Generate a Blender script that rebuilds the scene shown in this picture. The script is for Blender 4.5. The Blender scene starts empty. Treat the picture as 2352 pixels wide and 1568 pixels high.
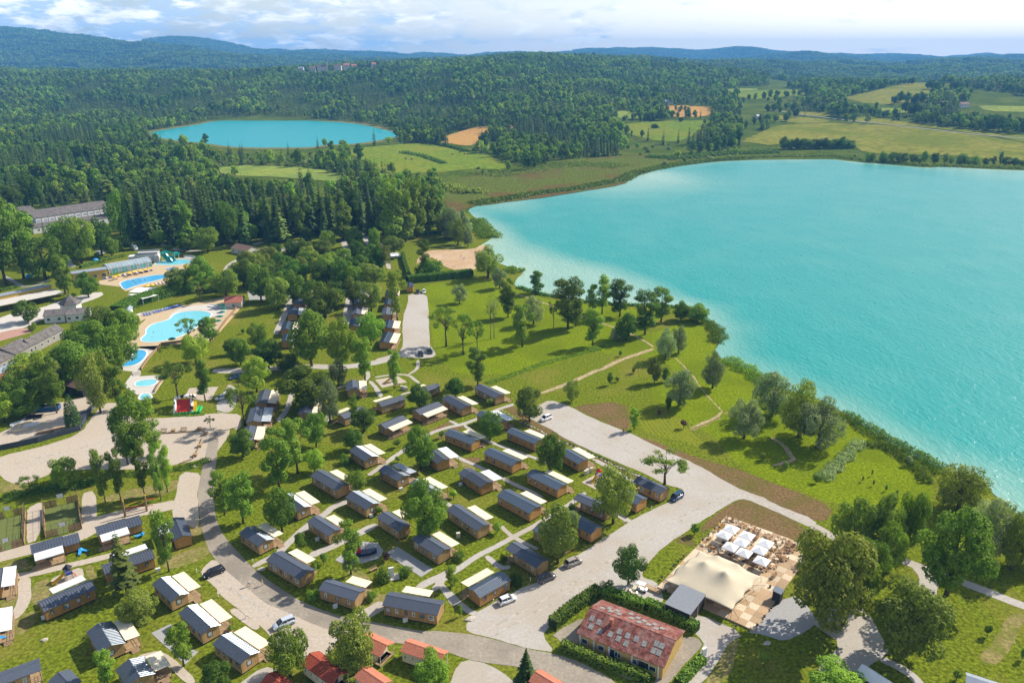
import bpy,bmesh,math,random
import numpy as np
from mathutils import Vector,Matrix
from mathutils.geometry import delaunay_2d_cdt
scene=bpy.context.scene
RNG=random.Random(7)
R=math.radians
# ------------------------------------------------------------------ camera, sky, sun, exposure
CAM_H=105.0
PITCH=math.atan((784-143.6)/1764.0)
cam_data=bpy.data.cameras.new('drone_camera')
cam=bpy.data.objects.new('drone_camera',cam_data)
scene.collection.objects.link(cam)
cam.location=(0,0,CAM_H)
cam.rotation_euler=(math.pi/2-PITCH,0,0)
cam_data.sensor_width=36
cam_data.lens=27
cam_data.clip_start=1
cam_data.clip_end=90000
scene.camera=cam
SUN_AZ=R(32)
SUN_EL=R(39)
world=bpy.data.worlds.new('World')
scene.world=world
world.use_nodes=True
def build_world():
 nt=world.node_tree
 nt.nodes.clear()
 N=nt.nodes.new
 L=nt.links.new
 out=N('ShaderNodeOutputWorld')
 bg=N('ShaderNodeBackground')
 bg.inputs['Strength'].default_value=0.10
 sky=N('ShaderNodeTexSky')
 sky.sky_type='NISHITA'
 sky.sun_disc=False
 sky.sun_elevation=SUN_EL
 sky.sun_rotation=math.pi/2-SUN_AZ
 sky.air_density=1.0
 sky.dust_density=1.0
 sky.ozone_density=2.0
 tc=N('ShaderNodeTexCoord')
 sep=N('ShaderNodeSeparateXYZ')
 L(tc.outputs['Generated'],sep.inputs[0])
 # flat cloud deck: direction projected on a plane above
 zz=N('ShaderNodeMath');zz.operation='MAXIMUM'
 L(sep.outputs['Z'],zz.inputs[0]);zz.inputs[1].default_value=0.0
 za=N('ShaderNodeMath');za.operation='ADD'
 L(zz.outputs[0],za.inputs[0]);za.inputs[1].default_value=0.035
 comb=N('ShaderNodeCombineXYZ')
 for k in(0,1):
  d=N('ShaderNodeMath');d.operation='DIVIDE'
  L(sep.outputs[k],d.inputs[0]);L(za.outputs[0],d.inputs[1])
  L(d.outputs[0],comb.inputs[k])
 n1=N('ShaderNodeTexNoise')
 n1.inputs['Scale'].default_value=1.0
 n1.inputs['Detail'].default_value=8
 n1.inputs['Roughness'].default_value=0.60
 n1.inputs['Distortion'].default_value=0.25
 puff=N('ShaderNodeMapping');puff.inputs['Scale'].default_value=(15.0,15.0,55.0)
 L(tc.outputs['Generated'],puff.inputs['Vector'])
 L(puff.outputs[0],n1.inputs['Vector'])
 n2=N('ShaderNodeTexNoise')
 n2.inputs['Scale'].default_value=0.11
 n2.inputs['Detail'].default_value=3
 L(comb.outputs[0],n2.inputs['Vector'])
 # fewer clouds towards the sun side (+X), more towards -X
 grad=N('ShaderNodeMapRange')
 L(sep.outputs['X'],grad.inputs['Value'])
 grad.inputs['From Min'].default_value=-0.55
 grad.inputs['From Max'].default_value=0.25
 grad.inputs['To Min'].default_value=0.17
 grad.inputs['To Max'].default_value=-0.16
 s1=N('ShaderNodeMath');s1.operation='MULTIPLY_ADD'
 L(n2.outputs['Fac'],s1.inputs[0]);s1.inputs[1].default_value=0.45
 L(n1.outputs['Fac'],s1.inputs[2])
 s2=N('ShaderNodeMath');s2.operation='ADD'
 L(s1.outputs[0],s2.inputs[0]);L(grad.outputs[0],s2.inputs[1])
 # the deck thins out overhead, where one looks through its gaps
 thin=N('ShaderNodeMapRange')
 L(sep.outputs['Z'],thin.inputs['Value'])
 thin.inputs['From Min'].default_value=0.10
 thin.inputs['From Max'].default_value=0.45
 thin.inputs['To Max'].default_value=-0.30
 s3=N('ShaderNodeMath');s3.operation='ADD'
 L(s2.outputs[0],s3.inputs[0]);L(thin.outputs[0],s3.inputs[1])
 s2=s3
 cov=N('ShaderNodeMapRange')
 cov.interpolation_type='SMOOTHSTEP'
 L(s2.outputs[0],cov.inputs['Value'])
 cov.inputs['From Min'].default_value=0.64
 cov.inputs['From Max'].default_value=0.92
 cov.inputs['To Max'].default_value=0.95
 # cloud colour: bright tops, greyer-blue bodies
 n3=N('ShaderNodeTexNoise')
 n3.inputs['Scale'].default_value=1.3
 n3.inputs['Detail'].default_value=7
 n3.inputs['Roughness'].default_value=0.6
 mp=N('ShaderNodeMapping');mp.inputs['Location'].default_value=(3.1,0.22,0)
 L(puff.outputs[0],mp.inputs['Vector']);L(mp.outputs[0],n3.inputs['Vector'])
 ramp=N('ShaderNodeValToRGB')
 ramp.color_ramp.elements[0].position=0.46
 ramp.color_ramp.elements[0].color=(5.6,7.0,8.8,1)
 ramp.color_ramp.elements[1].position=0.57
 ramp.color_ramp.elements[1].color=(13.5,13.0,12.2,1)
 L(n3.outputs['Fac'],ramp.inputs[0])
 mix=N('ShaderNodeMix');mix.data_type='RGBA'
 L(cov.outputs[0],mix.inputs['Factor'])
 L(ramp.outputs[0],mix.inputs['B'])
 # thin white veil of high cloud, denser where the line of sight is longer
 vf=N('ShaderNodeMapRange')
 vf.interpolation_type='SMOOTHSTEP'
 L(sep.outputs['Z'],vf.inputs['Value'])
 vf.inputs['From Min'].default_value=-0.02
 vf.inputs['From Max'].default_value=0.20
 side=N('ShaderNodeMapRange')
 L(sep.outputs['X'],side.inputs['Value'])
 side.inputs['From Min'].default_value=-0.5
 side.inputs['From Max'].default_value=0.6
 side.inputs['To Min'].default_value=0.10
 side.inputs['To Max'].default_value=1.0
 L(side.outputs[0],vf.inputs['To Min'])
 vf.inputs['To Max'].default_value=0.05
 veil=N('ShaderNodeMix');veil.data_type='RGBA'
 L(vf.outputs[0],veil.inputs['Factor'])
 L(sky.outputs[0],veil.inputs['A'])
 veil.inputs['B'].default_value=(17.5,15.6,13.0,1)
 L(veil.outputs['Result'],mix.inputs['A'])
 L(mix.outputs['Result'],bg.inputs['Color'])
 L(bg.outputs[0],out.inputs[0])
build_world()
sun_data=bpy.data.lights.new('sun','SUN')
sun_data.energy=5.0
sun_data.angle=R(0.53)
sun_data.color=(1.0,0.93,0.82)
sun=bpy.data.objects.new('sun',sun_data)
scene.collection.objects.link(sun)
sd=Vector((math.cos(SUN_EL)*math.cos(SUN_AZ),math.cos(SUN_EL)*math.sin(SUN_AZ),math.sin(SUN_EL)))
sun.rotation_euler=sd.to_track_quat('Z','Y').to_euler()
sun.location=(300,300,400)
vs=scene.view_settings
vs.view_transform='Standard'
vs.look='None'
vs.exposure=0.50
vs.gamma=1.0
vs.use_curve_mapping=False
scene.render.film_transparent=False
cy=scene.cycles
cy.max_bounces=6
cy.diffuse_bounces=3
cy.glossy_bounces=2
cy.transmission_bounces=3
cy.transparent_max_bounces=8
cy.volume_bounces=0
cy.use_denoising=True
cy.caustics_reflective=False
cy.caustics_refractive=False
cy.sample_clamp_indirect=4.0
# ------------------------------------------------------------------ photo coordinates -> places on the ground
# All positions were measured in enlarged crops of the photograph (origin and enlargement of each crop below)
# and are turned into metres on the ground once, here.
FR={'P':(0,0,0.574219),'A0':(0,1900,1.88672),'A1':(800,1900,1.88672),'A2':(1600,1900,1.88672),'A3':(2400,1900,1.88672),'A4':(3072,1900,1.88672),'B0':(0,1300,2.14778),'B1':(800,1300,2.14778),'B2':(1500,1300,2.14778),'B3':(2200,1300,2.14778),'B4':(3000,1300,1.8896),'C0':(0,760,2.29688),'C1':(950,760,1.96),'D0':(0,0,1.68),'D1':(1300,150,1.68),'D2':(2400,150,1.3868),'D3':(2000,600,1.1221)}
SP,CP=math.sin(PITCH),math.cos(PITCH)
def toP(fr,x,y):
 ox,oy,s=FR[fr]
 return(ox+x/s)*0.574219,(oy+y/s)*0.574219
def G(fr,x,y,z=0.0):
 """place on the level z seen at that point of the photograph"""
 px,py=toP(fr,x,y)
 u,v=px-1176,py-784
 fy=1764*CP-v*SP
 dz=1764*SP+v*CP
 k=(CAM_H-z)/dz
 return Vector((u*k,fy*k,z))
def proj(x,y,z):
 d=y*CP-(z-CAM_H)*SP
 return 1176+1764*x/d,784-1764*(y*SP+(z-CAM_H)*CP)/d
def height_at(base,fr,ty):
 """height of something standing at base whose top is at that row of the crop"""
 py=toP(fr,0,ty)[1]
 v=py-784
 fy=1764*CP-v*SP
 dz=1764*SP+v*CP
 return CAM_H-base.y*dz/fy-base.z
 # ------------------------------------------------------------------ mesh helpers
COL=scene.collection
class MB:
 """collects simple shapes into one mesh"""
 def __init__(self):
  self.v=[]
  self.f=[]
  self.m=[]
  self.cur=0
 def quad(self,a,b,c,d):
  n=len(self.v)
  self.v+=[tuple(a),tuple(b),tuple(c),tuple(d)]
  self.f.append((n,n+1,n+2,n+3));self.m.append(self.cur)
  return self
 def poly(self,pts):
  n=len(self.v)
  self.v+=[tuple(p)for p in pts]
  self.f.append(tuple(range(n,n+len(pts))));self.m.append(self.cur)
  return self
 def hexa(self,p):
  """8 corners: 4 bottom ccw, 4 top ccw"""
  n=len(self.v)
  self.v+=[tuple(q)for q in p]
  for f in((3,2,1,0),(4,5,6,7),(0,1,5,4),(1,2,6,5),(2,3,7,6),(3,0,4,7)):
   self.f.append(tuple(n+i for i in f));self.m.append(self.cur)
  return self
 def box(self,x0,x1,y0,y1,z0,z1):
  return self.hexa([(x0,y0,z0),(x1,y0,z0),(x1,y1,z0),(x0,y1,z0),(x0,y0,z1),(x1,y0,z1),(x1,y1,z1),(x0,y1,z1)])
 def prism(self,pts,z0,z1):
  """vertical prism over a ccw outline"""
  n=len(self.v);k=len(pts)
  self.v+=[(p[0],p[1],z0)for p in pts]+[(p[0],p[1],z1)for p in pts]
  self.f.append(tuple(range(n+k-1,n-1,-1)));self.m.append(self.cur)
  self.f.append(tuple(range(n+k,n+2*k)));self.m.append(self.cur)
  for i in range(k):
   j=(i+1)%k
   self.f.append((n+i,n+j,n+k+j,n+k+i));self.m.append(self.cur)
  return self
 def extrude(self,pts,d):
  """planar outline (3d points) pushed by vector d"""
  n=len(self.v);k=len(pts)
  d=Vector(d)
  self.v+=[tuple(p)for p in pts]+[tuple(Vector(p)+d)for p in pts]
  self.f.append(tuple(range(n+k-1,n-1,-1)));self.m.append(self.cur)
  self.f.append(tuple(range(n+k,n+2*k)));self.m.append(self.cur)
  for i in range(k):
   j=(i+1)%k
   self.f.append((n+i,n+j,n+k+j,n+k+i));self.m.append(self.cur)
  return self
 def tube(self,pts,rad,n=6,cap=True):
  pts=[Vector(p)for p in pts]
  if not isinstance(rad,(list,tuple)):
   rad=[rad]*len(pts)
  base=len(self.v)
  for i,p in enumerate(pts):
   t=(pts[min(i+1,len(pts)-1)]-pts[max(i-1,0)])
   t=t.normalized()if t.length>1e-9 else Vector((0,0,1))
   a=Vector((1,0,0))if abs(t.x)<0.8 else Vector((0,1,0))
   e1=t.cross(a).normalized();e2=t.cross(e1)
   for k in range(n):
    w=2*math.pi*k/n
    self.v.append(tuple(p+(e1*math.cos(w)+e2*math.sin(w))*rad[i]))
  for i in range(len(pts)-1):
   for k in range(n):
    k2=(k+1)%n
    self.f.append((base+i*n+k,base+i*n+k2,base+(i+1)*n+k2,base+(i+1)*n+k))
    self.m.append(self.cur)
  if cap:
   self.f.append(tuple(base+k for k in range(n-1,-1,-1)));self.m.append(self.cur)
   e=base+(len(pts)-1)*n
   self.f.append(tuple(e+k for k in range(n)));self.m.append(self.cur)
  return self
 def lathe(self,prof,n=12,c=(0,0,0)):
  base=len(self.v)
  for r,z in prof:
   for k in range(n):
    w=2*math.pi*k/n
    self.v.append((c[0]+r*math.cos(w),c[1]+r*math.sin(w),c[2]+z))
  for i in range(len(prof)-1):
   for k in range(n):
    k2=(k+1)%n
    self.f.append((base+i*n+k,base+i*n+k2,base+(i+1)*n+k2,base+(i+1)*n+k))
    self.m.append(self.cur)
  return self
 def mesh(self,name,mats,smooth=False):
  me=bpy.data.meshes.new(name)
  me.from_pydata(self.v,[],self.f)
  for m in(mats if isinstance(mats,(list,tuple))else[mats]):
   me.materials.append(m)
  if any(self.m):
   me.polygons.foreach_set('material_index',self.m)
  if smooth:
   me.polygons.foreach_set('use_smooth',[True]*len(me.polygons))
  me.update()
  return me
 def build(self,name,mats,parent=None,smooth=False):
  return link(name,self.mesh(name,mats,smooth),parent)
def link(name,data,parent=None,loc=None,rz=None,scale=None):
 o=bpy.data.objects.new(name,data)
 COL.objects.link(o)
 if parent is not None:
  o.parent=parent
 if loc is not None:
  o.location=loc
 if rz is not None:
  o.rotation_euler=(0,0,rz)
 if scale is not None:
  o.scale=scale
 return o
def tag(o,label,cat,group=None,kind=None):
 if label:
  o['label']=label
 if cat:
  o['category']=cat
 if group:
  o['group']=group
 if kind:
  o['kind']=kind
 return o
def thing(name,label,cat,loc=(0,0,0),rz=0.0,group=None,scale=None):
 o=link(name,None,None,loc,rz,scale)
 o.empty_display_size=0.3
 return tag(o,label,cat,group)
def struct(o,kind='structure'):
 o['kind']=kind
 return o
 # ------------------------------------------------------------------ materials
MATS={}
def mat(name,col,rough=0.8,var=0.15,scale=2.0,bump=0.0,bscale=None,col2=None,metal=0.0,spec=0.15,coord='Object',randv=0.0,detail=5,translucent=0.0,lo=0.35,hi=0.65,big=None,bigcol=None,biglo=0.45,bighi=0.62):
 """procedural material: base colour mottled by noise, optional second colour in large patches and bump"""
 if name in MATS:
  return MATS[name]
 m=bpy.data.materials.new(name)
 m.use_nodes=True
 nt=m.node_tree
 nt.nodes.clear()
 N,L=nt.nodes.new,nt.links.new
 out=N('ShaderNodeOutputMaterial')
 b=N('ShaderNodeBsdfPrincipled')
 b.inputs['Roughness'].default_value=rough
 b.inputs['Metallic'].default_value=metal
 b.inputs['Specular IOR Level'].default_value=0.0 if(coord=='World' and spec==0.15)else spec
 if coord=='World':
  src=N('ShaderNodeNewGeometry').outputs['Position']
 else:
  src=N('ShaderNodeTexCoord').outputs[coord]
 n=N('ShaderNodeTexNoise')
 n.inputs['Scale'].default_value=scale
 n.inputs['Detail'].default_value=detail
 n.inputs['Roughness'].default_value=0.65
 L(src,n.inputs['Vector'])
 mr=N('ShaderNodeMapRange')
 L(n.outputs['Fac'],mr.inputs['Value'])
 mr.inputs['From Min'].default_value=lo
 mr.inputs['From Max'].default_value=hi
 mx=N('ShaderNodeMix');mx.data_type='RGBA'
 c2=col2 if col2 else tuple(min(1,c*(1+var))for c in col)
 c1=col if col2 else tuple(c*(1-var)for c in col)
 mx.inputs['A'].default_value=(*c1,1)
 mx.inputs['B'].default_value=(*c2,1)
 L(mr.outputs[0],mx.inputs['Factor'])
 res=mx.outputs['Result']
 if big:
  nb=N('ShaderNodeTexNoise')
  nb.inputs['Scale'].default_value=big
  nb.inputs['Detail'].default_value=4
  nb.inputs['Roughness'].default_value=0.6
  L(src,nb.inputs['Vector'])
  mb=N('ShaderNodeMapRange')
  L(nb.outputs['Fac'],mb.inputs['Value'])
  mb.inputs['From Min'].default_value=biglo
  mb.inputs['From Max'].default_value=bighi
  m2=N('ShaderNodeMix');m2.data_type='RGBA'
  L(mb.outputs[0],m2.inputs['Factor'])
  L(res,m2.inputs['A'])
  m2.inputs['B'].default_value=(*bigcol,1)
  m3=N('ShaderNodeMix');m3.data_type='RGBA';m3.blend_type='MULTIPLY'
  m3.inputs['Factor'].default_value=1
  mrv=N('ShaderNodeMapRange')
  L(n.outputs['Fac'],mrv.inputs['Value'])
  mrv.inputs['From Min'].default_value=lo
  mrv.inputs['From Max'].default_value=hi
  mrv.inputs['To Min'].default_value=1-var
  mrv.inputs['To Max'].default_value=1+var
  L(m2.outputs['Result'],m3.inputs['A'])
  L(mrv.outputs[0],m3.inputs['B'])
  res=m3.outputs['Result']
 if randv:
  oi=N('ShaderNodeObjectInfo')
  hs=N('ShaderNodeHueSaturation')
  r1=N('ShaderNodeMapRange')
  L(oi.outputs['Random'],r1.inputs['Value'])
  r1.inputs['To Min'].default_value=1-randv
  r1.inputs['To Max'].default_value=1+randv
  L(r1.outputs[0],hs.inputs['Value'])
  L(res,hs.inputs['Color'])
  res=hs.outputs[0]
 L(res,b.inputs['Base Color'])
 if bump:
  nb=N('ShaderNodeTexNoise')
  nb.inputs['Scale'].default_value=bscale or scale*3
  nb.inputs['Detail'].default_value=4
  L(src,nb.inputs['Vector'])
  bp=N('ShaderNodeBump')
  bp.inputs['Strength'].default_value=bump
  bp.inputs['Distance'].default_value=0.1
  L(nb.outputs['Fac'],bp.inputs['Height'])
  L(bp.outputs[0],b.inputs['Normal'])
 L(b.outputs[0],out.inputs[0])
 MATS[name]=m
 return m
 # ------------------------------------------------------------------ terrain
 # profile of the land per bearing: (distance forward, row of the photograph where that ground lies)
PROFILE=[(-1500,1400,[(2300,180),(3300,178),(4300,162),(6200,84),(7500,78),(10000,110),(16000,140),(14000,140)]),(0,1450,[(1750,232),(2300,177),(3300,180),(4300,163),(6200,77),(7500,84),(10000,125),(11500,141),(14000,139)]),(300,1560,[(1900,215),(2350,173),(3300,176),(4300,160),(5800,95),(7500,112),(10000,130),(11500,141),(14000,139)]),(360,1560,[(1900,215),(2350,173),(3300,176),(4300,158),(5600,101),(6500,138),(8200,106),(10000,130),(11500,141),(14000,139)]),(440,1560,[(1900,215),(2350,172),(3300,175),(4300,156),(5500,110),(6500,148),(8200,94),(10000,125),(11500,141),(14000,139)]),(500,1560,[(1900,215),(2350,171),(3300,174),(4300,156),(5400,125),(6500,152),(8200,99),(10000,128),(11500,141),(14000,139)]),(600,1560,[(1900,215),(2350,169),(3300,172),(4300,156),(5300,143),(6500,152),(8200,112),(10000,130),(11500,141),(14000,139)]),(780,1560,[(1900,210),(2350,162),(2700,159),(3300,166),(4300,158),(5300,150),(8200,128),(8900,134),(9800,131),(11500,139),(14000,139)]),(950,1500,[(1800,215),(2300,158),(2600,153),(3600,170),(5300,150),(8200,139),(9500,129),(11500,139),(14000,139)]),(1090,1250,[(1600,235),(2050,150),(2300,147),(3600,165),(5300,152),(8300,145),(9500,136),(11500,140),(14000,139)]),(1250,1150,[(1600,232),(2000,180),(2550,139),(3000,150),(5300,152),(8300,144),(9500,126),(11500,140),(14000,139)]),(1440,1080,[(1500,250),(2000,200),(2550,149),(3000,155),(5300,152),(8000,146),(9500,113),(11500,136),(14000,138)]),(1640,1000,[(1500,252),(2000,205),(2500,163),(3000,165),(4500,158),(6000,152),(8000,148),(9500,118),(11500,136),(14000,138)]),(1850,960,[(1300,283),(1700,228),(2200,195),(2800,184),(3500,177),(4500,160),(6000,151),(9500,129),(11500,136),(14000,137)]),(2050,940,[(1300,275),(1600,226),(1950,191),(2300,196),(3200,180),(4500,157),(6000,151),(9500,137),(11500,134),(14000,136)]),(2150,920,[(1300,270),(1600,222),(1950,188),(2300,196),(3200,180),(4500,157),(6000,151),(9500,139),(11000,131),(14000,136)]),(2352,900,[(1300,262),(1650,212),(2100,190),(2500,193),(3200,181),(4500,157),(6000,151),(9500,139),(11000,132),(14000,136)]),(3900,900,[(1300,262),(1650,215),(2100,190),(2500,193),(3200,181),(4500,157),(6000,151),(9500,139),(11000,132),(14000,136)]),]
UN=np.arange(-1500,3901,12.0)
YN=np.concatenate([[-400,-100,100,250],np.geomspace(400,12600,270)])
def row_z(Y,row):
 v=row-784
 return CAM_H-Y*(1764*SP+v*CP)/(1764*CP-v*SP)
def make_heights():
 lg=np.log(np.maximum(YN,300))
 rows=[]
 for u,yf,pr in PROFILE:
  ys=[300,yf]+[p[0]for p in pr]+[30000]
  zs=[0,0]+[row_z(*p)for p in pr]+[0]
  zs[-1]=zs[-2]
  rows.append(np.interp(lg,np.log(ys),zs))
 rows=np.array(rows)
 us=np.array([p[0]for p in PROFILE])
 H=np.array([np.interp(UN,us,rows[:,j])for j in range(len(YN))]).T
 k=np.array([1,4,6,4,1.0]);k/=k.sum()
 for it in range(3):
  Hp=np.pad(H,((2,2),(0,0)),'edge')
  H=sum(k[i]*Hp[i:i+H.shape[0]]for i in range(5))
 for it in range(2):
  Hp=np.pad(H,((0,0),(2,2)),'edge')
  H=sum(k[i]*Hp[:,i:i+H.shape[1]]for i in range(5))
  # folds of the hills
 uu,yy=np.meshgrid(UN,YN,indexing='ij')
 xx=yy*(uu-1176)/1877
 rs=np.random.RandomState(5)
 nz=np.zeros_like(H)
 for i in range(26):
  wl=260*1.22**(i%13)
  a,ph=rs.uniform(0,6.28),rs.uniform(0,6.28)
  nz+=np.sin((xx*np.cos(a)+yy*np.sin(a))/wl*6.28+ph)*wl*0.0045
 H+=nz*np.clip((yy-1900)/2500,0,1)*np.clip(H/60,0,1.3)
 flat=np.interp(UN,us,[p[1]for p in PROFILE])[:,None]
 H*=np.clip((yy-flat+60)/120,0,1)
 H[:,YN<=400]=0
 return H
HGT=make_heights()
def Zarr(x,y):
 x=np.asarray(x,float);y=np.asarray(y,float)
 u=1176+1877*x/np.maximum(y,400)
 fu=np.clip((u-UN[0])/12.0,0,len(UN)-1.001)
 j=np.clip(np.searchsorted(YN,y)-1,0,len(YN)-2)
 t=np.clip((y-YN[j])/(YN[j+1]-YN[j]),0,1)
 i=fu.astype(int);s=fu-i
 return((HGT[i,j]*(1-s)+HGT[i+1,j]*s)*(1-t)+(HGT[i,j+1]*(1-s)+HGT[i+1,j+1]*s)*t)
def Z(x,y):
 return float(Zarr([x],[y])[0])
YM=np.geomspace(100,12500,1800)
def T(fr,x,y):
 """place where the line of sight meets the land"""
 px,py=toP(fr,x,y)
 u,v=px-1176,py-784
 fy=1764*CP-v*SP
 dz=1764*SP+v*CP
 zz=CAM_H-YM*dz/fy
 d=zz-Zarr(YM*u/fy,YM)
 k=np.argmax(d<=0)
 if d[k]>0:
  k=len(YM)-1
 a,b=d[k-1],d[k]
 t=a/(a-b)if a>b else 1
 Y=YM[k-1]+(YM[k]-YM[k-1])*t
 return Vector((Y*u/fy,Y,CAM_H-Y*dz/fy))
M_ground=mat('rough_meadow',(0.065,0.10,0.014),0.95,0.3,0.35,coord='World',bump=0.6,bscale=1.2,big=0.02,bigcol=(0.11,0.135,0.02))
def build_ground():
 nu,ny=len(UN),len(YN)
 uu,yy=np.meshgrid(UN,YN,indexing='ij')
 xx=np.maximum(yy,400)*(uu-1176)/1877
 co=np.stack([xx,yy,HGT],-1).reshape(-1,3)
 i,j=np.meshgrid(np.arange(nu-1),np.arange(ny-1),indexing='ij')
 a=(i*ny+j).ravel()
 faces=np.stack([a,a+ny,a+ny+1,a+1],-1)
 me=bpy.data.meshes.new('ground')
 me.from_pydata(co.tolist(),[],faces.tolist())
 me.polygons.foreach_set('use_smooth',[True]*len(me.polygons))
 me.materials.append(M_ground)
 struct(link('ground',me))
build_ground()
# ------------------------------------------------------------------ sheets laid on the land
def pts_of(segs,fn=None):
 fn=fn or T
 out=[]
 for fr,pts in segs:
  for p in pts:
   q=fn(fr,*p)
   out.append((q.x,q.y))
 return out
def inside(poly,x,y):
 x=np.asarray(x,float);y=np.asarray(y,float)
 c=np.zeros(x.shape,bool)
 n=len(poly)
 for i in range(n):
  x0,y0=poly[i];x1,y1=poly[(i+1)%n]
  if y0==y1:
   continue
  m=((y0>y)!=(y1>y))&(x<(x1-x0)*(y-y0)/(y1-y0)+x0)
  c^=m
 return c
def smooth_outline(poly,step,jit,rs,rounds=1):
 """resample and roughen an outline so that edges look worn, not cut"""
 p=[Vector(q)for q in poly]
 for _ in range(rounds):
  q=[]
  for i in range(len(p)):
   a,b=p[i],p[(i+1)%len(p)]
   q+=[a*0.78+b*0.22,a*0.22+b*0.78]
  p=q
 out=[]
 for i in range(len(p)):
  a,b=p[i],p[(i+1)%len(p)]
  L=(b-a).length
  n=max(1,int(L/step))
  for k in range(n):
   out.append(a.lerp(b,k/n))
 if jit:
  sm=0.0
  res=[]
  for i,q in enumerate(out):
   sm=sm*0.6+rs.uniform(-1,1)*0.55
   t=out[(i+1)%len(out)]-out[i-1]
   if t.length<1e-6:
    continue
   nrm=Vector((-t.y,t.x)).normalized()
   res.append(q+nrm*sm*jit)
  out=res
 return[(q.x,q.y)for q in out]
def sheet(name,poly,material,dz,step=2.0,jit=0.3,rounds=1,grid=None,drape=False,seed=1,holes=(),kind='structure',extra=None):
 rs=random.Random(seed+len(poly))
 o=smooth_outline(poly,step,jit,rs,rounds)if step else poly
 verts=[Vector(q)for q in o]
 edges=[(i,(i+1)%len(o))for i in range(len(o))]
 for h in holes:
  b=len(verts)
  hh=smooth_outline(h,step,jit,rs,rounds)
  verts+=[Vector(q)for q in hh]
  edges+=[(b+i,b+(i+1)%len(hh))for i in range(len(hh))]
 if grid:
  xs=[q[0]for q in o];ys=[q[1]for q in o]
  gx,gy=np.meshgrid(np.arange(min(xs),max(xs),grid),np.arange(min(ys),max(ys),grid))
  gx=gx.ravel()+np.array([rs.uniform(-.2,.2)*grid for _ in range(gx.size)])
  gy=gy.ravel()
  m=inside(o,gx,gy)
  verts+=[Vector((a,b))for a,b in zip(gx[m],gy[m])]
 if extra is not None:
  m=inside(o,extra[:,0],extra[:,1])
  verts+=[Vector((a,b))for a,b in extra[m]]
 ov,oe,of,*_=delaunay_2d_cdt(verts,edges,[],2 if holes else 1,1e-4)
 xy=np.array([(v.x,v.y)for v in ov])
 tri=np.array([f for f in of if len(f)==3])
 cen=xy[tri].mean(1)
 keep=inside(o,cen[:,0],cen[:,1])
 for h in holes:
  keep&=~inside(h,cen[:,0],cen[:,1])
 tri=tri[keep]
 a=xy[tri]
 cr=(a[:,1,0]-a[:,0,0])*(a[:,2,1]-a[:,0,1])-(a[:,1,1]-a[:,0,1])*(a[:,2,0]-a[:,0,0])
 tri[cr<0]=tri[cr<0][:,::-1]
 z=(Zarr(xy[:,0],xy[:,1])if drape else 0)+dz
 me=bpy.data.meshes.new(name)
 me.from_pydata(np.column_stack([xy,np.broadcast_to(z,len(xy))]).tolist(),[],tri.tolist())
 me.materials.append(material)
 ob=link(name,me)
 if kind:
  struct(ob,kind)
 return ob,xy
def strip(pts,w0,w1=None):
 """outline of a band of that width (metres) along a line"""
 p=[Vector(q[:2])for q in pts]
 w1=w1 or w0
 l,r=[],[]
 for i in range(len(p)):
  t=(p[min(i+1,len(p)-1)]-p[max(i-1,0)]).normalized()
  n=Vector((-t.y,t.x))
  w=(w0+(w1-w0)*i/max(1,len(p)-1))/2
  l.append(p[i]+n*w);r.append(p[i]-n*w)
 return[(q.x,q.y)for q in r+l[::-1]]
 # ------------------------------------------------------------------ lakes
BIG_SHORE_FAR=[('P',[(1072,482),(1105,470),(1160,462),(1250,447),(1340,435),(1436,416),(1446,404),(1485,398),(1500,388),(1550,383),(1640,372),(1720,368),(1800,367),(1915,366),(1950,371),(2050,379),(2130,386),(2160,383),(2250,388),(2352,392),(2800,402)])]
BIG_SHORE_NEAR=[('P',[(2800,1450),(2500,1290),(2352,1192),(2300,1152),(2235,1094),(2180,1084),(2140,1068),(2080,1040),(2020,1003),(1950,955),(1900,925),(1850,908),(1780,884),(1742,858),(1700,838),(1662,826),(1640,806),(1648,792),(1656,775),(1648,752),(1612,728),(1622,716),(1580,706),(1480,704),(1400,697),(1340,692),(1260,682),(1215,670),(1180,657),(1187,640),(1203,628),(1198,617),(1170,614),(1150,606),(1104,590),(1092,580),(1100,566),(1120,555),(1137,543),(1128,526),(1105,510),(1085,495)])]
big_lake_poly=pts_of(BIG_SHORE_FAR+BIG_SHORE_NEAR,G)
SHALLOW=pts_of([('P',[(1066,488),(1090,492),(1140,516),(1210,560),(1300,590),(1400,612),(1480,640),(1560,678),(1610,705),(1642,725),(1668,775),(1690,812),(1760,850),(1850,893),(1950,925),(2050,985),(2150,1030),(2250,1068),(2352,1130),(2520,1230),(2800,1390),(2800,1480),(2300,1200),(1850,960),(1600,800),(1300,720),(1100,640),(1050,560)])],G)
def seg_dist(poly,xy,closed=True):
 d=np.full(len(xy),1e9)
 n=len(poly)
 for i in range(n if closed else n-1):
  a=np.array(poly[i]);b=np.array(poly[(i+1)%n])
  ab=b-a
  t=np.clip(((xy-a)@ab)/max(1e-9,ab@ab),0,1)
  q=a+t[:,None]*ab
  d=np.minimum(d,np.hypot(*(xy-q).T))
 return d
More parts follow.
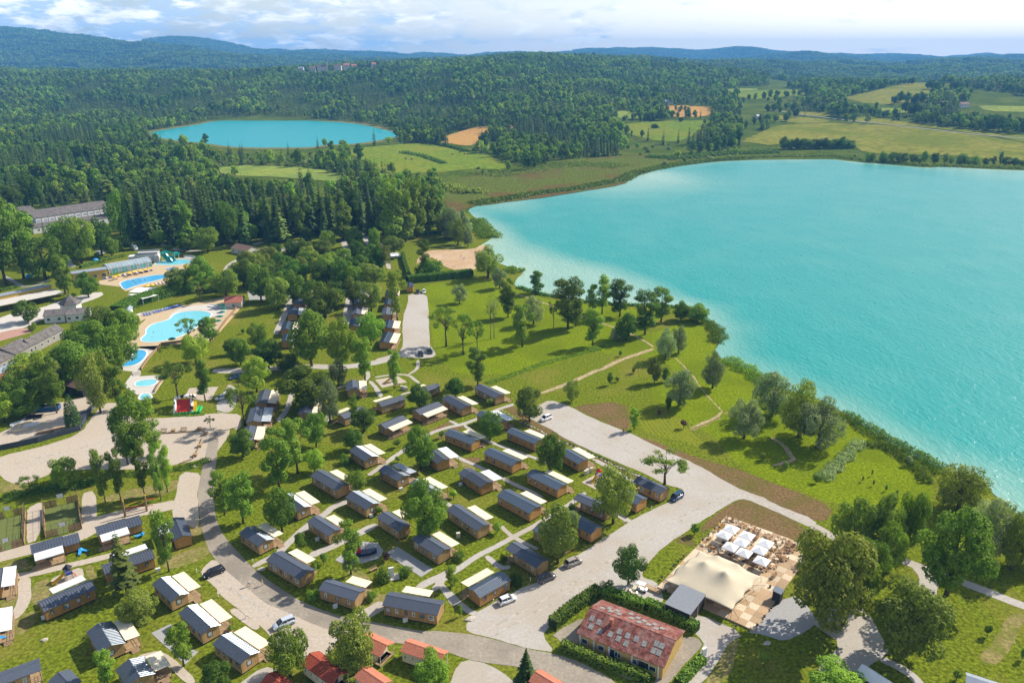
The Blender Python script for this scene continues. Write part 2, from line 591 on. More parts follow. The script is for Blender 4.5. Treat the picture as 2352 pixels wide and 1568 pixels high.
def water_material(name,deep,shal,bumpd,wscale):
 m=bpy.data.materials.new(name)
 m.use_nodes=True
 nt=m.node_tree
 N,L=nt.nodes.new,nt.links.new
 b=nt.nodes['Principled BSDF']
 at=N('ShaderNodeAttribute');at.attribute_name='shallow_sheen'
 geo=N('ShaderNodeNewGeometry')
 nb=N('ShaderNodeTexNoise');nb.inputs['Scale'].default_value=0.03;nb.inputs['Detail'].default_value=5
 L(geo.outputs['Position'],nb.inputs['Vector'])
 ad=N('ShaderNodeMath');ad.operation='MULTIPLY_ADD'
 sb=N('ShaderNodeMath');sb.operation='SUBTRACT'
 L(nb.outputs['Fac'],sb.inputs[0]);sb.inputs[1].default_value=0.5
 L(sb.outputs[0],ad.inputs[0]);ad.inputs[1].default_value=0.30
 L(at.outputs['Fac'],ad.inputs[2]);ad.use_clamp=True
 mx=N('ShaderNodeMix');mx.data_type='RGBA'
 L(ad.outputs[0],mx.inputs['Factor'])
 mx.inputs['A'].default_value=(*deep,1);mx.inputs['B'].default_value=(*shal,1)
 L(mx.outputs['Result'],b.inputs['Base Color'])
 b.inputs['IOR'].default_value=1.33
 # wind ripples
 mp=N('ShaderNodeMapping');mp.inputs['Rotation'].default_value=(0,0,R(28));mp.inputs['Scale'].default_value=(1.0,0.42,1)
 L(geo.outputs['Position'],mp.inputs['Vector'])
 w=N('ShaderNodeTexNoise');w.inputs['Scale'].default_value=wscale;w.inputs['Detail'].default_value=4;w.inputs['Roughness'].default_value=0.6
 w.inputs['Distortion'].default_value=0.6
 L(mp.outputs[0],w.inputs['Vector'])
 w2=N('ShaderNodeTexNoise');w2.inputs['Scale'].default_value=wscale*0.12;w2.inputs['Detail'].default_value=2
 L(mp.outputs[0],w2.inputs['Vector'])
 s=N('ShaderNodeMath');s.operation='MULTIPLY_ADD'
 L(w2.outputs['Fac'],s.inputs[0]);s.inputs[1].default_value=1.5
 L(w.outputs['Fac'],s.inputs[2])
 # scattered steeper wavelets that catch the sun
 w3=N('ShaderNodeTexNoise');w3.inputs['Scale'].default_value=0.5;w3.inputs['Detail'].default_value=1
 L(geo.outputs['Position'],w3.inputs['Vector'])
 m3=N('ShaderNodeMapRange');L(w3.outputs['Fac'],m3.inputs['Value'])
 m3.inputs['From Min'].default_value=0.70;m3.inputs['From Max'].default_value=0.82
 s4=N('ShaderNodeMath');s4.operation='MULTIPLY_ADD'
 L(m3.outputs[0],s4.inputs[0]);s4.inputs[1].default_value=0.24
 L(s.outputs[0],s4.inputs[2])
 s=s4
 mr=N('ShaderNodeMapRange');L(m3.outputs[0],mr.inputs['Value'])
 mr.inputs['From Max'].default_value=0.1
 mr.inputs['To Min'].default_value=0.31;mr.inputs['To Max'].default_value=0.06
 L(mr.outputs[0],b.inputs['Roughness'])
 bp=N('ShaderNodeBump');bp.inputs['Strength'].default_value=1.0;bp.inputs['Distance'].default_value=bumpd
 L(s.outputs[0],bp.inputs['Height'])
 L(bp.outputs[0],b.inputs['Normal'])
 MATS[name]=m
 return m
def build_lakes():
 gx,gy=np.meshgrid(np.arange(1050,2800,9.0),np.concatenate([np.arange(366,520,2.5),np.arange(520,1470,6.0)]))
 ex=[]
 rs=np.random.RandomState(3)
 gx=gx+rs.uniform(-3,3,gx.shape);gy=gy+rs.uniform(-.8,.8,gy.shape)
 for a,b in zip(gx.ravel(),gy.ravel()):
  q=G('P',a,b);ex.append((q.x,q.y))
 wm=water_material('turquoise_lake',(0.004,0.272,0.238),(0.33,0.48,0.365),0.40,0.6)
 ob,xy=sheet('lake',big_lake_poly,wm,0.05,step=6,jit=0.5,rounds=1,extra=np.array(ex))
 n=len(ob.data.vertices)
 xy=np.empty(n*3);ob.data.vertices.foreach_get('co',xy);xy=xy.reshape(-1,3)[:,:2]
 d=seg_dist(SHALLOW,xy)*np.where(inside(SHALLOW,xy[:,0],xy[:,1]),1,-1)
 s=np.clip((d+8)/22,0,1)*(0.36+0.36*np.clip((xy[:,1]-270)/70,0,1))
 shore=seg_dist(big_lake_poly,xy)
 s+=np.clip(1-shore/22,0,1)*0.28
 # bright shoals in the far corner
 for(px,py,r,k)in((1520,414,45,.5),(1500,400,30,.35),(1990,371,18,.55),(2260,391,45,.45),(1160,470,25,.4),(1420,432,40,.3),(1830,368,20,.25)):
  q=G('P',px,py)
  s+=k*np.exp(-(((xy[:,0]-q.x)/r)**2+((xy[:,1]-q.y)/(r*1.3))**2))
  # far half paler: sky reflection put into the water colour
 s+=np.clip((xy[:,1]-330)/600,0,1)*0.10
 at=ob.data.attributes.new('shallow_sheen','FLOAT','POINT')
 at.data.foreach_set('value',np.clip(s,0,1).astype(np.float32))
 wm2=water_material('small_lake_water',(0.004,0.30,0.315),(0.06,0.39,0.33),0.03,0.5)
 wm2.node_tree.nodes['Principled BSDF'].inputs['Specular IOR Level'].default_value=0.2
 small=pts_of([('D0',[(1005,897),(1040,885),(1180,862),(1350,835),(1420,818),(1560,808),(1750,803),(2000,808),(2330,825)]),('D1',[(270,590),(400,620),(500,648),(520,660),(430,678),(300,703),(160,718),(0,722)]),('D0',[(2100,990),(1900,993),(1700,993),(1530,985),(1400,965),(1200,945),(1050,925)])],G)
 ob2,xy=sheet('lake',small,wm2,0.06,step=12,jit=1.5,rounds=1,grid=40)
 fringe=smooth_outline(small,30,0,random.Random(1))
 return small
small_lake_poly=build_lakes()
# ------------------------------------------------------------------ fields and marsh beyond the lakes
M_meadow=mat('green_meadow',(0.145,0.205,0.02),0.95,0.16,0.15,coord='World',big=0.012,bigcol=(0.19,0.215,0.025))
M_dry=mat('dry_pasture',(0.215,0.21,0.035),0.95,0.16,0.12,coord='World',big=0.012,bigcol=(0.15,0.175,0.022))
M_wheat=mat('ripe_wheat',(0.46,0.26,0.075),0.95,0.12,0.2,coord='World',big=0.03,bigcol=(0.42,0.25,0.08))
M_pale=mat('pale_hay_meadow',(0.23,0.275,0.05),0.95,0.12,0.1,coord='World',big=0.015,bigcol=(0.17,0.23,0.05))
M_marsh=mat('reed_marsh',(0.10,0.125,0.022),0.95,0.3,0.5,coord='World',bump=1.0,bscale=0.9,big=0.012,bigcol=(0.125,0.088,0.03),biglo=0.48,bighi=0.6)
M_reedgreen=mat('green_reed_bed',(0.075,0.12,0.028),0.95,0.3,0.6,coord='World',bump=1.0,bscale=1.2)
M_fringe=mat('pale_reed_fringe',(0.17,0.16,0.06),0.95,0.25,0.2,coord='World')
M_lane=mat('far_lane',(0.33,0.32,0.30),0.9,0.1,0.5,coord='World')
FAR_FIELDS={'wheat':[('field',[('D1',[(738,696),(800,670),(900,632),(1000,608),(1110,598),(1128,604),(1098,660),(1050,675),(1000,728),(930,728),(850,714)])],M_wheat),('field',[('D1',[(1205,602),(1280,588),(1300,606),(1230,618)])],M_wheat),('field',[('D2',[(305,392),(400,377),(600,383),(645,412),(580,440),(410,446),(398,412)])],M_wheat),('field',[('D2',[(215,296),(297,300),(292,312),(240,306)])],M_wheat),('field',[('D0',[(500,1100),(570,1098),(640,1108),(800,1108),(790,1122),(580,1125),(570,1142),(510,1132)])],M_pale)],'green':[('meadow',[('D1',[(100,765),(300,735),(620,710),(760,728),(960,775),(1080,790),(1180,835),(1420,880),(1260,905),(1050,880),(740,912),(400,918),(330,860),(200,800)])],M_meadow),('meadow',[('D1',[(1080,700),(1180,716),(1180,740),(1090,760)])],M_meadow),('meadow',[('D0',[(1440,1130),(1700,1108),(2100,1130),(2352,1190),(2280,1225),(1900,1195),(1500,1180)])],M_pale),('pasture',[('D2',[(770,580),(960,500),(1060,480),(1300,474),(1560,485),(1900,516),(2150,550),(2352,588),(2700,640),(2700,760),(2352,700),(2100,668),(1900,655),(1500,645),(1420,620),(1400,590),(1100,560),(960,606),(850,585)])],M_dry),('pasture',[('D2',[(96,488),(280,466),(540,460),(660,470),(560,492),(480,578),(330,576),(200,550),(130,522)])],M_meadow),('pasture',[('D2',[(88,404),(230,418),(262,446),(100,458)])],M_pale),('pasture',[('D2',[(575,290),(870,283),(880,293),(760,301),(600,301)])],M_pale),('pasture',[('D2',[(600,306),(1050,290),(1160,284),(1172,310),(1050,328),(900,348),(800,335)])],M_meadow),('pasture',[('D2',[(1340,335),(1460,312),(1590,280),(1680,262),(1850,242),(1895,246),(1822,290),(1835,350),(1700,372),(1500,372)])],M_dry),('pasture',[('D2',[(1470,388),(1760,400),(1740,432),(1520,412)])],M_pale),('pasture',[('D2',[(2085,378),(2352,384),(2700,390),(2700,430),(2352,416),(2150,410)])],M_pale),('pasture',[('D2',[(1430,440),(1480,438),(1760,478),(2000,508),(2352,548),(2700,590),(2700,632),(2352,583),(2150,545),(1900,511),(1560,480),(1400,462)])],M_dry),('pasture',[('D2',[(985,428),(1280,458),(1270,474),(1060,476),(1000,460)])],M_dry),('pasture',[('D2',[(960,400),(1280,420),(1290,440),(1100,432)])],M_dry),('pasture',[('D2',[(1090,222),(1160,220),(1160,230),(1100,230)])],M_pale),('pasture',[('D2',[(655,212),(720,208),(725,220),(670,222)])],M_pale),('pasture',[('D0',[(430,462),(500,458),(580,468),(560,476),(470,476)])],M_pale),('pasture',[('D0',[(1770,442),(1850,436),(1860,446),(1800,456)])],M_meadow)],'marsh':[('marsh',[('D1',[(1540,832),(1700,815),(2090,792),(2180,800),(2352,822)]),('D2',[(520,672),(270,718)]),('D1',[(2160,888),(2040,955),(2020,990),(1700,1042),(1200,1116),(960,1140),(880,1200),(800,1100),(740,1000),(1020,920),(1400,893)])],M_marsh)],}
FAR_POLYS=[]
def build_fields():
 for key,lst in FAR_FIELDS.items():
  for k,(nm,segs,m)in enumerate(lst):
   poly=pts_of(segs,T)
   FAR_POLYS.append((key,poly))
   d=poly[0][1]
   sheet(nm,poly,m,0.35 if d>700 else 0.05,step=max(8,d*0.008),jit=d*0.0025,grid=max(20,d*0.03),drape=True,seed=k)
   # pale reed fringe round the small lake and green reed bed along the big one
 outer=[(x+(x-0)*0+nx,y+ny)for(x,y),(nx,ny)in zip(small_lake_poly,[(0,0)]*len(small_lake_poly))]
 cx=sum(p[0]for p in small_lake_poly)/len(small_lake_poly);cyy=sum(p[1]for p in small_lake_poly)/len(small_lake_poly)
 outer=[(cx+(x-cx)*1.07,cyy+(y-cyy)*1.12+8)for x,y in small_lake_poly]
 sheet('shore',outer,M_fringe,0.03,step=14,jit=2,grid=40)
 FAR_POLYS.append(('water',outer))
 lane=[T('D2',*p)for p in((940,402),(1040,418),(1160,435),(1390,464),(1560,481),(1850,514),(2130,546),(2352,562),(2700,590))]
 sheet('road',strip(lane,4.5),M_lane,0.6,step=15,jit=0.2,grid=None,drape=True)
 FAR_POLYS.append(('road',strip(lane,26)))
build_fields()
FAR_POLYS.append(('water',big_lake_poly))
FAR_POLYS.append(('road',[((u-1176)/1877*Y,Y)for u,Y in((680,2270),(870,2270),(870,2490),(680,2490))]))
# ------------------------------------------------------------------ trees
def leaf_mat(name,dark,light,transl=0.33,sheen=0.0,randv=0.34):
 m=bpy.data.materials.new(name)
 m.use_nodes=True
 nt=m.node_tree
 nt.nodes.clear()
 N,L=nt.nodes.new,nt.links.new
 out=N('ShaderNodeOutputMaterial')
 at=N('ShaderNodeAttribute');at.attribute_name='leaf'
 mx=N('ShaderNodeMix');mx.data_type='RGBA'
 mx.inputs['A'].default_value=(*dark,1);mx.inputs['B'].default_value=(*light,1)
 L(at.outputs['Fac'],mx.inputs['Factor'])
 oi=N('ShaderNodeObjectInfo')
 hs=N('ShaderNodeHueSaturation')
 r1=N('ShaderNodeMapRange');L(oi.outputs['Random'],r1.inputs['Value'])
 r1.inputs['To Min'].default_value=1-randv;r1.inputs['To Max'].default_value=1+randv
 L(r1.outputs[0],hs.inputs['Value'])
 m1=N('ShaderNodeMath');m1.operation='MULTIPLY';L(oi.outputs['Random'],m1.inputs[0]);m1.inputs[1].default_value=7.31
 m2=N('ShaderNodeMath');m2.operation='FRACT';L(m1.outputs[0],m2.inputs[0])
 r2=N('ShaderNodeMapRange');L(m2.outputs[0],r2.inputs['Value'])
 r2.inputs['To Min'].default_value=0.485;r2.inputs['To Max'].default_value=0.515
 L(r2.outputs[0],hs.inputs['Hue'])
 L(mx.outputs['Result'],hs.inputs['Color'])
 d=N('ShaderNodeBsdfPrincipled')
 d.inputs['Roughness'].default_value=0.65
 d.inputs['Specular IOR Level'].default_value=0.08+sheen
 L(hs.outputs[0],d.inputs['Base Color'])
 t=N('ShaderNodeBsdfTranslucent')
 tc=N('ShaderNodeMix');tc.data_type='RGBA';tc.blend_type='MULTIPLY';tc.inputs['Factor'].default_value=1
 L(hs.outputs[0],tc.inputs['A']);tc.inputs['B'].default_value=(1.1,1.35,0.4,1)
 L(tc.outputs['Result'],t.inputs['Color'])
 ms=N('ShaderNodeMixShader');ms.inputs['Fac'].default_value=transl
 L(d.outputs[0],ms.inputs[1]);L(t.outputs[0],ms.inputs[2])
 L(ms.outputs[0],out.inputs[0])
 MATS[name]=m
 return m
LEAF={'dark':leaf_mat('leaf_dark_green',(0.058,0.123,0.018),(0.165,0.263,0.035)),'mid':leaf_mat('leaf_green',(0.097,0.175,0.021),(0.255,0.354,0.045)),'bright':leaf_mat('leaf_fresh_green',(0.147,0.248,0.026),(0.362,0.483,0.052)),'yellow':leaf_mat('leaf_yellow_green',(0.125,0.185,0.022),(0.270,0.335,0.045)),'silver':leaf_mat('leaf_silver_green',(0.165,0.215,0.085),(0.40,0.445,0.215),0.25),'olive':leaf_mat('leaf_olive_green',(0.145,0.190,0.026),(0.340,0.390,0.075),0.33),'spruce':leaf_mat('needles_dark',(0.032,0.070,0.018),(0.103,0.160,0.035),0.1),'pine':leaf_mat('needles_green',(0.076,0.118,0.025),(0.183,0.231,0.045),0.12),'red':leaf_mat('leaf_purple',(0.070,0.032,0.032),(0.149,0.070,0.061),0.15),}
M_bark=mat('bark',(0.11,0.085,0.06),0.95,0.3,3.0,bump=0.6)
M_barkpale=mat('bark_pale',(0.20,0.18,0.15),0.95,0.3,3.0,bump=0.5)
def cards(c,nrm,size,rs,aspect=1.0,up=None):
 """many rhombus leaves: centres c, facing nrm"""
 n=len(c)
 a=rs.normal(size=(n,3))if up is None else np.tile(np.array(up,float),(n,1))+rs.normal(size=(n,3))*0.35
 t1=np.cross(nrm,a);t1/=np.linalg.norm(t1,axis=1)[:,None]+1e-9
 t2=np.cross(nrm,t1)
 s=size*rs.uniform(0.6,1.35,(n,1))
 v=np.stack([c-t1*s,c-t2*s*aspect,c+t1*s,c+t2*s*aspect],1)
 return v.reshape(-1,3)
def unit(v):
 return v/(np.linalg.norm(v,axis=1)[:,None]+1e-9)
def crown_lobes(rs,lobes,nleaf,ls,aspect=1.0,shell=0.72,flat=0.35,droop=0.0):
 """leaves over lumpy lobes (x, y, z, rx, rz)"""
 lobes=np.array(lobes)
 w=lobes[:,3]**2;w=w/w.sum()
 k=rs.choice(len(lobes),nleaf*2,p=w)
 d=unit(rs.normal(size=(nleaf*2,3)))
 rad=rs.uniform(shell,1.0,(nleaf*2,1))**0.7
 lump=1+0.16*np.sin(d[:,:1]*5+k[:,None])*np.cos(d[:,1:2]*6+2*k[:,None])
 sc=np.column_stack([lobes[k,3],lobes[k,3],lobes[k,4]])
 p=lobes[k,:3]+d*sc*rad*lump
 keep=np.ones(len(p),bool)
 for i,l in enumerate(lobes):
  q=(p-l[:3])/np.array([l[3],l[3],l[4]])
  keep&=~((np.linalg.norm(q,axis=1)<shell*0.78)&(k!=i))
 p=p[keep][:nleaf];d=d[keep][:nleaf];kk=k[keep][:nleaf]
 nr=unit(d+rs.normal(size=d.shape)*0.55+np.array([0,0,flat+0.15]))
 if droop:
  p[:,2]-=droop*np.linalg.norm(p[:,:2],axis=1)**2
 val=np.clip(rs.uniform(0,1,len(p))*0.55+(np.sin(kk*2.7)*0.5+0.5)*0.45,0,1)
 return cards(p,nr,ls,rs,aspect),np.repeat(val,4)
def ellipsoid_lobes(rs,n,R,z0,z1,lr,fill=0.6,top=1.0):
 out=[]
 zc,hz=(z0+z1)/2,(z1-z0)/2
 for i in range(n):
  d=rs.normal(size=3);d/=np.linalg.norm(d)
  r=rs.uniform(fill,1.0)
  f=1-(1-top)*max(0,d[2])
  rad=lr*rs.uniform(0.75,1.25)
  out.append((d[0]*r*(R-rad*0.6)*f,d[1]*r*(R-rad*0.6)*f,zc+d[2]*r*(hz-rad*0.6),rad,rad*rs.uniform(0.75,1.0)))
 out.append((0,0,zc,R*0.55,hz*0.6))
 return out
def trunk_mb(rs,h,r,crown0,ctop,spread,limbs=6,lean=0.0,n=7):
 mb=MB()
 top=crown0+(ctop-crown0)*0.75
 p=[(0,0,-0.1)]
 for i in range(1,6):
  t=i/5
  p.append((lean*t*t*h+rs.uniform(-.05,.05)*h*0.15,rs.uniform(-.05,.05)*h*0.15,top*t))
 mb.tube(p,[r*1.35,r*1.0,r*0.85,r*0.65,r*0.4,r*0.15],n)
 for i in range(limbs):
  a=i/limbs*6.28+rs.uniform(-.4,.4)
  z=crown0*0.85+(top-crown0*0.85)*rs.uniform(0,0.55)
  L=spread*rs.uniform(0.5,0.85)
  x0=lean*(z/top)**2*h
  mb.tube([(x0,0,z),(x0+math.cos(a)*L*0.45,math.sin(a)*L*0.45,z+(ctop-z)*0.3),(x0+math.cos(a)*L,math.sin(a)*L,z+(ctop-z)*0.62)],[r*0.42,r*0.25,r*0.08],5)
 return mb
def crown_mesh(name,verts,vals,material):
 n=len(verts)//4
 me=bpy.data.meshes.new(name)
 me.vertices.add(len(verts));me.vertices.foreach_set('co',verts.astype(np.float32).ravel())
 me.loops.add(len(verts));me.loops.foreach_set('vertex_index',np.arange(len(verts),dtype=np.int32))
 me.polygons.add(n)
 me.polygons.foreach_set('loop_start',np.arange(0,len(verts),4,dtype=np.int32))
 me.polygons.foreach_set('loop_total',np.full(n,4,dtype=np.int32))
 at=me.attributes.new('leaf','FLOAT','POINT')
 at.data.foreach_set('value',vals.astype(np.float32))
 me.materials.append(material)
 me.update(calc_edges=True)
 return me
 # nominal sizes: height H0, crown radius R0
def spruce_verts(rs,H,Rr,whorls,nb,ls,z0=0.06,curve=0.85):
 V,W=[],[]
 for i in range(whorls):
  t=i/(whorls-1)
  z=H*(z0+(1-z0)*(1-(1-t)**1.05))
  r=Rr*max(0.03,(1-t)**curve)*rs.uniform(0.85,1.1)
  k=max(4,int(nb*(0.45+0.55*(1-t))))
  for j in range(k):
   a=j/k*6.28+i*2.4+rs.uniform(-.25,.25)
   rr=r*rs.uniform(0.75,1.12)
   dr=rr*rs.uniform(0.25,0.5)
   e=np.array([math.cos(a),math.sin(a),0]);s=np.array([-math.sin(a),math.cos(a),0])
   zz=z+rs.uniform(-.5,.5)*H/whorls
   for q in range(3):
    f0,f1=(0.05,0.42)if q==0 else((0.32,0.75)if q==1 else(0.62,1.0))
    w=rr*(0.26,0.25,0.17)[q]+ls*0.3
    c0=e*rr*f0+np.array([0,0,zz-dr*f0**1.4]);c1=e*rr*f1+np.array([0,0,zz-dr*f1**1.4])
    tw=np.array([0,0,rs.uniform(-.35,.1)*w])
    mid=(c0+c1)/2
    V+=[c0,mid-s*w+tw,c1,mid+s*w+tw]
    v=rs.uniform(0,0.6)+0.4*f1*rs.uniform(0.3,1)
    W+=[v]*4
 return np.array(V),np.array(W)
KIND={}
def make_kinds():
 def add(kind,var,H,Rr,verts,vals,m,tr,barkm=M_bark):
  KIND.setdefault(kind,[]).append((H,Rr,crown_mesh('crown',verts,vals,m),tr.mesh('trunk',barkm,True)))
 for v in range(4):
  rs=np.random.RandomState(20+v)
  lb=ellipsoid_lobes(rs,28,4.5,0.7,10.4,1.35,0.62,0.92)
  a,b=crown_lobes(rs,lb,10500,0.155,0.8)
  for lk in('dark','mid','bright','olive'):
   add('lime_'+lk,v,10.4,4.3,a,b,LEAF[lk],trunk_mb(rs,10,0.24,2.6,10,3.4))
 for v in range(3):
  rs=np.random.RandomState(40+v)
  lb=[(rs.uniform(-1,1)*1.9*(1.15-abs(z-8)/9),rs.uniform(-1,1)*1.9*(1.15-abs(z-8)/9),z,rs.uniform(0.8,1.35),rs.uniform(0.8,1.3))for z in np.linspace(2.9,12.6,21)]
  a,b=crown_lobes(rs,lb,6800,0.15,0.8,0.5)
  for lk in('mid','dark','bright','yellow'):
   add('ash_'+lk,v,13.4,3.2,a,b,LEAF[lk],trunk_mb(rs,13,0.17,4.4,13,2.6,8))
 for v in range(2):
  rs=np.random.RandomState(60+v)
  lb=ellipsoid_lobes(rs,26,3.4,4.0,10.5,0.75,0.75)
  a,b=crown_lobes(rs,lb[:-1],2400,0.14,0.8,0.3)
  add('thin_mid',v,10.8,3.6,a,b,LEAF['mid'],trunk_mb(rs,10.5,0.17,3.2,10.4,3.4,13),M_bark)
  add('thin_yellow',v,10.8,3.6,a,b,LEAF['yellow'],trunk_mb(rs,10.5,0.17,3.2,10.4,3.4,13),M_bark)
  a2,b2=a[:1800],b[:1800]
  add('bare',v,10.8,3.6,a2,b2,LEAF['olive'],trunk_mb(rs,10.5,0.15,3.6,10.6,2.2,16),M_barkpale)
 for v in range(3):
  rs=np.random.RandomState(70+v)
  lb=ellipsoid_lobes(rs,30,3.8,0.2,8.2,1.15,0.62,0.95)
  a,b=crown_lobes(rs,lb,10500,0.165,0.4,0.6,0.1,0.012)
  for lk in('silver','olive'):
   add('willow_'+lk,v,8.4,3.7,a,b,LEAF[lk],trunk_mb(rs,8,0.26,2.2,7.6,2.6,7,0.03))
 for v in range(2):
  rs=np.random.RandomState(80+v)
  lb=[(rs.uniform(-1,1)*1.5,rs.uniform(-1,1)*1.5,z,1.9*(1.2-z/26)*rs.uniform(0.8,1.2),rs.uniform(1.5,2.3))for z in np.linspace(3.5,20,20)]
  a,b=crown_lobes(rs,lb,6500,0.26,0.8,0.55)
  for lk in('yellow','mid'):
   add('poplar_'+lk,v,21.5,3.6,a,b,LEAF[lk],trunk_mb(rs,21,0.3,4,20,2.4,6))
 for v in range(3):
  rs=np.random.RandomState(90+v)
  a,b=spruce_verts(rs,22,3.6,30,13,0.5)
  tr=MB().tube([(0,0,-.1),(0,0,8),(0,0,21)],[0.3,0.2,0.03],6)
  add('spruce',v,22,3.6,a,b,LEAF['spruce'],tr)
 for v in range(2):
  rs=np.random.RandomState(95+v)
  a,b=spruce_verts(rs,18,3.8,17,9,0.9,0.22,0.6)
  tr=MB().tube([(0,0,-.1),(0,0,8),(0,0,17)],[0.26,0.18,0.03],6)
  add('pine',v,18,3.8,a,b,LEAF['pine'],tr,M_bark)
 rs=np.random.RandomState(99)
 lb=[(0,0,z,0.9*(1-(z/7.2)**3)+0.12,0.75)for z in np.linspace(0.8,6.9,10)]
 a,b=crown_lobes(rs,lb,2600,0.13,0.6,0.8)
 add('column',0,7.3,1.0,a,b,LEAF['spruce'],MB().tube([(0,0,-.1),(0,0,3)],0.12,6))
 for v in range(2):
  rs=np.random.RandomState(110+v)
  lb=ellipsoid_lobes(rs,7,0.62,0.35,1.6,0.34,0.5)
  a,b=crown_lobes(rs,lb,620,0.075,0.8,0.8)
  for lk in('dark','mid','bright','silver','red','yellow'):
   add('bush_'+lk,v,1.65,0.66,a,b,LEAF[lk],MB().tube([(0,0,-.05),(0,0,0.8)],0.05,5))
 for v in range(2):
  rs=np.random.RandomState(120+v)
  lb=[(x,y,z,1.0,0.9)for x,y,z in rs.uniform(-1,1,(11,3))*np.array([1.6,1.6,0.55])+np.array([0,0,1.1])]
  a,b=crown_lobes(rs,lb,1700,0.17,0.7,0.75)
  for lk in('dark','mid','silver','bright','olive'):
   add('shrub_'+lk,v,2.6,2.5,a,b,LEAF[lk],MB().tube([(0,0,-.05),(0,0,1)],0.08,5))
make_kinds()
GLOBAL_TREES=[]
def tree(kind,base,h,r,label,name='tree',cat='tree',group=None,rz=None):
 lst=KIND[kind]
 i=RNG.randrange(len(lst))
 H0,R0,cm,tm=lst[i]
 o=thing(name,label,cat,base,RNG.uniform(0,6.28)if rz is None else rz,group,(r/R0,r/R0,h/H0))
 c=link('crown',cm,o)
 t=link('trunk',tm,o)
 return o
 # ------------------------------------------------------------------ the woods further off (uncountable)
def forest_lib():
 """coarser trees for the distance: one mesh each, not placed in the scene by themselves"""
 lib={'mid':[],'far':[],'clump':[]}
 def make(name,parts):
  V,F,W,Mi,mats=[],[],[],[],[]
  for verts,vals,m in parts:
   b=len(V)and sum(len(x)for x in V)
   V.append(verts);W.append(vals)
   if m not in mats:
    mats.append(m)
   n=len(verts)//4
   F.append(np.arange(len(verts)).reshape(-1,4)+(b or 0));Mi+=[mats.index(m)]*n
  verts=np.concatenate(V);vals=np.concatenate(W)
  me=crown_mesh(name,verts,vals,mats[0])
  for m in mats[1:]:
   me.materials.append(m)
  me.polygons.foreach_set('material_index',Mi)
  return bpy.data.objects.new(name,me)
 def stem(h,r):
  v=[]
  for k in range(3):
   a0,a1=k*2.1,(k+1)*2.1
   v+=[(r*math.cos(a0),r*math.sin(a0),0),(r*math.cos(a1),r*math.sin(a1),0),(r*.4*math.cos(a1),r*.4*math.sin(a1),h),(r*.4*math.cos(a0),r*.4*math.sin(a0),h)]
  return np.array(v),np.zeros(12),M_barkpale
 for lod,nl,ls in(('mid',620,0.75),('far',170,1.45)):
  for v,(lk,H,Rr)in enumerate((('mid',17,5.0),('bright',16,5.2),('dark',19,4.6),('olive',14,4.6),('mid',18,4.0),('bright',13,4.4))):
   rs=np.random.RandomState(200+v)
   lb=ellipsoid_lobes(rs,15,Rr,H*0.16,H,Rr*0.42,0.5)
   a,b=crown_lobes(rs,lb,nl,ls,0.8,0.75)
   lib[lod].append(make('forest_tree',[(a,b,LEAF[lk]),stem(H*.5,.25)]))
  for v,(lk,H,Rr)in enumerate((('spruce',23,3.6),('spruce',20,3.3),('pine',19,3.6))):
   rs=np.random.RandomState(220+v)
   a,b=spruce_verts(rs,H,Rr,*((15,9,0.8)if lod=='mid' else(7,6,1.8)),0.08)
   lib[lod].append(make('forest_tree',[(a,b,LEAF[lk])]))
  if lod=='mid':
   for v,(lk,H,Rr)in enumerate((('silver',5,3.6),('olive',4.2,3.2),('bright',9,3.2))):
    rs=np.random.RandomState(230+v)
    lb=ellipsoid_lobes(rs,9,Rr,0.2,H,Rr*0.45,0.5)
    a,b=crown_lobes(rs,lb,330,0.6,0.8,0.75)
    lib[lod].append(make('forest_shrub',[(a,b,LEAF[lk])]))
 for v in range(4):
  rs=np.random.RandomState(240+v)
  parts=[]
  for k in range(26):
   x,y=rs.uniform(-30,30,2)
   if rs.rand()<0.3:
    a,b=spruce_verts(rs,22,4.2,5,5,2.6,0.08);m=LEAF['spruce']
   else:
    H=rs.uniform(13,20)
    a,b=crown_lobes(rs,ellipsoid_lobes(rs,5,6.5,1,H,3.4,0.4),46,2.6,0.8,0.8);m=LEAF[('dark','mid','dark','olive')[k%4]]
   parts.append((a+np.array([x,y,0]),b,m))
  lib['clump'].append(make('forest_clump',parts))
 return lib
LIB=forest_lib()
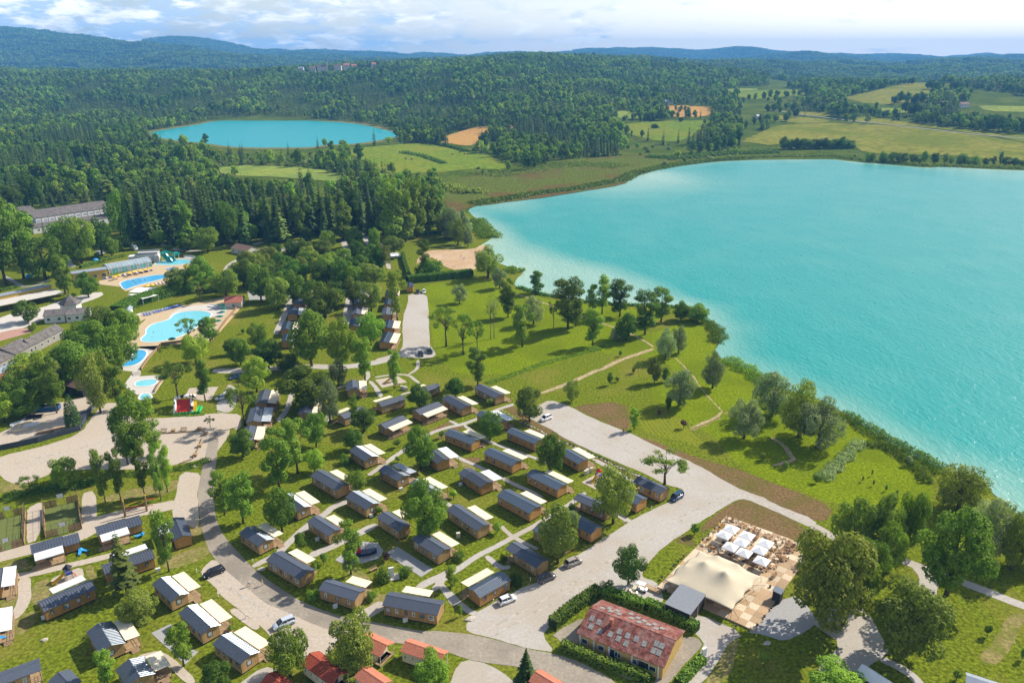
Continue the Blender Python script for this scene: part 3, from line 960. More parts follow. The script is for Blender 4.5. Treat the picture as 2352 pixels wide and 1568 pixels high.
def gn_scatter(name,label,pts,idx,rot,scl,objs):
 me=bpy.data.meshes.new(name)
 me.vertices.add(len(pts));me.vertices.foreach_set('co',np.asarray(pts,np.float32).ravel())
 for nm,ty,arr in(('idx','INT',idx),('rot','FLOAT',rot),('scl','FLOAT',scl)):
  at=me.attributes.new(nm,ty,'POINT')
  at.data.foreach_set('value',np.asarray(arr,np.int32 if ty=='INT' else np.float32))
 o=link(name,me)
 c=bpy.data.collections.new(name+'_kinds')
 for k,ob in enumerate(objs):
  ob.name='%s_%02d'%(name,k)
  c.objects.link(ob)
 objs.sort(key=lambda q:q.name)
 ng=bpy.data.node_groups.new(name,'GeometryNodeTree')
 ng.interface.new_socket('Geometry',in_out='INPUT',socket_type='NodeSocketGeometry')
 ng.interface.new_socket('Geometry',in_out='OUTPUT',socket_type='NodeSocketGeometry')
 N,L=ng.nodes.new,ng.links.new
 gi,go=N('NodeGroupInput'),N('NodeGroupOutput')
 ci=N('GeometryNodeCollectionInfo');ci.inputs['Collection'].default_value=c
 ci.inputs['Separate Children'].default_value=True;ci.inputs['Reset Children'].default_value=True
 ip=N('GeometryNodeInstanceOnPoints');ip.inputs['Pick Instance'].default_value=True
 def attr(nm,ty):
  n=N('GeometryNodeInputNamedAttribute');n.data_type=ty;n.inputs['Name'].default_value=nm
  return[s for s in n.outputs if s.enabled and s.name=='Attribute'][0]
 L(gi.outputs[0],ip.inputs['Points']);L(ci.outputs[0],ip.inputs['Instance'])
 L(attr('idx','INT'),ip.inputs['Instance Index'])
 cx=N('ShaderNodeCombineXYZ');L(attr('rot','FLOAT'),cx.inputs['Z'])
 er=N('FunctionNodeEulerToRotation');L(cx.outputs[0],er.inputs[0]);L(er.outputs[0],ip.inputs['Rotation'])
 L(attr('scl','FLOAT'),ip.inputs['Scale'])
 L(ip.outputs[0],go.inputs[0])
 md=o.modifiers.new('scatter','NODES');md.node_group=ng
 struct(o,'stuff')
 o['label']=label
 return o
CAMP_LINE_X=[-400,0,60,250,300,480,560,700,800,900,1000,1040,1075]
CAMP_LINE_Y=[570,560,560,540,500,470,465,462,462,466,468,470,484]
def noise2(x,y,wl,seed):
 rs=np.random.RandomState(seed)
 n=np.zeros_like(x)
 for i in range(8):
  a,p=rs.uniform(0,6.28,2)
  w=wl*rs.uniform(0.7,1.6)
  n+=np.sin((x*np.cos(a)+y*np.sin(a))/w*6.28+p)
 return n/8**0.5/0.7
def build_forest():
 rs=np.random.RandomState(11)
 bands=[('mid',440,1350,8.4),('far',1350,3100,10.5),('clump',3100,9900,52)]
 for lod,y0,y1,sp in bands:
  xm=y1*0.80
  gx,gy=np.meshgrid(np.arange(-xm,xm,sp),np.arange(y0,y1,sp))
  x=(gx+rs.uniform(-.48,.48,gx.shape)*sp).ravel();y=(gy+rs.uniform(-.48,.48,gy.shape)*sp).ravel()
  k=np.abs(x)<y*0.76+40
  x,y=x[k],y[k]
  z=Zarr(x,y)
  d=y*CP-(z-CAM_H)*SP
  px=1176+1764*x/d;py=784-1764*(y*SP+(z-CAM_H)*CP)/d
  keep=(px>-260)&(px<2620)
  if lod=='mid':
   keep&=py<np.interp(px,CAMP_LINE_X,CAMP_LINE_Y)
   keep&=~inside([(40,540),(50,486),(120,478),(285,468),(300,505),(270,560),(180,560)],px,py)
   keep&=~((px>1040)&(py>400)&(px<1100)&(py>455))
  marsh=np.zeros(len(x),bool)
  for key,poly in FAR_POLYS:
   ins=inside(poly,x,y)
   if key in('green','wheat','road','water'):
    keep&=~ins
   if key=='marsh':
    marsh|=ins
  keep&=~marsh
  # open views: nothing tall grows right in front of a field or the small lake
  if lod!='clump':
   for hh in(4.5,9.0,14.0):
    k_=(CAM_H-z)/np.maximum(CAM_H-z-hh,8)
    hit=np.zeros(len(x),bool)
    for key,poly in FAR_POLYS[:-1]:
     if key in('green','wheat','water')and poly is not big_lake_poly:
      hit|=inside(poly,x*k_,y*k_)
    keep&=~(hit&(rs.rand(len(x))<(0.4 if hh<5 else 0.72)))
    # grassland between hedges on the gentle right-hand slope
  n1=noise2(x,y,260,4)
  if lod!='clump':
   open_=(px>1700)&(y<3000)&(n1<-0.05)&(py>178)
   shore=(px>1420)&(py>345)&(y<1100)
   keep&=~open_
   keep&=~(shore&(rs.rand(len(x))<0.85))
  else:
   keep&=~((n1<-1.15)&(y<6000))
  x,y,z,px,py,n1=x[keep],y[keep],z[keep],px[keep],py[keep],n1[keep]
  n=len(x)
  if lod=='clump':
   idx=rs.randint(0,4,n);scl=rs.uniform(0.85,1.3,n)
  else:
   nb=9
   n2=noise2(x,y,150,9)
   n3=noise2(x,y,420,17)
   con=(n2+0.4*rs.randn(n)+np.where((px>150)&(px<1050)&(py>205)&(py<290),0.75,0)+np.where((px<260)&(py>300),0.45,0)-np.where(py<180,0.25,0))>0.38
   idx=np.where(con,6+rs.choice(3,n,p=[.5,.3,.2]),np.where(n3>.45,rs.choice(6,n,p=[.15,.34,.04,.18,.09,.20]),np.where(n3<-.45,rs.choice(6,n,p=[.30,.05,.42,.05,.16,.02]),rs.choice(6,n,p=[.24,.17,.22,.13,.14,.10]))))
   scl=rs.uniform(0.55,1.25,n)*np.where(con,1.0,0.95)*(1+.12*np.sin(n3*3+n2))
   if lod=='mid':
   # wet scrub in front of the small lake and along the far shore
    scrub=((px>380)&(px<1120)&(py>345)&(py<440)&(rs.rand(n)<0.72))|((px>1420)&(py>335)&(y<1150))
    idx=np.where(scrub,rs.choice([9,10,11,1,5],n,p=[.25,.3,.25,.12,.08]),idx)
    scl=np.where(scrub,scl*0.8,scl)
  print('forest',lod,n)
  gn_scatter('forest',{'mid':'mixed woodland and scrub around and behind the small lake','far':'dense mixed forest covering the ridge beyond the small lake','clump':'blue green forest on the distant hills'}[lod],np.column_stack([x,y,z-0.3]),idx,rs.uniform(0,6.28,n),scl,LIB[lod])
build_forest()
# ------------------------------------------------------------------ ground of the campsite
M_lawn=mat('mown_lawn',(0.128,0.160,0.012),0.95,0.3,1.4,coord='World',bump=0.5,bscale=3.0,big=0.055,bigcol=(0.185,0.178,0.028),biglo=0.50,bighi=0.70)
M_lush=mat('lakeside_lawn',(0.155,0.205,0.008),0.95,0.22,1.3,coord='World',bump=0.5,bscale=3.0,big=0.05,bigcol=(0.125,0.17,0.008))
M_drygrass=mat('dry_grass',(0.24,0.20,0.075),0.95,0.2,1.2,coord='World',bump=0.4,bscale=4,big=0.25,bigcol=(0.165,0.175,0.035))
M_gravel=mat('pale_gravel',(0.445,0.41,0.365),0.95,0.055,1.6,coord='World',bump=0.25,bscale=6,big=0.06,bigcol=(0.415,0.365,0.30))
M_pinkgravel=mat('warm_gravel',(0.47,0.40,0.32),0.95,0.06,1.6,coord='World',bump=0.25,bscale=6,big=0.07,bigcol=(0.46,0.385,0.295))
M_asphalt=mat('worn_asphalt',(0.33,0.285,0.225),0.92,0.08,1.6,coord='World',bump=0.3,bscale=8,big=0.09,bigcol=(0.26,0.225,0.18))
M_soil=mat('bare_soil',(0.175,0.115,0.052),0.98,0.18,1.5,coord='World',bump=0.6,bscale=4,big=0.12,bigcol=(0.125,0.115,0.03),biglo=0.45,bighi=0.7)
M_track=mat('trodden_straw',(0.40,0.31,0.18),0.95,0.2,1.2,coord='World',bump=0.3,bscale=5,big=0.4,bigcol=(0.24,0.22,0.07),biglo=0.55,bighi=0.7)
M_sand=mat('beach_sand',(0.46,0.315,0.19),0.95,0.10,0.8,coord='World',bump=0.3,bscale=3,big=0.08,bigcol=(0.52,0.38,0.24))
M_poolpave=mat('pool_paving',(0.52,0.40,0.25),0.85,0.06,0.6,coord='World')
M_paveW=mat('white_paving',(0.56,0.52,0.46),0.8,0.06,0.9,coord='World')
M_tiles=mat('terracotta_paving',(0.42,0.25,0.19),0.85,0.10,0.8,coord='World')
M_greygravel=mat('grey_chippings',(0.36,0.35,0.335),0.95,0.12,3.0,coord='World',bump=0.5,bscale=8)
M_turf=mat('artificial_turf',(0.14,0.165,0.05),0.95,0.1,2.0,coord='World')
def lane(name,segs,w,m,dz,w1=None,jit=0.2,step=1.5,seed=1):
 return sheet(name,strip(pts_of(segs,G),w,w1),m,dz,step=step,jit=jit,rounds=1,seed=seed)[0]
def area(name,segs,m,dz,jit=0.25,step=1.5,rounds=1,seed=1):
 return sheet(name,pts_of(segs,G),m,dz,step=step,jit=jit,rounds=rounds,seed=seed)[0]
lawn_poly=pts_of([('P',[(-1400,1900),(-700,520),(0,512),(60,505),(280,500),(480,500),(700,500),(900,500),(1040,492),(1076,488)])],G)+pts_of(BIG_SHORE_NEAR,G)[::-1]+pts_of([('P',[(3600,1900)])],G)
sheet('lawn',lawn_poly,M_lawn,0.012,step=8,jit=0.2,rounds=1)
area('lawn',[('P',[(1290,800),(1400,770),(1500,765),(1600,730),(1640,800),(1730,850),(1760,900),(1900,930),(1960,980),(2050,1040),(2130,1080),(2150,1150),(2100,1180),(1950,1170),(1700,1080),(1640,1000),(1560,960),(1480,900),(1560,850),(1500,820)])],M_lush,0.017,jit=1.0)
area('lawn',[('P',[(960,655),(1100,640),(1180,660),(1260,690),(1400,705),(1540,715),(1480,760),(1390,800),(1200,860),(1050,860),(1000,820),(985,720)])],M_lush,0.018,jit=1.2,seed=3)
# worn and dry patches of grass
for k,pg in enumerate([[('A4',[(1830,1060),(1932,1040),(1932,1140),(1750,1420),(1580,1400),(1700,1250)])],[('A0',[(0,700),(130,640),(230,640),(260,730),(60,770)])],[('A0',[(620,700),(700,660),(750,780),(700,810),(640,780)])],[('A0',[(220,880),(280,790),(380,775),(400,850),(340,990),(240,1000)])],[('A0',[(60,800),(150,790),(150,900),(120,1000),(50,1070),(0,960)])],[('A0',[(760,690),(860,620),(880,700),(780,740)])],[('A0',[(60,1110),(220,1030),(300,1050),(200,1190),(70,1230)])],[('A0',[(1180,640),(1400,580),(1580,520),(1600,610),(1380,690),(1250,720)])],[('A0',[(780,160),(1000,120),(1340,20),(1340,110),(1100,150),(900,195)])],[('A0',[(1420,380),(1490,360),(1530,440),(1440,480)])],[('B0',[(0,1320),(60,1360),(380,1390),(400,1330),(430,1380),(200,1450),(0,1450)])],[('A1',[(1040,650),(1250,740),(1320,900),(1230,1010),(1180,1000),(1260,880)])],[('B3',[(1200,880),(1440,790),(1480,800),(1300,890),(1220,910)])],[('B2',[(690,1130),(760,1150),(880,1250),(760,1230)])],[('B3',[(1500,740),(1545,745),(1540,765),(1490,770)])],[('A3',[(960,1220),(1050,1230),(1020,1400),(930,1568),(760,1568),(880,1420)])],[('A1',[(1320,880),(1420,900),(1400,980),(1290,1060),(1250,1040)])],[('B0',[(880,1480),(1100,1420),(1500,1330),(1530,1350),(1480,1440),(1200,1470),(900,1520)])]]):
 area('dry_grass',pg,M_drygrass,0.022+0.0004*k,jit=0.8,seed=k)
 # brown seed-bed soil
area('bare_soil',[('B3',[(180,692),(640,650),(700,860),(640,905),(300,762)])],M_soil,0.030,jit=0.3)
area('bare_soil',[('P',[(1450,1000),(1490,1008),(1600,1050),(1720,1085),(1820,1125),(1915,1165),(1893,1196),(1858,1192),(1700,1122),(1560,1052)])],M_soil,0.0304,jit=0.4)
area('bare_soil',[('A3',[(1060,178),(1160,202),(1590,405),(1545,530),(1480,512),(950,318),(765,462),(755,385),(960,232)])],M_soil,0.0308,jit=0.3)
area('bare_soil',[('A3',[(560,500),(640,445),(710,480),(720,540),(640,520)])],M_soil,0.0312,jit=0.3)
area('bare_soil',[('B2',[(1085,722),(1190,692),(1240,745),(1500,892),(1933,1105),(1933,1155),(1600,1010),(1260,860),(1190,800)]),('B3',[(830,1290),(720,1330),(600,1240),(420,1160)])],M_soil,0.0316,jit=0.25)
area('bare_soil',[('B2',[(470,905),(640,830),(665,848),(480,930)])],M_soil,0.0320)
area('bare_soil',[('B2',[(520,960),(720,850),(780,880),(640,930),(560,990)])],M_soil,0.0324)
area('bare_soil',[('B2',[(690,1150),(930,1130),(900,1180),(860,1210),(700,1130)])],M_soil,0.0328)
# gravel car park, court and lanes
area('gravel_ground',[('B2',[(1500,640),(1660,690),(1933,830)]),('B3',[(620,900),(1000,1080),(1250,1190),(1500,1340),(1905,1530)]),('A3',[(1640,345),(1610,408),(1400,310),(1160,200),(1060,175),(960,230),(760,350),(640,432),(540,500),(430,590),(330,690),(310,765),(420,800),(460,860),(480,960)]),('A2',[(1932,985),(1800,920),(1640,850),(1480,880),(1230,1060),(1140,1130),(1080,1215),(1180,1335),(1000,1312),(700,1232),(500,1186),(500,1110),(540,1062),(580,1030),(870,872),(960,832),(1040,802),(1200,692),(1350,592),(1440,542),(1540,472),(1720,352),(1800,312),(1932,242)]),('A3',[(520,200),(560,125)]),('B3',[(1040,1500),(1160,1450),(1130,1400),(1000,1372),(880,1312),(850,1292),(620,1192),(430,1112),(200,1012),(0,892)]),('B2',[(1330,802),(1232,748),(1400,690)])],M_gravel,0.036,jit=0.35,rounds=1)
area('gravel_ground',[('C1',[(1340,870),(1335,815),(1480,812),(1495,900),(1500,1050),(1512,1254)]),('B2',[(478,180),(530,250),(480,282),(420,287),(310,278),(180,272),(100,310),(0,345),(0,290),(110,265),(200,240),(245,180),(235,0)]),('C1',[(1290,1150),(1295,1000)])],M_gravel,0.0364,jit=0.2)
lane('gravel_lane',[('B1',[(1640,290),(1520,318),(1400,340),(1200,365),(950,352),(700,368),(350,392),(110,392)])],4.5,M_gravel,0.0368)
area('gravel_ground',[('B0',[(0,1122),(330,1050),(690,938),(820,745),(900,665),(1050,672),(1110,800),(1300,802),(1500,792),(1780,762),(1933,760)]),('B1',[(130,742),(230,760),(345,765),(362,850),(330,900),(262,880)]),('B0',[(1960,960),(1830,1130),(1540,1195),(1300,1232),(1070,1240),(900,1242),(640,1240),(450,1262),(400,1292),(200,1372),(60,1352),(0,1292),(-80,1200)])],M_pinkgravel,0.0372)
area('gravel_ground',[('B0',[(-60,1090),(-40,940),(30,915),(150,850),(250,740),(300,690),(560,660),(680,620),(900,590),(905,660),(825,690),(695,872),(600,905),(300,990)])],M_pinkgravel,0.0376)
area('gravel_ground',[('A0',[(1362,-30),(1330,130),(1300,250),(1310,330),(1420,382),(1502,402),(1500,250),(1492,130),(1532,-10)])],M_pinkgravel,0.038)
lane('gravel_lane',[('A0',[(-100,640),(60,600),(240,555),(460,500),(650,440),(740,340),(950,290),(1200,245),(1330,215)])],4.6,M_pinkgravel,0.0384)
area('gravel_ground',[('A0',[(608,140),(722,110),(742,330),(660,470),(600,490),(622,400)])],M_pinkgravel,0.0388)
area('gravel_ground',[('A0',[(205,250),(310,195),(340,260),(295,490),(190,520),(210,330)])],M_pinkgravel,0.0392)
area('gravel_ground',[('A1',[(30,810),(0,720),(110,620),(300,730),(450,845),(560,925),(680,980),(830,1080),(980,1150),(1080,1200),(980,1350),(780,1402),(700,1422),(520,1202),(440,1132),(280,1002),(140,882)]),('A0',[(1640,850),(1530,770),(1505,700)])],M_pinkgravel,0.0396)
area('gravel_ground',[('A2',[(360,1640),(400,1482),(480,1382),(680,1422),(860,1540),(900,1640)])],M_gravel,0.040)
area('gravel_ground',[('A1',[(260,1600),(480,1442),(600,1482),(560,1620)])],M_gravel,0.0404)
area('gravel_ground',[('A3',[(600,1110),(740,1040),(1090,1195),(960,1272),(900,1402),(740,1600),(600,1600),(795,1292),(740,1202)])],M_gravel,0.0408)
area('gravel_ground',[('A3',[(1090,1185),(1345,950),(1500,900),(1650,1100),(1560,1182),(1400,1262),(1240,1202)])],M_greygravel,0.0412,jit=0.3)
area('gravel_ground',[('A4',[(330,1100),(430,1000),(640,1010),(745,1000),(850,1202),(935,1332),(820,1392),(700,1500),(380,1480),(400,1440),(565,1272),(380,1152)])],M_gravel,0.0416)
lane('path',[('A4',[(880,570),(1000,640),(1250,730),(1550,835),(1932,985),(2200,1090)])],2.7,M_gravel,0.042)
lane('path',[('A3',[(1590,370),(1700,430),(1780,480)]),('A4',[(700,480),(800,530),(930,600)])],2.8,M_gravel,0.0422)
area('path',[('A4',[(1060,670),(1200,720),(1300,800),(1260,940),(1160,900),(1110,850),(1150,770)])],M_gravel,0.0424)
lane('path',[('A4',[(840,1378),(1000,1450),(1110,1530),(1180,1620)])],1.8,M_gravel,0.0428)
# tarmac road
area('road',[('A1',[(150,-330)]),('A1',[(110,0),(112,300),(160,432),(270,562),(400,702),(560,822),(780,962),(1050,1062),(1280,1102),(1700,1182)]),('A2',[(240,1172),(500,1192),(700,1235),(1000,1320),(1172,1345),(1400,1420),(1700,1600),(1350,1640),(1250,1568),(1050,1472),(880,1442),(680,1420),(480,1382),(370,1332),(0,1267)]),('A1',[(1100,1212),(870,1132),(620,1012),(500,972),(380,872),(150,682),(60,562),(-5,332),(-20,100),(40,-150),(80,-330)])],M_asphalt,0.044,jit=0.12,rounds=2)
area('asphalt_yard',[('A2',[(1140,1200),(1400,1060),(1330,1180),(1800,1568),(1600,1490),(1230,1280),(1200,1240)])],M_asphalt,0.0444)
area('asphalt_yard',[('A3',[(610,1220),(740,1220),(780,1290),(640,1420),(500,1600),(380,1600),(480,1460),(580,1300)])],M_asphalt,0.0448)
# footpaths between the cabins
PATHS=[([('B2',[(-60,1290),(0,1250),(230,1085),(470,930),(620,880),(760,850),(880,805),(1040,730),(1190,680)])],1.6),([('B2',[(760,850),(880,950),(1000,1010),(1200,1080),(1370,1140),(1480,1180)])],1.3),([('B2',[(640,820),(720,860)])],1.2),([('B2',[(640,1100),(740,1150),(900,1220),(1100,1320),(1300,1410),(1440,1480)])],1.3),([('A2',[(430,720),(560,620),(870,462),(1010,382),(1240,250),(1400,130)])],1.5),([('A2',[(760,380),(800,420),(850,465),(960,520),(1040,560)])],1.2),([('A2',[(650,610),(760,700),(830,690)])],1.5),([('A2',[(130,850),(290,770),(470,690)])],2.0),([('A2',[(270,800),(380,900),(500,1010),(575,1050)])],1.4),([('A2',[(310,190),(400,240)])],1.2),([('A2',[(780,20),(880,80),(960,110)])],1.3),([('A1',[(590,590),(700,480),(820,375),(950,290),(1000,240),(1180,175),(1300,130)])],2.0),([('A1',[(830,610),(950,560),(1100,490),(1330,370)])],2.3),([('A1',[(400,690),(560,610),(640,560)])],1.6),([('A1',[(1760,870),(1850,770),(1932,720)])],1.6),([('B2',[(0,450),(150,425),(290,425),(380,500)])],1.3),([('B2',[(290,425),(370,370),(370,300)])],1.3),([('B2',[(0,530),(50,620)])],1.5),([('B2',[(220,600),(300,575),(420,540)])],1.2),([('B1',[(1460,480),(1530,560),(1560,610)])],1.5),([('B1',[(1440,400),(1450,440),(1420,480),(1180,540)])],1.4),([('B1',[(670,830),(740,740),(770,650),(800,560)])],1.8),([('B1',[(1090,830),(1110,780),(1140,740)])],1.8),([('A1',[(1230,1060),(1300,1020),(1390,970)])],3.0),([('B3',[(370,1150),(520,1230),(640,1300),(740,1360)])],1.4),([('A2',[(1610,270),(1700,330),(1740,350)])],1.3),([('A3',[(110,290),(220,350)])],1.3),([('A0',[(50,775),(250,745),(480,690),(700,640),(870,600)])],2.2),([('A0',[(180,770),(190,900),(170,980),(120,1060),(40,1095)])],2.4),([('A0',[(1750,1010),(1850,1090),(1950,1160)])],1.6),([('A0',[(1040,1380),(1200,1340),(1320,1440),(1460,1568)])],1.6),([('C1',[(430,780),(400,900),(350,1020),(300,1130)])],2.6),([('C1',[(910,760),(880,870),(850,1050)])],4.0),([('C1',[(1125,420),(1150,480),(1165,540),(1190,620)])],2.6),([('A1',[(1800,800),(1870,900),(1932,980)])],1.5)]
for k,(sg,w)in enumerate(PATHS):
 lane('path',sg,w,M_pinkgravel if sg[0][0]=='A0' else M_gravel,0.048+0.0004*k,jit=0.16,step=0.9,seed=k)
for k,(sg,w)in enumerate([([('B2',[(1420,590),(1640,512),(1933,378)]),('B3',[(420,395),(600,300),(890,205)])],1.9),([('B3',[(890,190),(800,130),(700,80),(620,50)]),('D3',[(590,825),(480,785),(300,720),(150,672),(60,640),(0,615)])],1.0),([('B3',[(1060,270),(1200,400),(1340,600),(1480,740)])],0.5),([('B3',[(1480,745),(1420,800),(1220,880)])],1.0),([('B4',[(160,850),(250,900),(310,990),(340,1020),(180,1060)])],1.4)]):
 lane('trodden_path',sg,w,M_track,0.064+0.0004*k,jit=0.28,step=0.8,seed=k+7)
 # sand of the playgrounds, paved pads
area('playground_sand',[('B2',[(0,470),(200,440),(275,490),(60,540)])],M_pinkgravel,0.068,jit=0.05,rounds=0)
area('playground_sand',[('B3',[(270,1350),(420,1270),(560,1330),(390,1410)])],M_pinkgravel,0.068,jit=0.05,rounds=0)
area('playground_sand',[('A1',[(1020,640),(1110,560),(1230,500),(1340,510),(1385,570),(1350,630),(1240,660),(1100,680)])],M_greygravel,0.068,jit=0.04,rounds=0)
area('playground_sand',[('A0',[(375,790),(490,735),(620,690),(640,770),(560,790),(480,830),(400,830)])],M_pinkgravel,0.0684,jit=0.05)
area('paved_pad',[('A1',[(1390,590),(1490,540),(1760,710),(1670,768)])],M_greygravel,0.069,jit=0.06,rounds=0)
area('paved_pad',[('A0',[(1140,1190),(1290,1120),(1310,1150),(1240,1240),(1500,1330),(1400,1430)])],M_greygravel,0.069,jit=0.06,rounds=0)
area('beach',[('C1',[(1488,476),(1600,470),(1860,464),(1905,430),(1990,440),(1900,560),(1850,640),(1720,635),(1620,600),(1585,560),(1500,520),(1400,590),(1410,540)])],M_sand,0.062,jit=0.6)
area('gravel_ground',[('B0',[(1590,615),(1625,542),(1875,530),(1815,640),(1740,650)])],M_pinkgravel,0.066,jit=0.1,rounds=0)
area('gravel_ground',[('B1',[(120,720),(210,560),(250,500),(330,560),(300,720),(230,760)])],M_gravel,0.0664,jit=0.1)
area('gravel_ground',[('C0',[(2270,930),(2352,930),(2430,950),(2440,1010),(2290,1010)])],M_greygravel,0.066,jit=0.1,rounds=0)
# tyre tracks and worn patches
M_tracks=mat('compacted_track',(0.40,0.345,0.27),0.95,0.14,1.2,coord='World',big=0.5,bigcol=(0.46,0.42,0.365),biglo=0.42,bighi=0.6)
for k,(sg,w)in enumerate([([('A2',[(620,1190),(760,1110),(900,1040),(1100,930),(1300,820),(1500,700),(1700,560),(1932,420)])],.55),([('A2',[(700,1215),(840,1135),(980,1060),(1160,960),(1360,845),(1550,720),(1760,575),(1932,455)])],.5),([('A3',[(560,330),(760,250),(920,160),(1050,120),(1180,150),(1400,260),(1600,360)])],.6),([('A3',[(600,350),(790,275),(950,190),(1060,145),(1160,175),(1380,285),(1580,385)])],.5),([('B3',[(100,760),(400,900),(700,1040),(1000,1190),(1300,1330),(1500,1440)])],.5),([('B3',[(60,800),(350,935),(640,1070),(950,1225),(1230,1370),(1400,1480)])],.45),([('B0',[(100,1200),(400,1120),(700,1060),(1000,950),(1300,880),(1700,850)])],.6),([('B0',[(150,1240),(430,1160),(730,1095),(1020,985),(1330,860),(1720,820)])],.5),([('A1',[(80,760),(300,900),(500,1040),(700,1180),(850,1260)])],.5),([('A1',[(60,30),(58,250),(95,440),(210,610),(400,770),(560,890),(760,1000),(1000,1100),(1280,1150),(1700,1220)])],.5)]):
 lane('tyre_track',sg,w,M_tracks if k<9 else M_asphalt,0.0462+0.0002*k,jit=0.35,step=0.8,seed=k+90)
M_mow=mat('mown_stripe',(0.185,0.205,0.018),0.95,0.2,1.3,coord='World')
for k in range(11):
 lane('mown_stripe',[('B3',[(760+k*34,770+k*2),(790+k*42,850+k*8),(850+k*52,930+k*14)])],0.9,M_mow,0.0262+0.0002*k,jit=0.22,step=1.0,seed=k+300)
 # ------------------------------------------------------------------ cabins
def board_mat(name,c1,c2,step=0.16):
 """vertical boarding: each board its own tint, dark joints, grain"""
 m=bpy.data.materials.new(name)
 m.use_nodes=True
 nt=m.node_tree
 N,L=nt.nodes.new,nt.links.new
 b=nt.nodes['Principled BSDF']
 tc=N('ShaderNodeTexCoord');sp=N('ShaderNodeSeparateXYZ');L(tc.outputs['Object'],sp.inputs[0])
 ad=N('ShaderNodeMath');ad.operation='ADD';L(sp.outputs['X'],ad.inputs[0]);L(sp.outputs['Y'],ad.inputs[1])
 dv=N('ShaderNodeMath');dv.operation='DIVIDE';L(ad.outputs[0],dv.inputs[0]);dv.inputs[1].default_value=step
 fl=N('ShaderNodeMath');fl.operation='FLOOR';L(dv.outputs[0],fl.inputs[0])
 fr=N('ShaderNodeMath');fr.operation='FRACT';L(dv.outputs[0],fr.inputs[0])
 wn=N('ShaderNodeTexWhiteNoise');wn.noise_dimensions='1D';L(fl.outputs[0],wn.inputs['W'])
 ns=N('ShaderNodeTexNoise');ns.inputs['Scale'].default_value=1.3;ns.inputs['Detail'].default_value=4
 L(tc.outputs['Object'],ns.inputs['Vector'])
 s=N('ShaderNodeMath');s.operation='MULTIPLY_ADD';L(wn.outputs[0],s.inputs[0]);s.inputs[1].default_value=0.6
 s2=N('ShaderNodeMath');s2.operation='MULTIPLY_ADD';L(ns.outputs['Fac'],s2.inputs[0]);s2.inputs[1].default_value=0.8;s2.inputs[2].default_value=-0.2
 L(s2.outputs[0],s.inputs[2]);s.use_clamp=True
 mx=N('ShaderNodeMix');mx.data_type='RGBA';L(s.outputs[0],mx.inputs['Factor'])
 mx.inputs['A'].default_value=(*c1,1);mx.inputs['B'].default_value=(*c2,1)
 gp=N('ShaderNodeMath');gp.operation='LESS_THAN';L(fr.outputs[0],gp.inputs[0]);gp.inputs[1].default_value=0.14
 m2=N('ShaderNodeMix');m2.data_type='RGBA';L(gp.outputs[0],m2.inputs['Factor'])
 L(mx.outputs['Result'],m2.inputs['A']);m2.inputs['B'].default_value=(c1[0]*.4,c1[1]*.4,c1[2]*.4,1)
 oi=N('ShaderNodeObjectInfo');hs=N('ShaderNodeHueSaturation');r1=N('ShaderNodeMapRange')
 L(oi.outputs['Random'],r1.inputs['Value']);r1.inputs['To Min'].default_value=0.82;r1.inputs['To Max'].default_value=1.18
 L(r1.outputs[0],hs.inputs['Value']);L(m2.outputs['Result'],hs.inputs['Color'])
 L(hs.outputs[0],b.inputs['Base Color'])
 b.inputs['Roughness'].default_value=0.8
 b.inputs['Specular IOR Level'].default_value=0.15
 return m
M_board=board_mat('weathered_boarding',(0.32,0.195,0.08),(0.55,0.36,0.165))
M_board2=board_mat('amber_boarding',(0.36,0.185,0.05),(0.58,0.33,0.115))
M_slate=mat('slate_shingle',(0.072,0.086,0.115),0.55,0.22,5.0,bump=0.5,bscale=7,spec=0.4,randv=0.18)
M_slateblue=mat('blue_metal_roof',(0.085,0.115,0.155),0.38,0.12,2.0,spec=0.6,randv=0.12)
M_rib=mat('ribbed_metal_roof',(0.12,0.14,0.165),0.28,0.10,2.0,spec=0.6,metal=0.55)
M_voidshade=mat('void_shade',(0.02,0.02,0.022),0.9,0.1,2)  # near-black: shade under raised floors put into the colour
M_trim=mat('dark_trim',(0.045,0.05,0.06),0.6,0.1,2)
M_canvas=mat('cream_canvas',(0.76,0.66,0.48),0.85,0.05,0.7,bump=0.1)
M_whitemetal=mat('white_metal_sheet',(0.74,0.75,0.76),0.5,0.05,1.0)
M_shadedcanvas=mat('shaded_canvas',(0.40,0.43,0.46),0.8,0.06,0.7)  # awning canvas with the shade on it put into the colour
M_deck=mat('deck_wood',(0.36,0.25,0.14),0.85,0.18,3.0,randv=0.12)
M_post=mat('post_wood',(0.30,0.20,0.11),0.85,0.15,3.0)
M_frame=mat('window_frame',(0.05,0.055,0.06),0.5,0.1,2)
M_whiteframe=mat('white_frame',(0.75,0.75,0.73),0.5,0.05,2)
M_white=mat('white_paint',(0.78,0.78,0.76),0.5,0.04,1.5)
M_blue=mat('blue_plastic',(0.05,0.35,0.75),0.45,0.08,2)
def glass_mat(name,col,curtain):
 m=mat(name,col,0.06,0.3,0.8,col2=curtain,spec=0.6,lo=0.45,hi=0.55)
 return m
M_glass=glass_mat('window_glass',(0.10,0.14,0.18),(0.42,0.45,0.47))
M_glassdark=glass_mat('dark_glass',(0.03,0.045,0.06),(0.10,0.13,0.16))
EAVE=2.72
def frame_of(fr,A,B,C,z=EAVE,wmin=3.7,wmax=4.6,w=None):
 a,b,c=G(fr,*A,z),G(fr,*B,z),G(fr,*C,z)
 ex=(a-b);L=ex.length;ex.normalize()
 ey=(c-b);ey-=ex*ey.dot(ex)
 W=w or min(wmax,max(wmin,ey.length));ey.normalize()
 s=1 if ex.cross(ey).z>0 else-1
 return Vector((b.x,b.y,0)),math.atan2(ex.y,ex.x),L,W,s
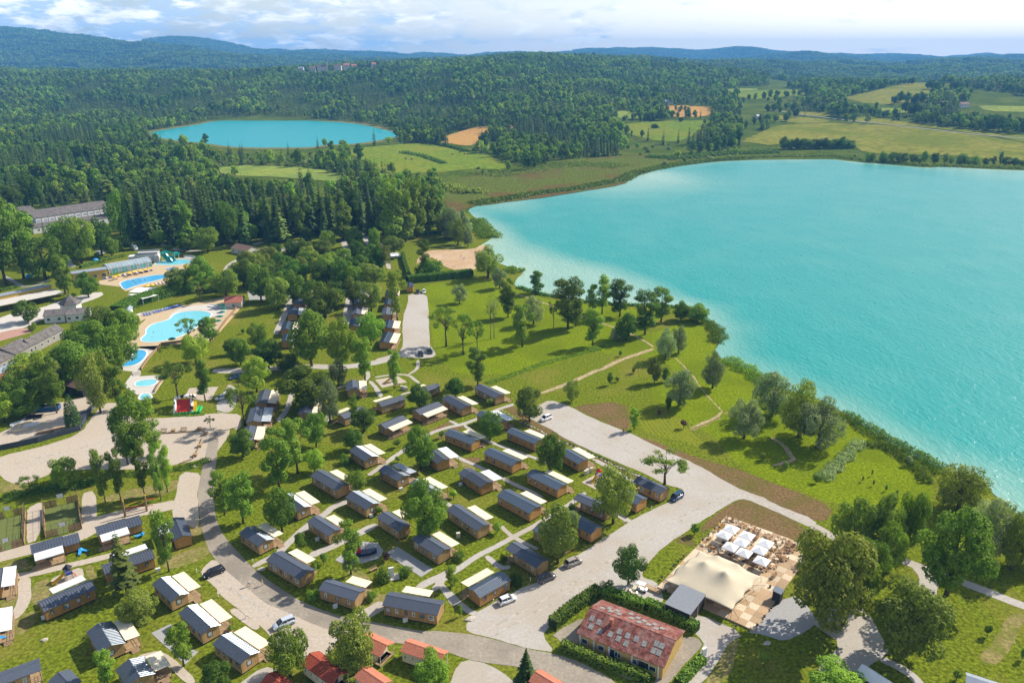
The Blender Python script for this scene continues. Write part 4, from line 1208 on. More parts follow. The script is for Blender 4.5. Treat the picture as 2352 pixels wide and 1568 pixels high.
class SMB(MB):
 """mesh builder for the mirrored twin of a cabin (s = -1 flips the side)"""
 def __init__(self,s):
  super().__init__()
  self.s=s
 def mesh(self,name,mats,smooth=False):
  if self.s<0:
   self.v=[(x,-y,z)for x,y,z in self.v]
   self.f=[f[::-1]for f in self.f]
  return super().mesh(name,mats,smooth)
def gable_roof(o,s,L,W,e,rise,m,ribs,ox=0.18,name='roof',x0=0.0,cap=True,ribm=None,step=0.55,wide=False):
 mb=SMB(s)
 t=0.09
 for side in(0,1):
  ya,yb=(0.0,W/2)if side==0 else(W,W/2)
  mb.hexa([(x0-ox,ya,e),(x0+L+ox,ya,e),(x0+L+ox,yb,e+rise),(x0-ox,yb,e+rise),(x0-ox,ya,e+t),(x0+L+ox,ya,e+t),(x0+L+ox,yb,e+rise+t),(x0-ox,yb,e+rise+t)])
 r=mb.build(name,m,o)
 if ribs:
  rb=SMB(s)
  n=int((L+2*ox)/step)
  for i in range(n+1):
   x=x0-ox+0.06+i*(L+2*ox-0.12)/n
   for ya,yb in((-0.01,W/2),(W+0.01,W/2)):
    p,q,hh=(.17,.05,.085)if wide else(.045,.02,.07)
    rb.hexa([(x-p,ya,e+t),(x+p,ya,e+t),(x+p,yb,e+rise+t),(x-p,yb,e+rise+t),(x-q,ya,e+t+hh),(x+q,ya,e+t+hh),(x+q,yb,e+rise+t+hh),(x-q,yb,e+rise+t+hh)])
  q=rb.build('roof_rib',ribm or m,r)
  q['kind']='stuff'
 if cap:
  cb=SMB(s)
  cb.hexa([(x0-ox-.01,W/2-.16,e+rise+.045),(x0+L+ox+.01,W/2-.16,e+rise+.045),(x0+L+ox+.01,W/2+.16,e+rise+.045),(x0-ox-.01,W/2+.16,e+rise+.045),(x0-ox-.01,W/2-.03,e+rise+.135),(x0+L+ox+.01,W/2-.03,e+rise+.135),(x0+L+ox+.01,W/2+.03,e+rise+.135),(x0-ox-.01,W/2+.03,e+rise+.135)])
  cb.build('ridge_cap',m,r)
 return r
def window(o,s,axis,u,v0,wd,ht,off,fm=M_frame,gm=None,parent_name='window'):
 """axis 'x': on the near long wall (y=off) at u along x; axis 'y': on the gable (x=off) at u along y"""
 f=SMB(s)
 g=SMB(s)
 d=0.05
 if axis=='x':
  sg=-1 if off<1 else 1
  for x0,x1,z0,z1 in((u,u+wd,v0,v0+.07),(u,u+wd,v0+ht-.07,v0+ht),(u,u+.07,v0+.07,v0+ht-.07),(u+wd-.07,u+wd,v0+.07,v0+ht-.07)):
   f.box(x0,x1,min(off,off+sg*d),max(off,off+sg*d),z0,z1)
  g.box(u+.07,u+wd-.07,min(off-sg*.01,off+sg*.02),max(off-sg*.01,off+sg*.02),v0+.07,v0+ht-.07)
 else:
  sg=-1 if off<1 else 1
  for x0,x1,z0,z1 in((u,u+wd,v0,v0+.07),(u,u+wd,v0+ht-.07,v0+ht),(u,u+.07,v0+.07,v0+ht-.07),(u+wd-.07,u+wd,v0+.07,v0+ht-.07)):
   f.box(min(off,off+sg*d),max(off,off+sg*d),x0,x1,z0,z1)
  g.box(min(off-sg*.01,off+sg*.02),max(off-sg*.01,off+sg*.02),u+.07,u+wd-.07,v0+.07,v0+ht-.07)
 w=f.build(parent_name,fm,o)
 g.build('pane',gm or M_glass,w)
 return w
def railing(o,s,pts,z0,z1,m=M_post):
 mb=SMB(s)
 for(xa,ya),(xb,yb)in zip(pts[:-1],pts[1:]):
  n=max(1,int(math.hypot(xb-xa,yb-ya)/1.2))
  for zz in(z1,(z0+z1)/2+.05):
   mb.tube([(xa,ya,zz),(xb,yb,zz)],0.045,4)
  for i in range(n+1):
   t=i/n
   x,y=xa+(xb-xa)*t,ya+(yb-ya)*t
   mb.tube([(x,y,z0),(x,y,z1)],0.045,4)
 return mb.build('railing',m,o)
def cabin(fr,A,B,C,label,style='slate',aw=None,win=4,gwin=True,porch=0.0,w=None,wmax=4.6,annex=None,group='wooden holiday cabins',name='cabin',wall=None,steps=True,L=None):
 org,rz,L0,W,s=frame_of(fr,A,B,C,w=w,wmax=wmax)
 L=L or L0
 o=thing(name,label,'cabin',org,rz,group)
 ov=0.22
 wx1=L-porch
 wm=wall or(M_board2 if style in('lodge','metal')else M_board)
 rise=0.18*W
 # body with gable ends
 mb=SMB(s)
 e=EAVE+0.02
 prof=[(ov,0.42),(W-ov,0.42),(W-ov,e+0.02),(W/2,e+rise-ov*0.0),(ov,e+0.02)]
 if annex:
  xa=L*(1-annex)+0.02
  mb.extrude([(0.05,y,z)for y,z in prof],(xa-0.05,0,0))
  prof2=[(0.45,0.42),(W-0.45,0.42),(W-0.45,e-.35),(W/2,e-.35+rise*.72),(0.45,e-.35)]
  mb.extrude([(xa+.004,y,z)for y,z in prof2],(L-xa-.12,0,0))
 else:
  mb.extrude([(0.05,y,z)for y,z in prof],(wx1-0.1,0,0))
 mb.build('wall',wm,o)
 SMB(s).box(0.3,L-0.3,0.5,W-0.5,0.0,0.42).build('base',M_voidshade,o)  # dark box in place of the shaded void below the floor
 rm={'slate':M_slate,'rib':M_rib,'lodge':M_slate,'metal':M_slateblue}[style]
 if annex:
  gable_roof(o,s,L*(1-annex),W,EAVE+0.02,rise,rm,style in('rib','lodge'),x0=0)
  gable_roof(o,s,L*annex-0.25,W,EAVE-0.30,rise*0.85,rm,style=='lodge',x0=L*(1-annex)+0.22,name='annex_roof')
 else:
  gable_roof(o,s,L,W,EAVE+0.02,rise,rm,style in('rib','lodge','metal'),step=0.42 if style=='metal' else 0.5,wide=style=='rib')
  # windows of the near wall
 for i in range(win):
  u=wx1*(i+0.6)/(win+0.2)-0.3+((i*37)%5-2)*0.08
  wd=(0.62,0.62,0.95,0.62,1.1)[(i*3+int(L*7))%5]
  window(o,s,'x',u,1.35 if wd<1 else 1.2,wd,1.0 if wd<1 else 1.15,ov,M_whiteframe if style=='slate' and i%2==0 else M_frame)
 if gwin:
  window(o,s,'y',W*0.5-0.3-0.35,1.25,0.95,1.15,0.05,M_frame)
 if porch:
  pb=SMB(s).box(wx1-0.05,L-0.05,ov,W-ov,0.28,0.46).build('deck',M_deck,o)
  for yy in(ov+.08,W-ov-.08):
   SMB(s).tube([(L-0.12,yy,0.0),(L-0.12,yy,EAVE)],0.06,5).build('post',M_trim,o)
  railing(o,s,[(wx1,ov+.05),(L-.12,ov+.05),(L-.12,W*.5)],0.46,1.35)
  window(o,s,'y',W*0.5-0.6,0.48,1.2,2.0,wx1-0.045,M_frame,M_glassdark,'door')
  st=SMB(s)
  for k in range(3):
   st.box(wx1+.3,L-.4,-0.25-.28*k,ov-.28*k-.01,0.02,0.40-.12*k)
  st.build('steps',M_deck,o)
 if aw:
  side,t0,t1,wd,cm=aw
  x0,x1=L*t0+0.05,L*t1-0.05
  if side>0:
   ya,yb=W+0.12,W+wd
   yd=W-ov+0.0
  else:
   ya,yb=-0.12,-wd
   yd=ov
  za,zb=EAVE+0.30,EAVE+0.02
  mm={'cream':M_canvas,'white':M_whitemetal,'grey':M_shadedcanvas}[cm]  # the grey choice is an awning with shade painted in
  ac=SMB(s)
  nseg=3
  for k in range(nseg):
   q0,q1=k/nseg,(k+1)/nseg
   y0,y1=ya+(yb-ya)*q0,ya+(yb-ya)*q1
   z0,z1=za+(zb-za)*q0-.05*math.sin(q0*3.14),za+(zb-za)*q1-.05*math.sin(q1*3.14)
   lo,hi=(y0,y1)if y0<y1 else(y1,y0)
   zl,zh=(z0,z1)if y0<y1 else(z1,z0)
   ac.hexa([(x0,lo,zl),(x1,lo,zl),(x1,hi,zh),(x0,hi,zh),(x0,lo,zl+.06),(x1,lo,zl+.06),(x1,hi,zh+.06),(x0,hi,zh+.06)])
  ac.box(x0,x1,min(yb,yb+.02*(1 if side>0 else-1)),max(yb,yb+.02*(1 if side>0 else-1)),zb-.16,zb+.03)
  ac.build('awning',mm,o)
  dk=SMB(s)
  lo,hi=min(yd,yb*0.97 if side<0 else yb-.05),max(yd,yb*0.97 if side<0 else yb-.05)
  dk.box(x0+.02,x1-.02,lo+.003,hi-.003,0.24,0.44)
  dk.build('deck',M_deck,o)
  ye=(yb-0.12)if side>0 else(yb+0.12)
  for k in range(3):
   xx=x0+.1+(x1-x0-.2)*k/2
   SMB(s).tube([(xx,ye,0.0),(xx,ye,zb+.01)],0.055,5).build('post',M_post,o)
  railing(o,s,[(x0+.1,(W if side>0 else 0)+(0.1 if side>0 else-.1)),(x0+.1,ye)][::1]if not steps else[(x0+.1,ye),(x0+(x1-x0)*.95,ye)],0.44,1.35)
  if steps:
   st=SMB(s)
   ym=(ya+yb)/2
   for k in range(3):
    st.box(x0-.3*(k+1),x0-.3*k,ym-.7,ym+.7,0.02,0.36-.11*k)
   st.build('steps',M_deck,o)
   # table and chairs under the awning
  tb=SMB(s)
  xm,ym=x0+(x1-x0)*.45,(ya+yb)/2
  tb.box(xm-.7,xm+.7,ym-.4,ym+.4,1.12,1.17)
  for dx in(-.6,.6):
   for dy in(-.33,.33):
    tb.box(xm+dx-.03,xm+dx+.03,ym+dy-.03,ym+dy+.03,0.44,1.12)
  tb.build('table',M_post,o)
  if side>0:
   window(o,s,'x',L*(t0+t1)/2-.8,0.46,1.6,2.0,W-ov,M_frame,M_glassdark,'door')
  else:
   window(o,s,'x',L*(t0+t1)/2-.8,0.46,1.6,2.0,ov,M_frame,M_glassdark,'door')
 return o
CABINS=[('A1',(897,868),(1163,950),(1253,862),'slate cabin with heat pump on the outer bend of the tarmac road',dict(aw=(1,0,.58,2.7,'cream'),win=3,gwin=False)),('A1',(1380,985),(1785,1060),(1848,950),'long six window cabin beside the tarmac road, roof aerial at its corner',dict(aw=(1,.28,.82,2.5,'cream'),win=6,gwin=False)),('A1',(500,645),(745,790),(868,712),'long slate roofed cabin beside the road where two people walk',dict(aw=(1,.25,.85,2.5,'cream'),win=6,gwin=False)),('A1',(298,445),(437,540),(560,480),'cabin in tree shade at the inner road bend, canopy shaded',dict(style='rib',aw=(1,0,.95,2.6,'cream'),win=3)),('A1',(808,357),(967,460),(1060,405),'slate cabin behind the slim tree of the lower playground',dict(aw=(1,.12,.78,2.6,'cream'),win=3,gwin=False)),('A1',(1335,322),(1497,425),(1590,375),'slate cabin half hidden by the big round tree in mid site',dict(aw=(1,.4,.9,2.4,'cream'),win=3,gwin=False)),('A1',(97,1283),(302,1428),(452,1333),'bottom cabin with white striped roof beside the silver estate car',dict(style='rib',aw=(1,0,.95,2.7,'cream'),win=4)),('A1',(600,185),(728,280),(838,232),'striped roof cabin tucked behind the conical tree at the road',dict(style='rib',aw=(1,0,.95,2.6,'cream'),win=2)),('A1',(1100,170),(1248,260),(1350,205),'striped roof cabin with heat pump left of the big round tree',dict(style='rib',aw=(1,0,.92,2.5,'cream'),win=3)),('B1',(1535,1255),(1693,1340),(1805,1290),'striped roof cabin with shaded canopy above the big round tree',dict(style='rib',aw=(1,0,.95,2.5,'grey'),win=3)),('B2',(300,1370),(470,1468),(580,1440),'cabin mostly hidden behind the big round tree, cream canopy showing',dict(style='rib',aw=(1,0,.95,2.5,'cream'),win=2)),('A2',(92,490),(280,612),(388,553),'slate cabin beside the empty grey paved pitch',dict(aw=(1,0,.8,2.6,'cream'),win=3,gwin=False)),('A2',(352,268),(580,422),(682,372),'slate cabin with electric box between the two big round trees',dict(aw=(1,.15,.78,2.6,'cream'),win=5,gwin=False)),('A2',(733,160),(975,290),(1075,235),'blue metal roofed cabin behind the dense dark tree at the gravel court',dict(style='metal',aw=(1,.05,.7,2.5,'cream'),win=5,gwin=False)),('A2',(797,560),(1025,700),(1125,640),'dark roofed cabin with open end porch beside the dark grey car',dict(porch=1.9,win=3,gwin=False)),('A2',(835,795),(607,927),(510,858),'cabin with ribbed blue roof beside the parked white hatchback',dict(style='metal',aw=(1,.02,.9,2.6,'cream'),win=3,gwin=False)),('A2',(1310,185),(1545,285),(1600,250),'cabin with end porch behind the tall tree beside the gravel court',dict(porch=1.9,win=3,gwin=False)),('A2',(1212,324),(1437,447),(1535,395),'blue roofed cabin at the gravel edge right of the dense dark tree',dict(style='metal',win=4,gwin=False)),('B3',(715,1350),(945,1455),(1035,1405),'dark roofed porch cabin beside the parked blue van',dict(porch=1.9,win=3,gwin=False)),('B3',(590,1470),(740,1545),(856,1498),'cabin with plain gable end in front of the blue van cabin',dict(style='metal',win=3,gwin=False)),('A2',(1000,420),(1235,545),(1350,492),'cabin almost hidden by the dense dark tree beside the gravel court',dict(win=3,gwin=False)),('B2',(595,940),(825,1028),(910,985),'blue roofed cabin in front of the forked footpath',dict(style='metal',aw=(1,0,.68,2.6,'cream'),win=4,gwin=False)),('B2',(933,1105),(1175,1213),(1267,1165),'blue roofed cabin in the centre of the upper right block',dict(style='metal',aw=(1,0,.72,2.6,'cream'),win=4,gwin=False)),('B2',(572,638),(740,727),(832,692),'slate cabin with white steps beside the footpath junction',dict(aw=(1,0,.78,2.6,'cream'),win=5,gwin=False)),('B2',(853,543),(1030,630),(1115,598),'topmost slate cabin with round bush at its corner',dict(aw=(1,0,.72,2.6,'cream'),win=5,gwin=False)),('B2',(1130,923),(1368,1023),(1440,985),'blue roofed cabin behind the dense tree near the planted strip',dict(style='metal',aw=(1,.05,.68,2.6,'cream'),win=4,gwin=False)),('B2',(870,775),(1045,865),(1145,835),'cabin behind the young tree with pale blue canopy in sun glare',dict(style='metal',aw=(1,0,.85,3.0,'white'),win=3,gwin=False)),('B2',(1590,1105),(1743,1195),(1830,1155),'blue roofed cabin beside the two cream electric boxes',dict(style='metal',aw=(1,0,.98,2.7,'cream'),win=3,gwin=False)),('B2',(1300,1290),(1563,1420),(1655,1370),'blue roofed cabin with steps facing the sandy playground',dict(style='metal',aw=(1,0,.78,2.6,'cream'),win=5,gwin=False)),('B2',(715,1268),(905,1395),(1008,1340),'lodge with stepped ribbed roof and wide white canopy',dict(style='lodge',aw=(1,0,.62,3.0,'white'),win=3,gwin=False,annex=.33)),('B2',(420,1105),(530,1192),(628,1142),'lodge with white canopy behind the bushy tree on the footpath',dict(style='lodge',aw=(1,0,1,3.0,'white'),win=1,gwin=False)),('B2',(280,815),(98,893),(10,863),'cabin with cream awning facing the round bush on the lawn',dict(aw=(-1,.05,1,2.4,'cream'),win=0,gwin=True)),('B2',(585,700),(395,775),(322,735),'cabin with cream awning facing the stony soil bed',dict(aw=(-1,.05,1,2.4,'cream'),win=0,gwin=False)),('B2',(262,640),(62,703),(5,672),'cabin with awning behind its ridge below the slide playground',dict(aw=(1,0,.75,2.3,'cream'),win=3)),('B2',(560,533),(420,580),(375,555),'small cabin behind the dense tree beside the slide playground',dict(aw=(1,0,.6,2.2,'cream'),win=3)),('B1',(1256,492),(1258,568),(1368,558),'cabin with gable to the lawn left of the slide playground',dict(aw=(1,0,1,2.6,'cream'),win=2,gwin=False,wmax=5)),('B1',(1430,735),(1247,808),(1192,770),'cabin behind the two leafy trees in the upper middle lawn',dict(aw=(1,0,.7,2.4,'cream'),win=2)),('B1',(1283,1085),(1412,1170),(1522,1118),'striped roof cabin at the end of the upper footpath',dict(style='rib',aw=(1,0,1,2.5,'cream'),win=3)),('B1',(950,1298),(1168,1428),(1285,1370),'long slate cabin on the open lawn behind the small round tree',dict(aw=(1,.18,.82,2.5,'cream'),win=5,gwin=False)),('B1',(432,722),(397,845),(520,845),'shaded dark cabin with shade-grey canopy at the plaza corner',dict(aw=(1,0,1,2.8,'grey'),win=2,gwin=False,wmax=5)),('B1',(510,570),(470,682),(575,685),'dappled cabin behind the plaza corner cabin',dict(aw=(1,0,1,2.8,'cream'),win=2,gwin=False,wmax=5)),('B1',(880,655),(842,772),(955,770),'cabin under the spreading tree with white panel roof',dict(style='rib',aw=(1,0,.9,2.5,'cream'),win=2,gwin=False,wmax=5)),('B1',(380,885),(345,1000),(445,1008),'cabin behind the roadside trees, pale awning showing through leaves',dict(aw=(1,0,1,2.6,'cream'),win=2,gwin=False,wmax=5)),('B1',(945,495),(925,575),(1015,575),'cabin glimpsed through the spreading tree near the lane',dict(style='metal',aw=(1,0,1,2.6,'cream'),win=2,gwin=False,wmax=5)),('C1',(485,785),(475,830),(540,832),'farthest cabin of the row beside the red roofed pool hut lane',dict(style='metal',aw=(1,0,1,2.8,'cream'),win=1,gwin=False)),('C1',(450,852),(430,905),(513,905),'second farthest cabin of the row on the west lane',dict(style='metal',aw=(1,0,1,2.8,'cream'),win=1,gwin=False)),('C1',(402,930),(388,985),(470,985),'middle cabin of the row on the west lane',dict(style='metal',aw=(1,0,1,2.8,'white'),win=1,gwin=False)),('C1',(355,1045),(335,1105),(425,1108),'fourth cabin of the west lane row, beside the huge leafy tree',dict(style='metal',aw=(1,0,1,2.8,'cream'),win=1,gwin=False)),('C1',(358,1132),(340,1195),(388,1200),'nearest cabin of the west lane row, below the huge leafy tree',dict(style='metal',aw=(1,0,1,2.8,'cream'),win=1,gwin=False)),('C1',(937,790),(928,840),(978,840),'farthest cabin of the middle lane row',dict(style='metal',aw=(1,0,1,2.6,'cream'),win=1,gwin=False)),('C1',(920,848),(910,900),(968,900),'second cabin of the middle lane row',dict(style='metal',aw=(1,0,1,2.6,'cream'),win=1)),('C1',(903,927),(893,980),(968,980),'third cabin of the middle lane row with gable window',dict(aw=(1,0,1,2.6,'cream'),win=1)),('C1',(885,1018),(873,1075),(948,1075),'nearest cabin of the middle lane row behind the bright tree',dict(style='metal',aw=(1,0,1,2.6,'cream'),win=1,gwin=False)),('C1',(1165,790),(1155,832),(1208,832),'farthest cabin beside the upper car park',dict(style='metal',aw=(1,0,1,2.8,'cream'),win=1,gwin=False)),('C1',(1160,850),(1146,905),(1205,905),'second farthest cabin beside the upper car park',dict(style='metal',aw=(1,0,1,2.8,'cream'),win=1,gwin=False)),('C1',(1138,930),(1128,985),(1202,985),'middle cabin beside the upper car park',dict(aw=(1,0,1,2.8,'cream'),win=1,gwin=False)),('C1',(1158,1030),(1140,1088),(1190,1090),'second nearest cabin beside the upper car park',dict(style='metal',aw=(1,0,1,2.8,'cream'),win=1,gwin=False)),('C1',(1145,1125),(1105,1200),(1188,1200),'nearest cabin beside the upper car park with full cream awning',dict(style='metal',aw=(1,0,1,2.8,'cream'),win=1,gwin=False)),('C1',(1322,735),(1318,765),(1356,765),'cabin corner at the far end of the upper car park hedge',dict(style='metal',win=1,gwin=False)),('A0',(600,498),(247,602),(240,520),'lodge with white lower slope and two blue loungers, nearest the sports pitch',dict(style='lodge',aw=(-1,.02,.64,2.8,'white'),win=1,gwin=False,annex=.34,group='lodges with white canopies')),('A0',(1072,362),(745,462),(738,385),'lodge with white lower slope in front of the rope climbing frame',dict(style='lodge',aw=(-1,.02,.66,2.8,'white'),win=1,gwin=False,annex=.33,group='lodges with white canopies')),('A0',(1258,362),(1312,496),(1452,457),'dark roofed lodge at the road bend with white canopy on one side',dict(style='lodge',aw=(-1,.4,.98,2.4,'white'),win=0,gwin=False,wmax=6,group='lodges with white canopies')),('A0',(1165,628),(800,755),(770,680),'lodge behind the tall conifer with white back canopy',dict(style='lodge',aw=(1,.25,.98,2.8,'white'),win=3,gwin=False,group='lodges with white canopies')),('A0',(720,862),(338,1030),(300,950),'lodge with amber wall and stepped roof in front of the slide',dict(style='lodge',aw=(1,.30,.98,2.8,'white'),win=4,gwin=False,group='lodges with white canopies')),('A0',(25,705),(5,855),(-130,840),'white roofed lodge cut by the left frame edge',dict(style='lodge',aw=(-1,0,1,2.4,'white'),win=1,gwin=False,wmax=5,group='lodges with white canopies')),('A0',(-5,1015),(-15,1195),(-150,1180),'white roofed lodge with blue chair cut by the left frame edge',dict(style='lodge',aw=(-1,0,1,2.2,'white'),win=1,gwin=False,wmax=5,group='lodges with white canopies')),('A0',(1150,830),(1283,957),(1425,890),'ribbed roof cabin nearest the black estate car',dict(style='rib',aw=(1,0,.95,2.7,'cream'),win=3)),('A0',(1350,1050),(1515,1205),(1655,1120),'ribbed roof cabin second below the black estate car',dict(style='rib',aw=(1,0,.95,2.7,'cream'),win=4)),('A0',(655,1190),(745,1350),(948,1268),'cabin with big square shadow on the open lawn at the bottom',dict(style='rib',aw=(1,0,.95,2.7,'cream'),win=3)),('A0',(875,1475),(950,1600),(1195,1532),'ribbed roof cabin cut by the bottom frame edge',dict(style='rib',aw=(1,0,.95,2.8,'cream'),win=3,wmax=5)),('A0',(305,1475),(-30,1600),(-60,1520),'slate cabin with end porch in the bottom left corner',dict(porch=1.8,win=3)),('A0',(365,1560),(450,1650),(540,1600),'slate roof tip cut by the bottom edge left of centre',dict(win=2,gwin=False)),]
for fr,A,B,C,lab,kw in CABINS:
 cabin(fr,A,B,C,lab,**kw)
 # ------------------------------------------------------------------ cream mobile homes with tiled roofs
M_cream=mat('cream_siding',(0.66,0.60,0.42),0.7,0.05,1.2)
M_tile_red=mat('red_tile_roof',(0.36,0.085,0.05),0.75,0.22,3.0,bump=0.4)
M_tile_orange=mat('orange_tile_roof',(0.52,0.20,0.125),0.75,0.16,3.0,bump=0.4)
def mobile_home(fr,A,B,C,label,rm,w=None):
 org,rz,L,W,s=frame_of(fr,A,B,C,w=w,wmax=4.8)
 o=thing('mobile_home',label,'mobile home',org,rz,'mobile homes with tiled roofs')
 rise=0.24*W
 e=EAVE
 pr=1.6
 mb=SMB(s)
 mb.extrude([(pr,y,z)for y,z in[(.25,.45),(W-.25,.45),(W-.25,e),(W/2,e+rise),(.25,e)]],(L-.1-pr,0,0))
 mb.build('wall',M_cream,o)
 SMB(s).box(.4,L-.4,.6,W-.6,0,.45).build('base',M_voidshade,o)  # black box painted as the shade beneath the home
 r=gable_roof(o,s,L,W,e+.02,rise,rm,True,step=0.3)
 for i in range(4):
  window(o,s,'x',pr+(L-pr)*(i+.35)/4,1.3,.6,1.0,.25,M_whiteframe)
 window(o,s,'y',W/2-.8,.5,1.6,2.0,pr,M_whiteframe,M_glassdark,'door')
 SMB(s).box(.05,pr-.003,.2,W-.2,.28,.45).build('deck',M_deck,o)
 for yy in(.25,W-.25):
  SMB(s).tube([(.1,yy,0),(.1,yy,e)],.055,5).build('post',M_white,o)
 railing(o,s,[(pr,.25),(.1,.25),(.1,W*.55)],.45,1.35,M_post)
mobile_home('A1',(765,1428),(985,1590),(1115,1478),'mobile home with deep red roof left of the big roadside tree',M_tile_red)
mobile_home('A1',(1180,1290),(1355,1372),(1458,1258),'mobile home with orange roof behind the big roadside tree',M_tile_orange)
mobile_home('A1',(1515,1332),(1800,1430),(1885,1355),'mobile home with orange roof beside the gravel drive',M_tile_orange)
mobile_home('A1',(1165,1532),(1330,1645),(1480,1572),'salmon roofed mobile home cut by the bottom edge',M_tile_orange)
mobile_home('A2',(975,1560),(1150,1668),(1260,1590),'orange roofed mobile home beside the small spruce at the bottom',M_tile_orange)
mobile_home('A1',(455,1575),(600,1690),(680,1620),'red roof tip at the bottom below the silver estate car',M_tile_red)
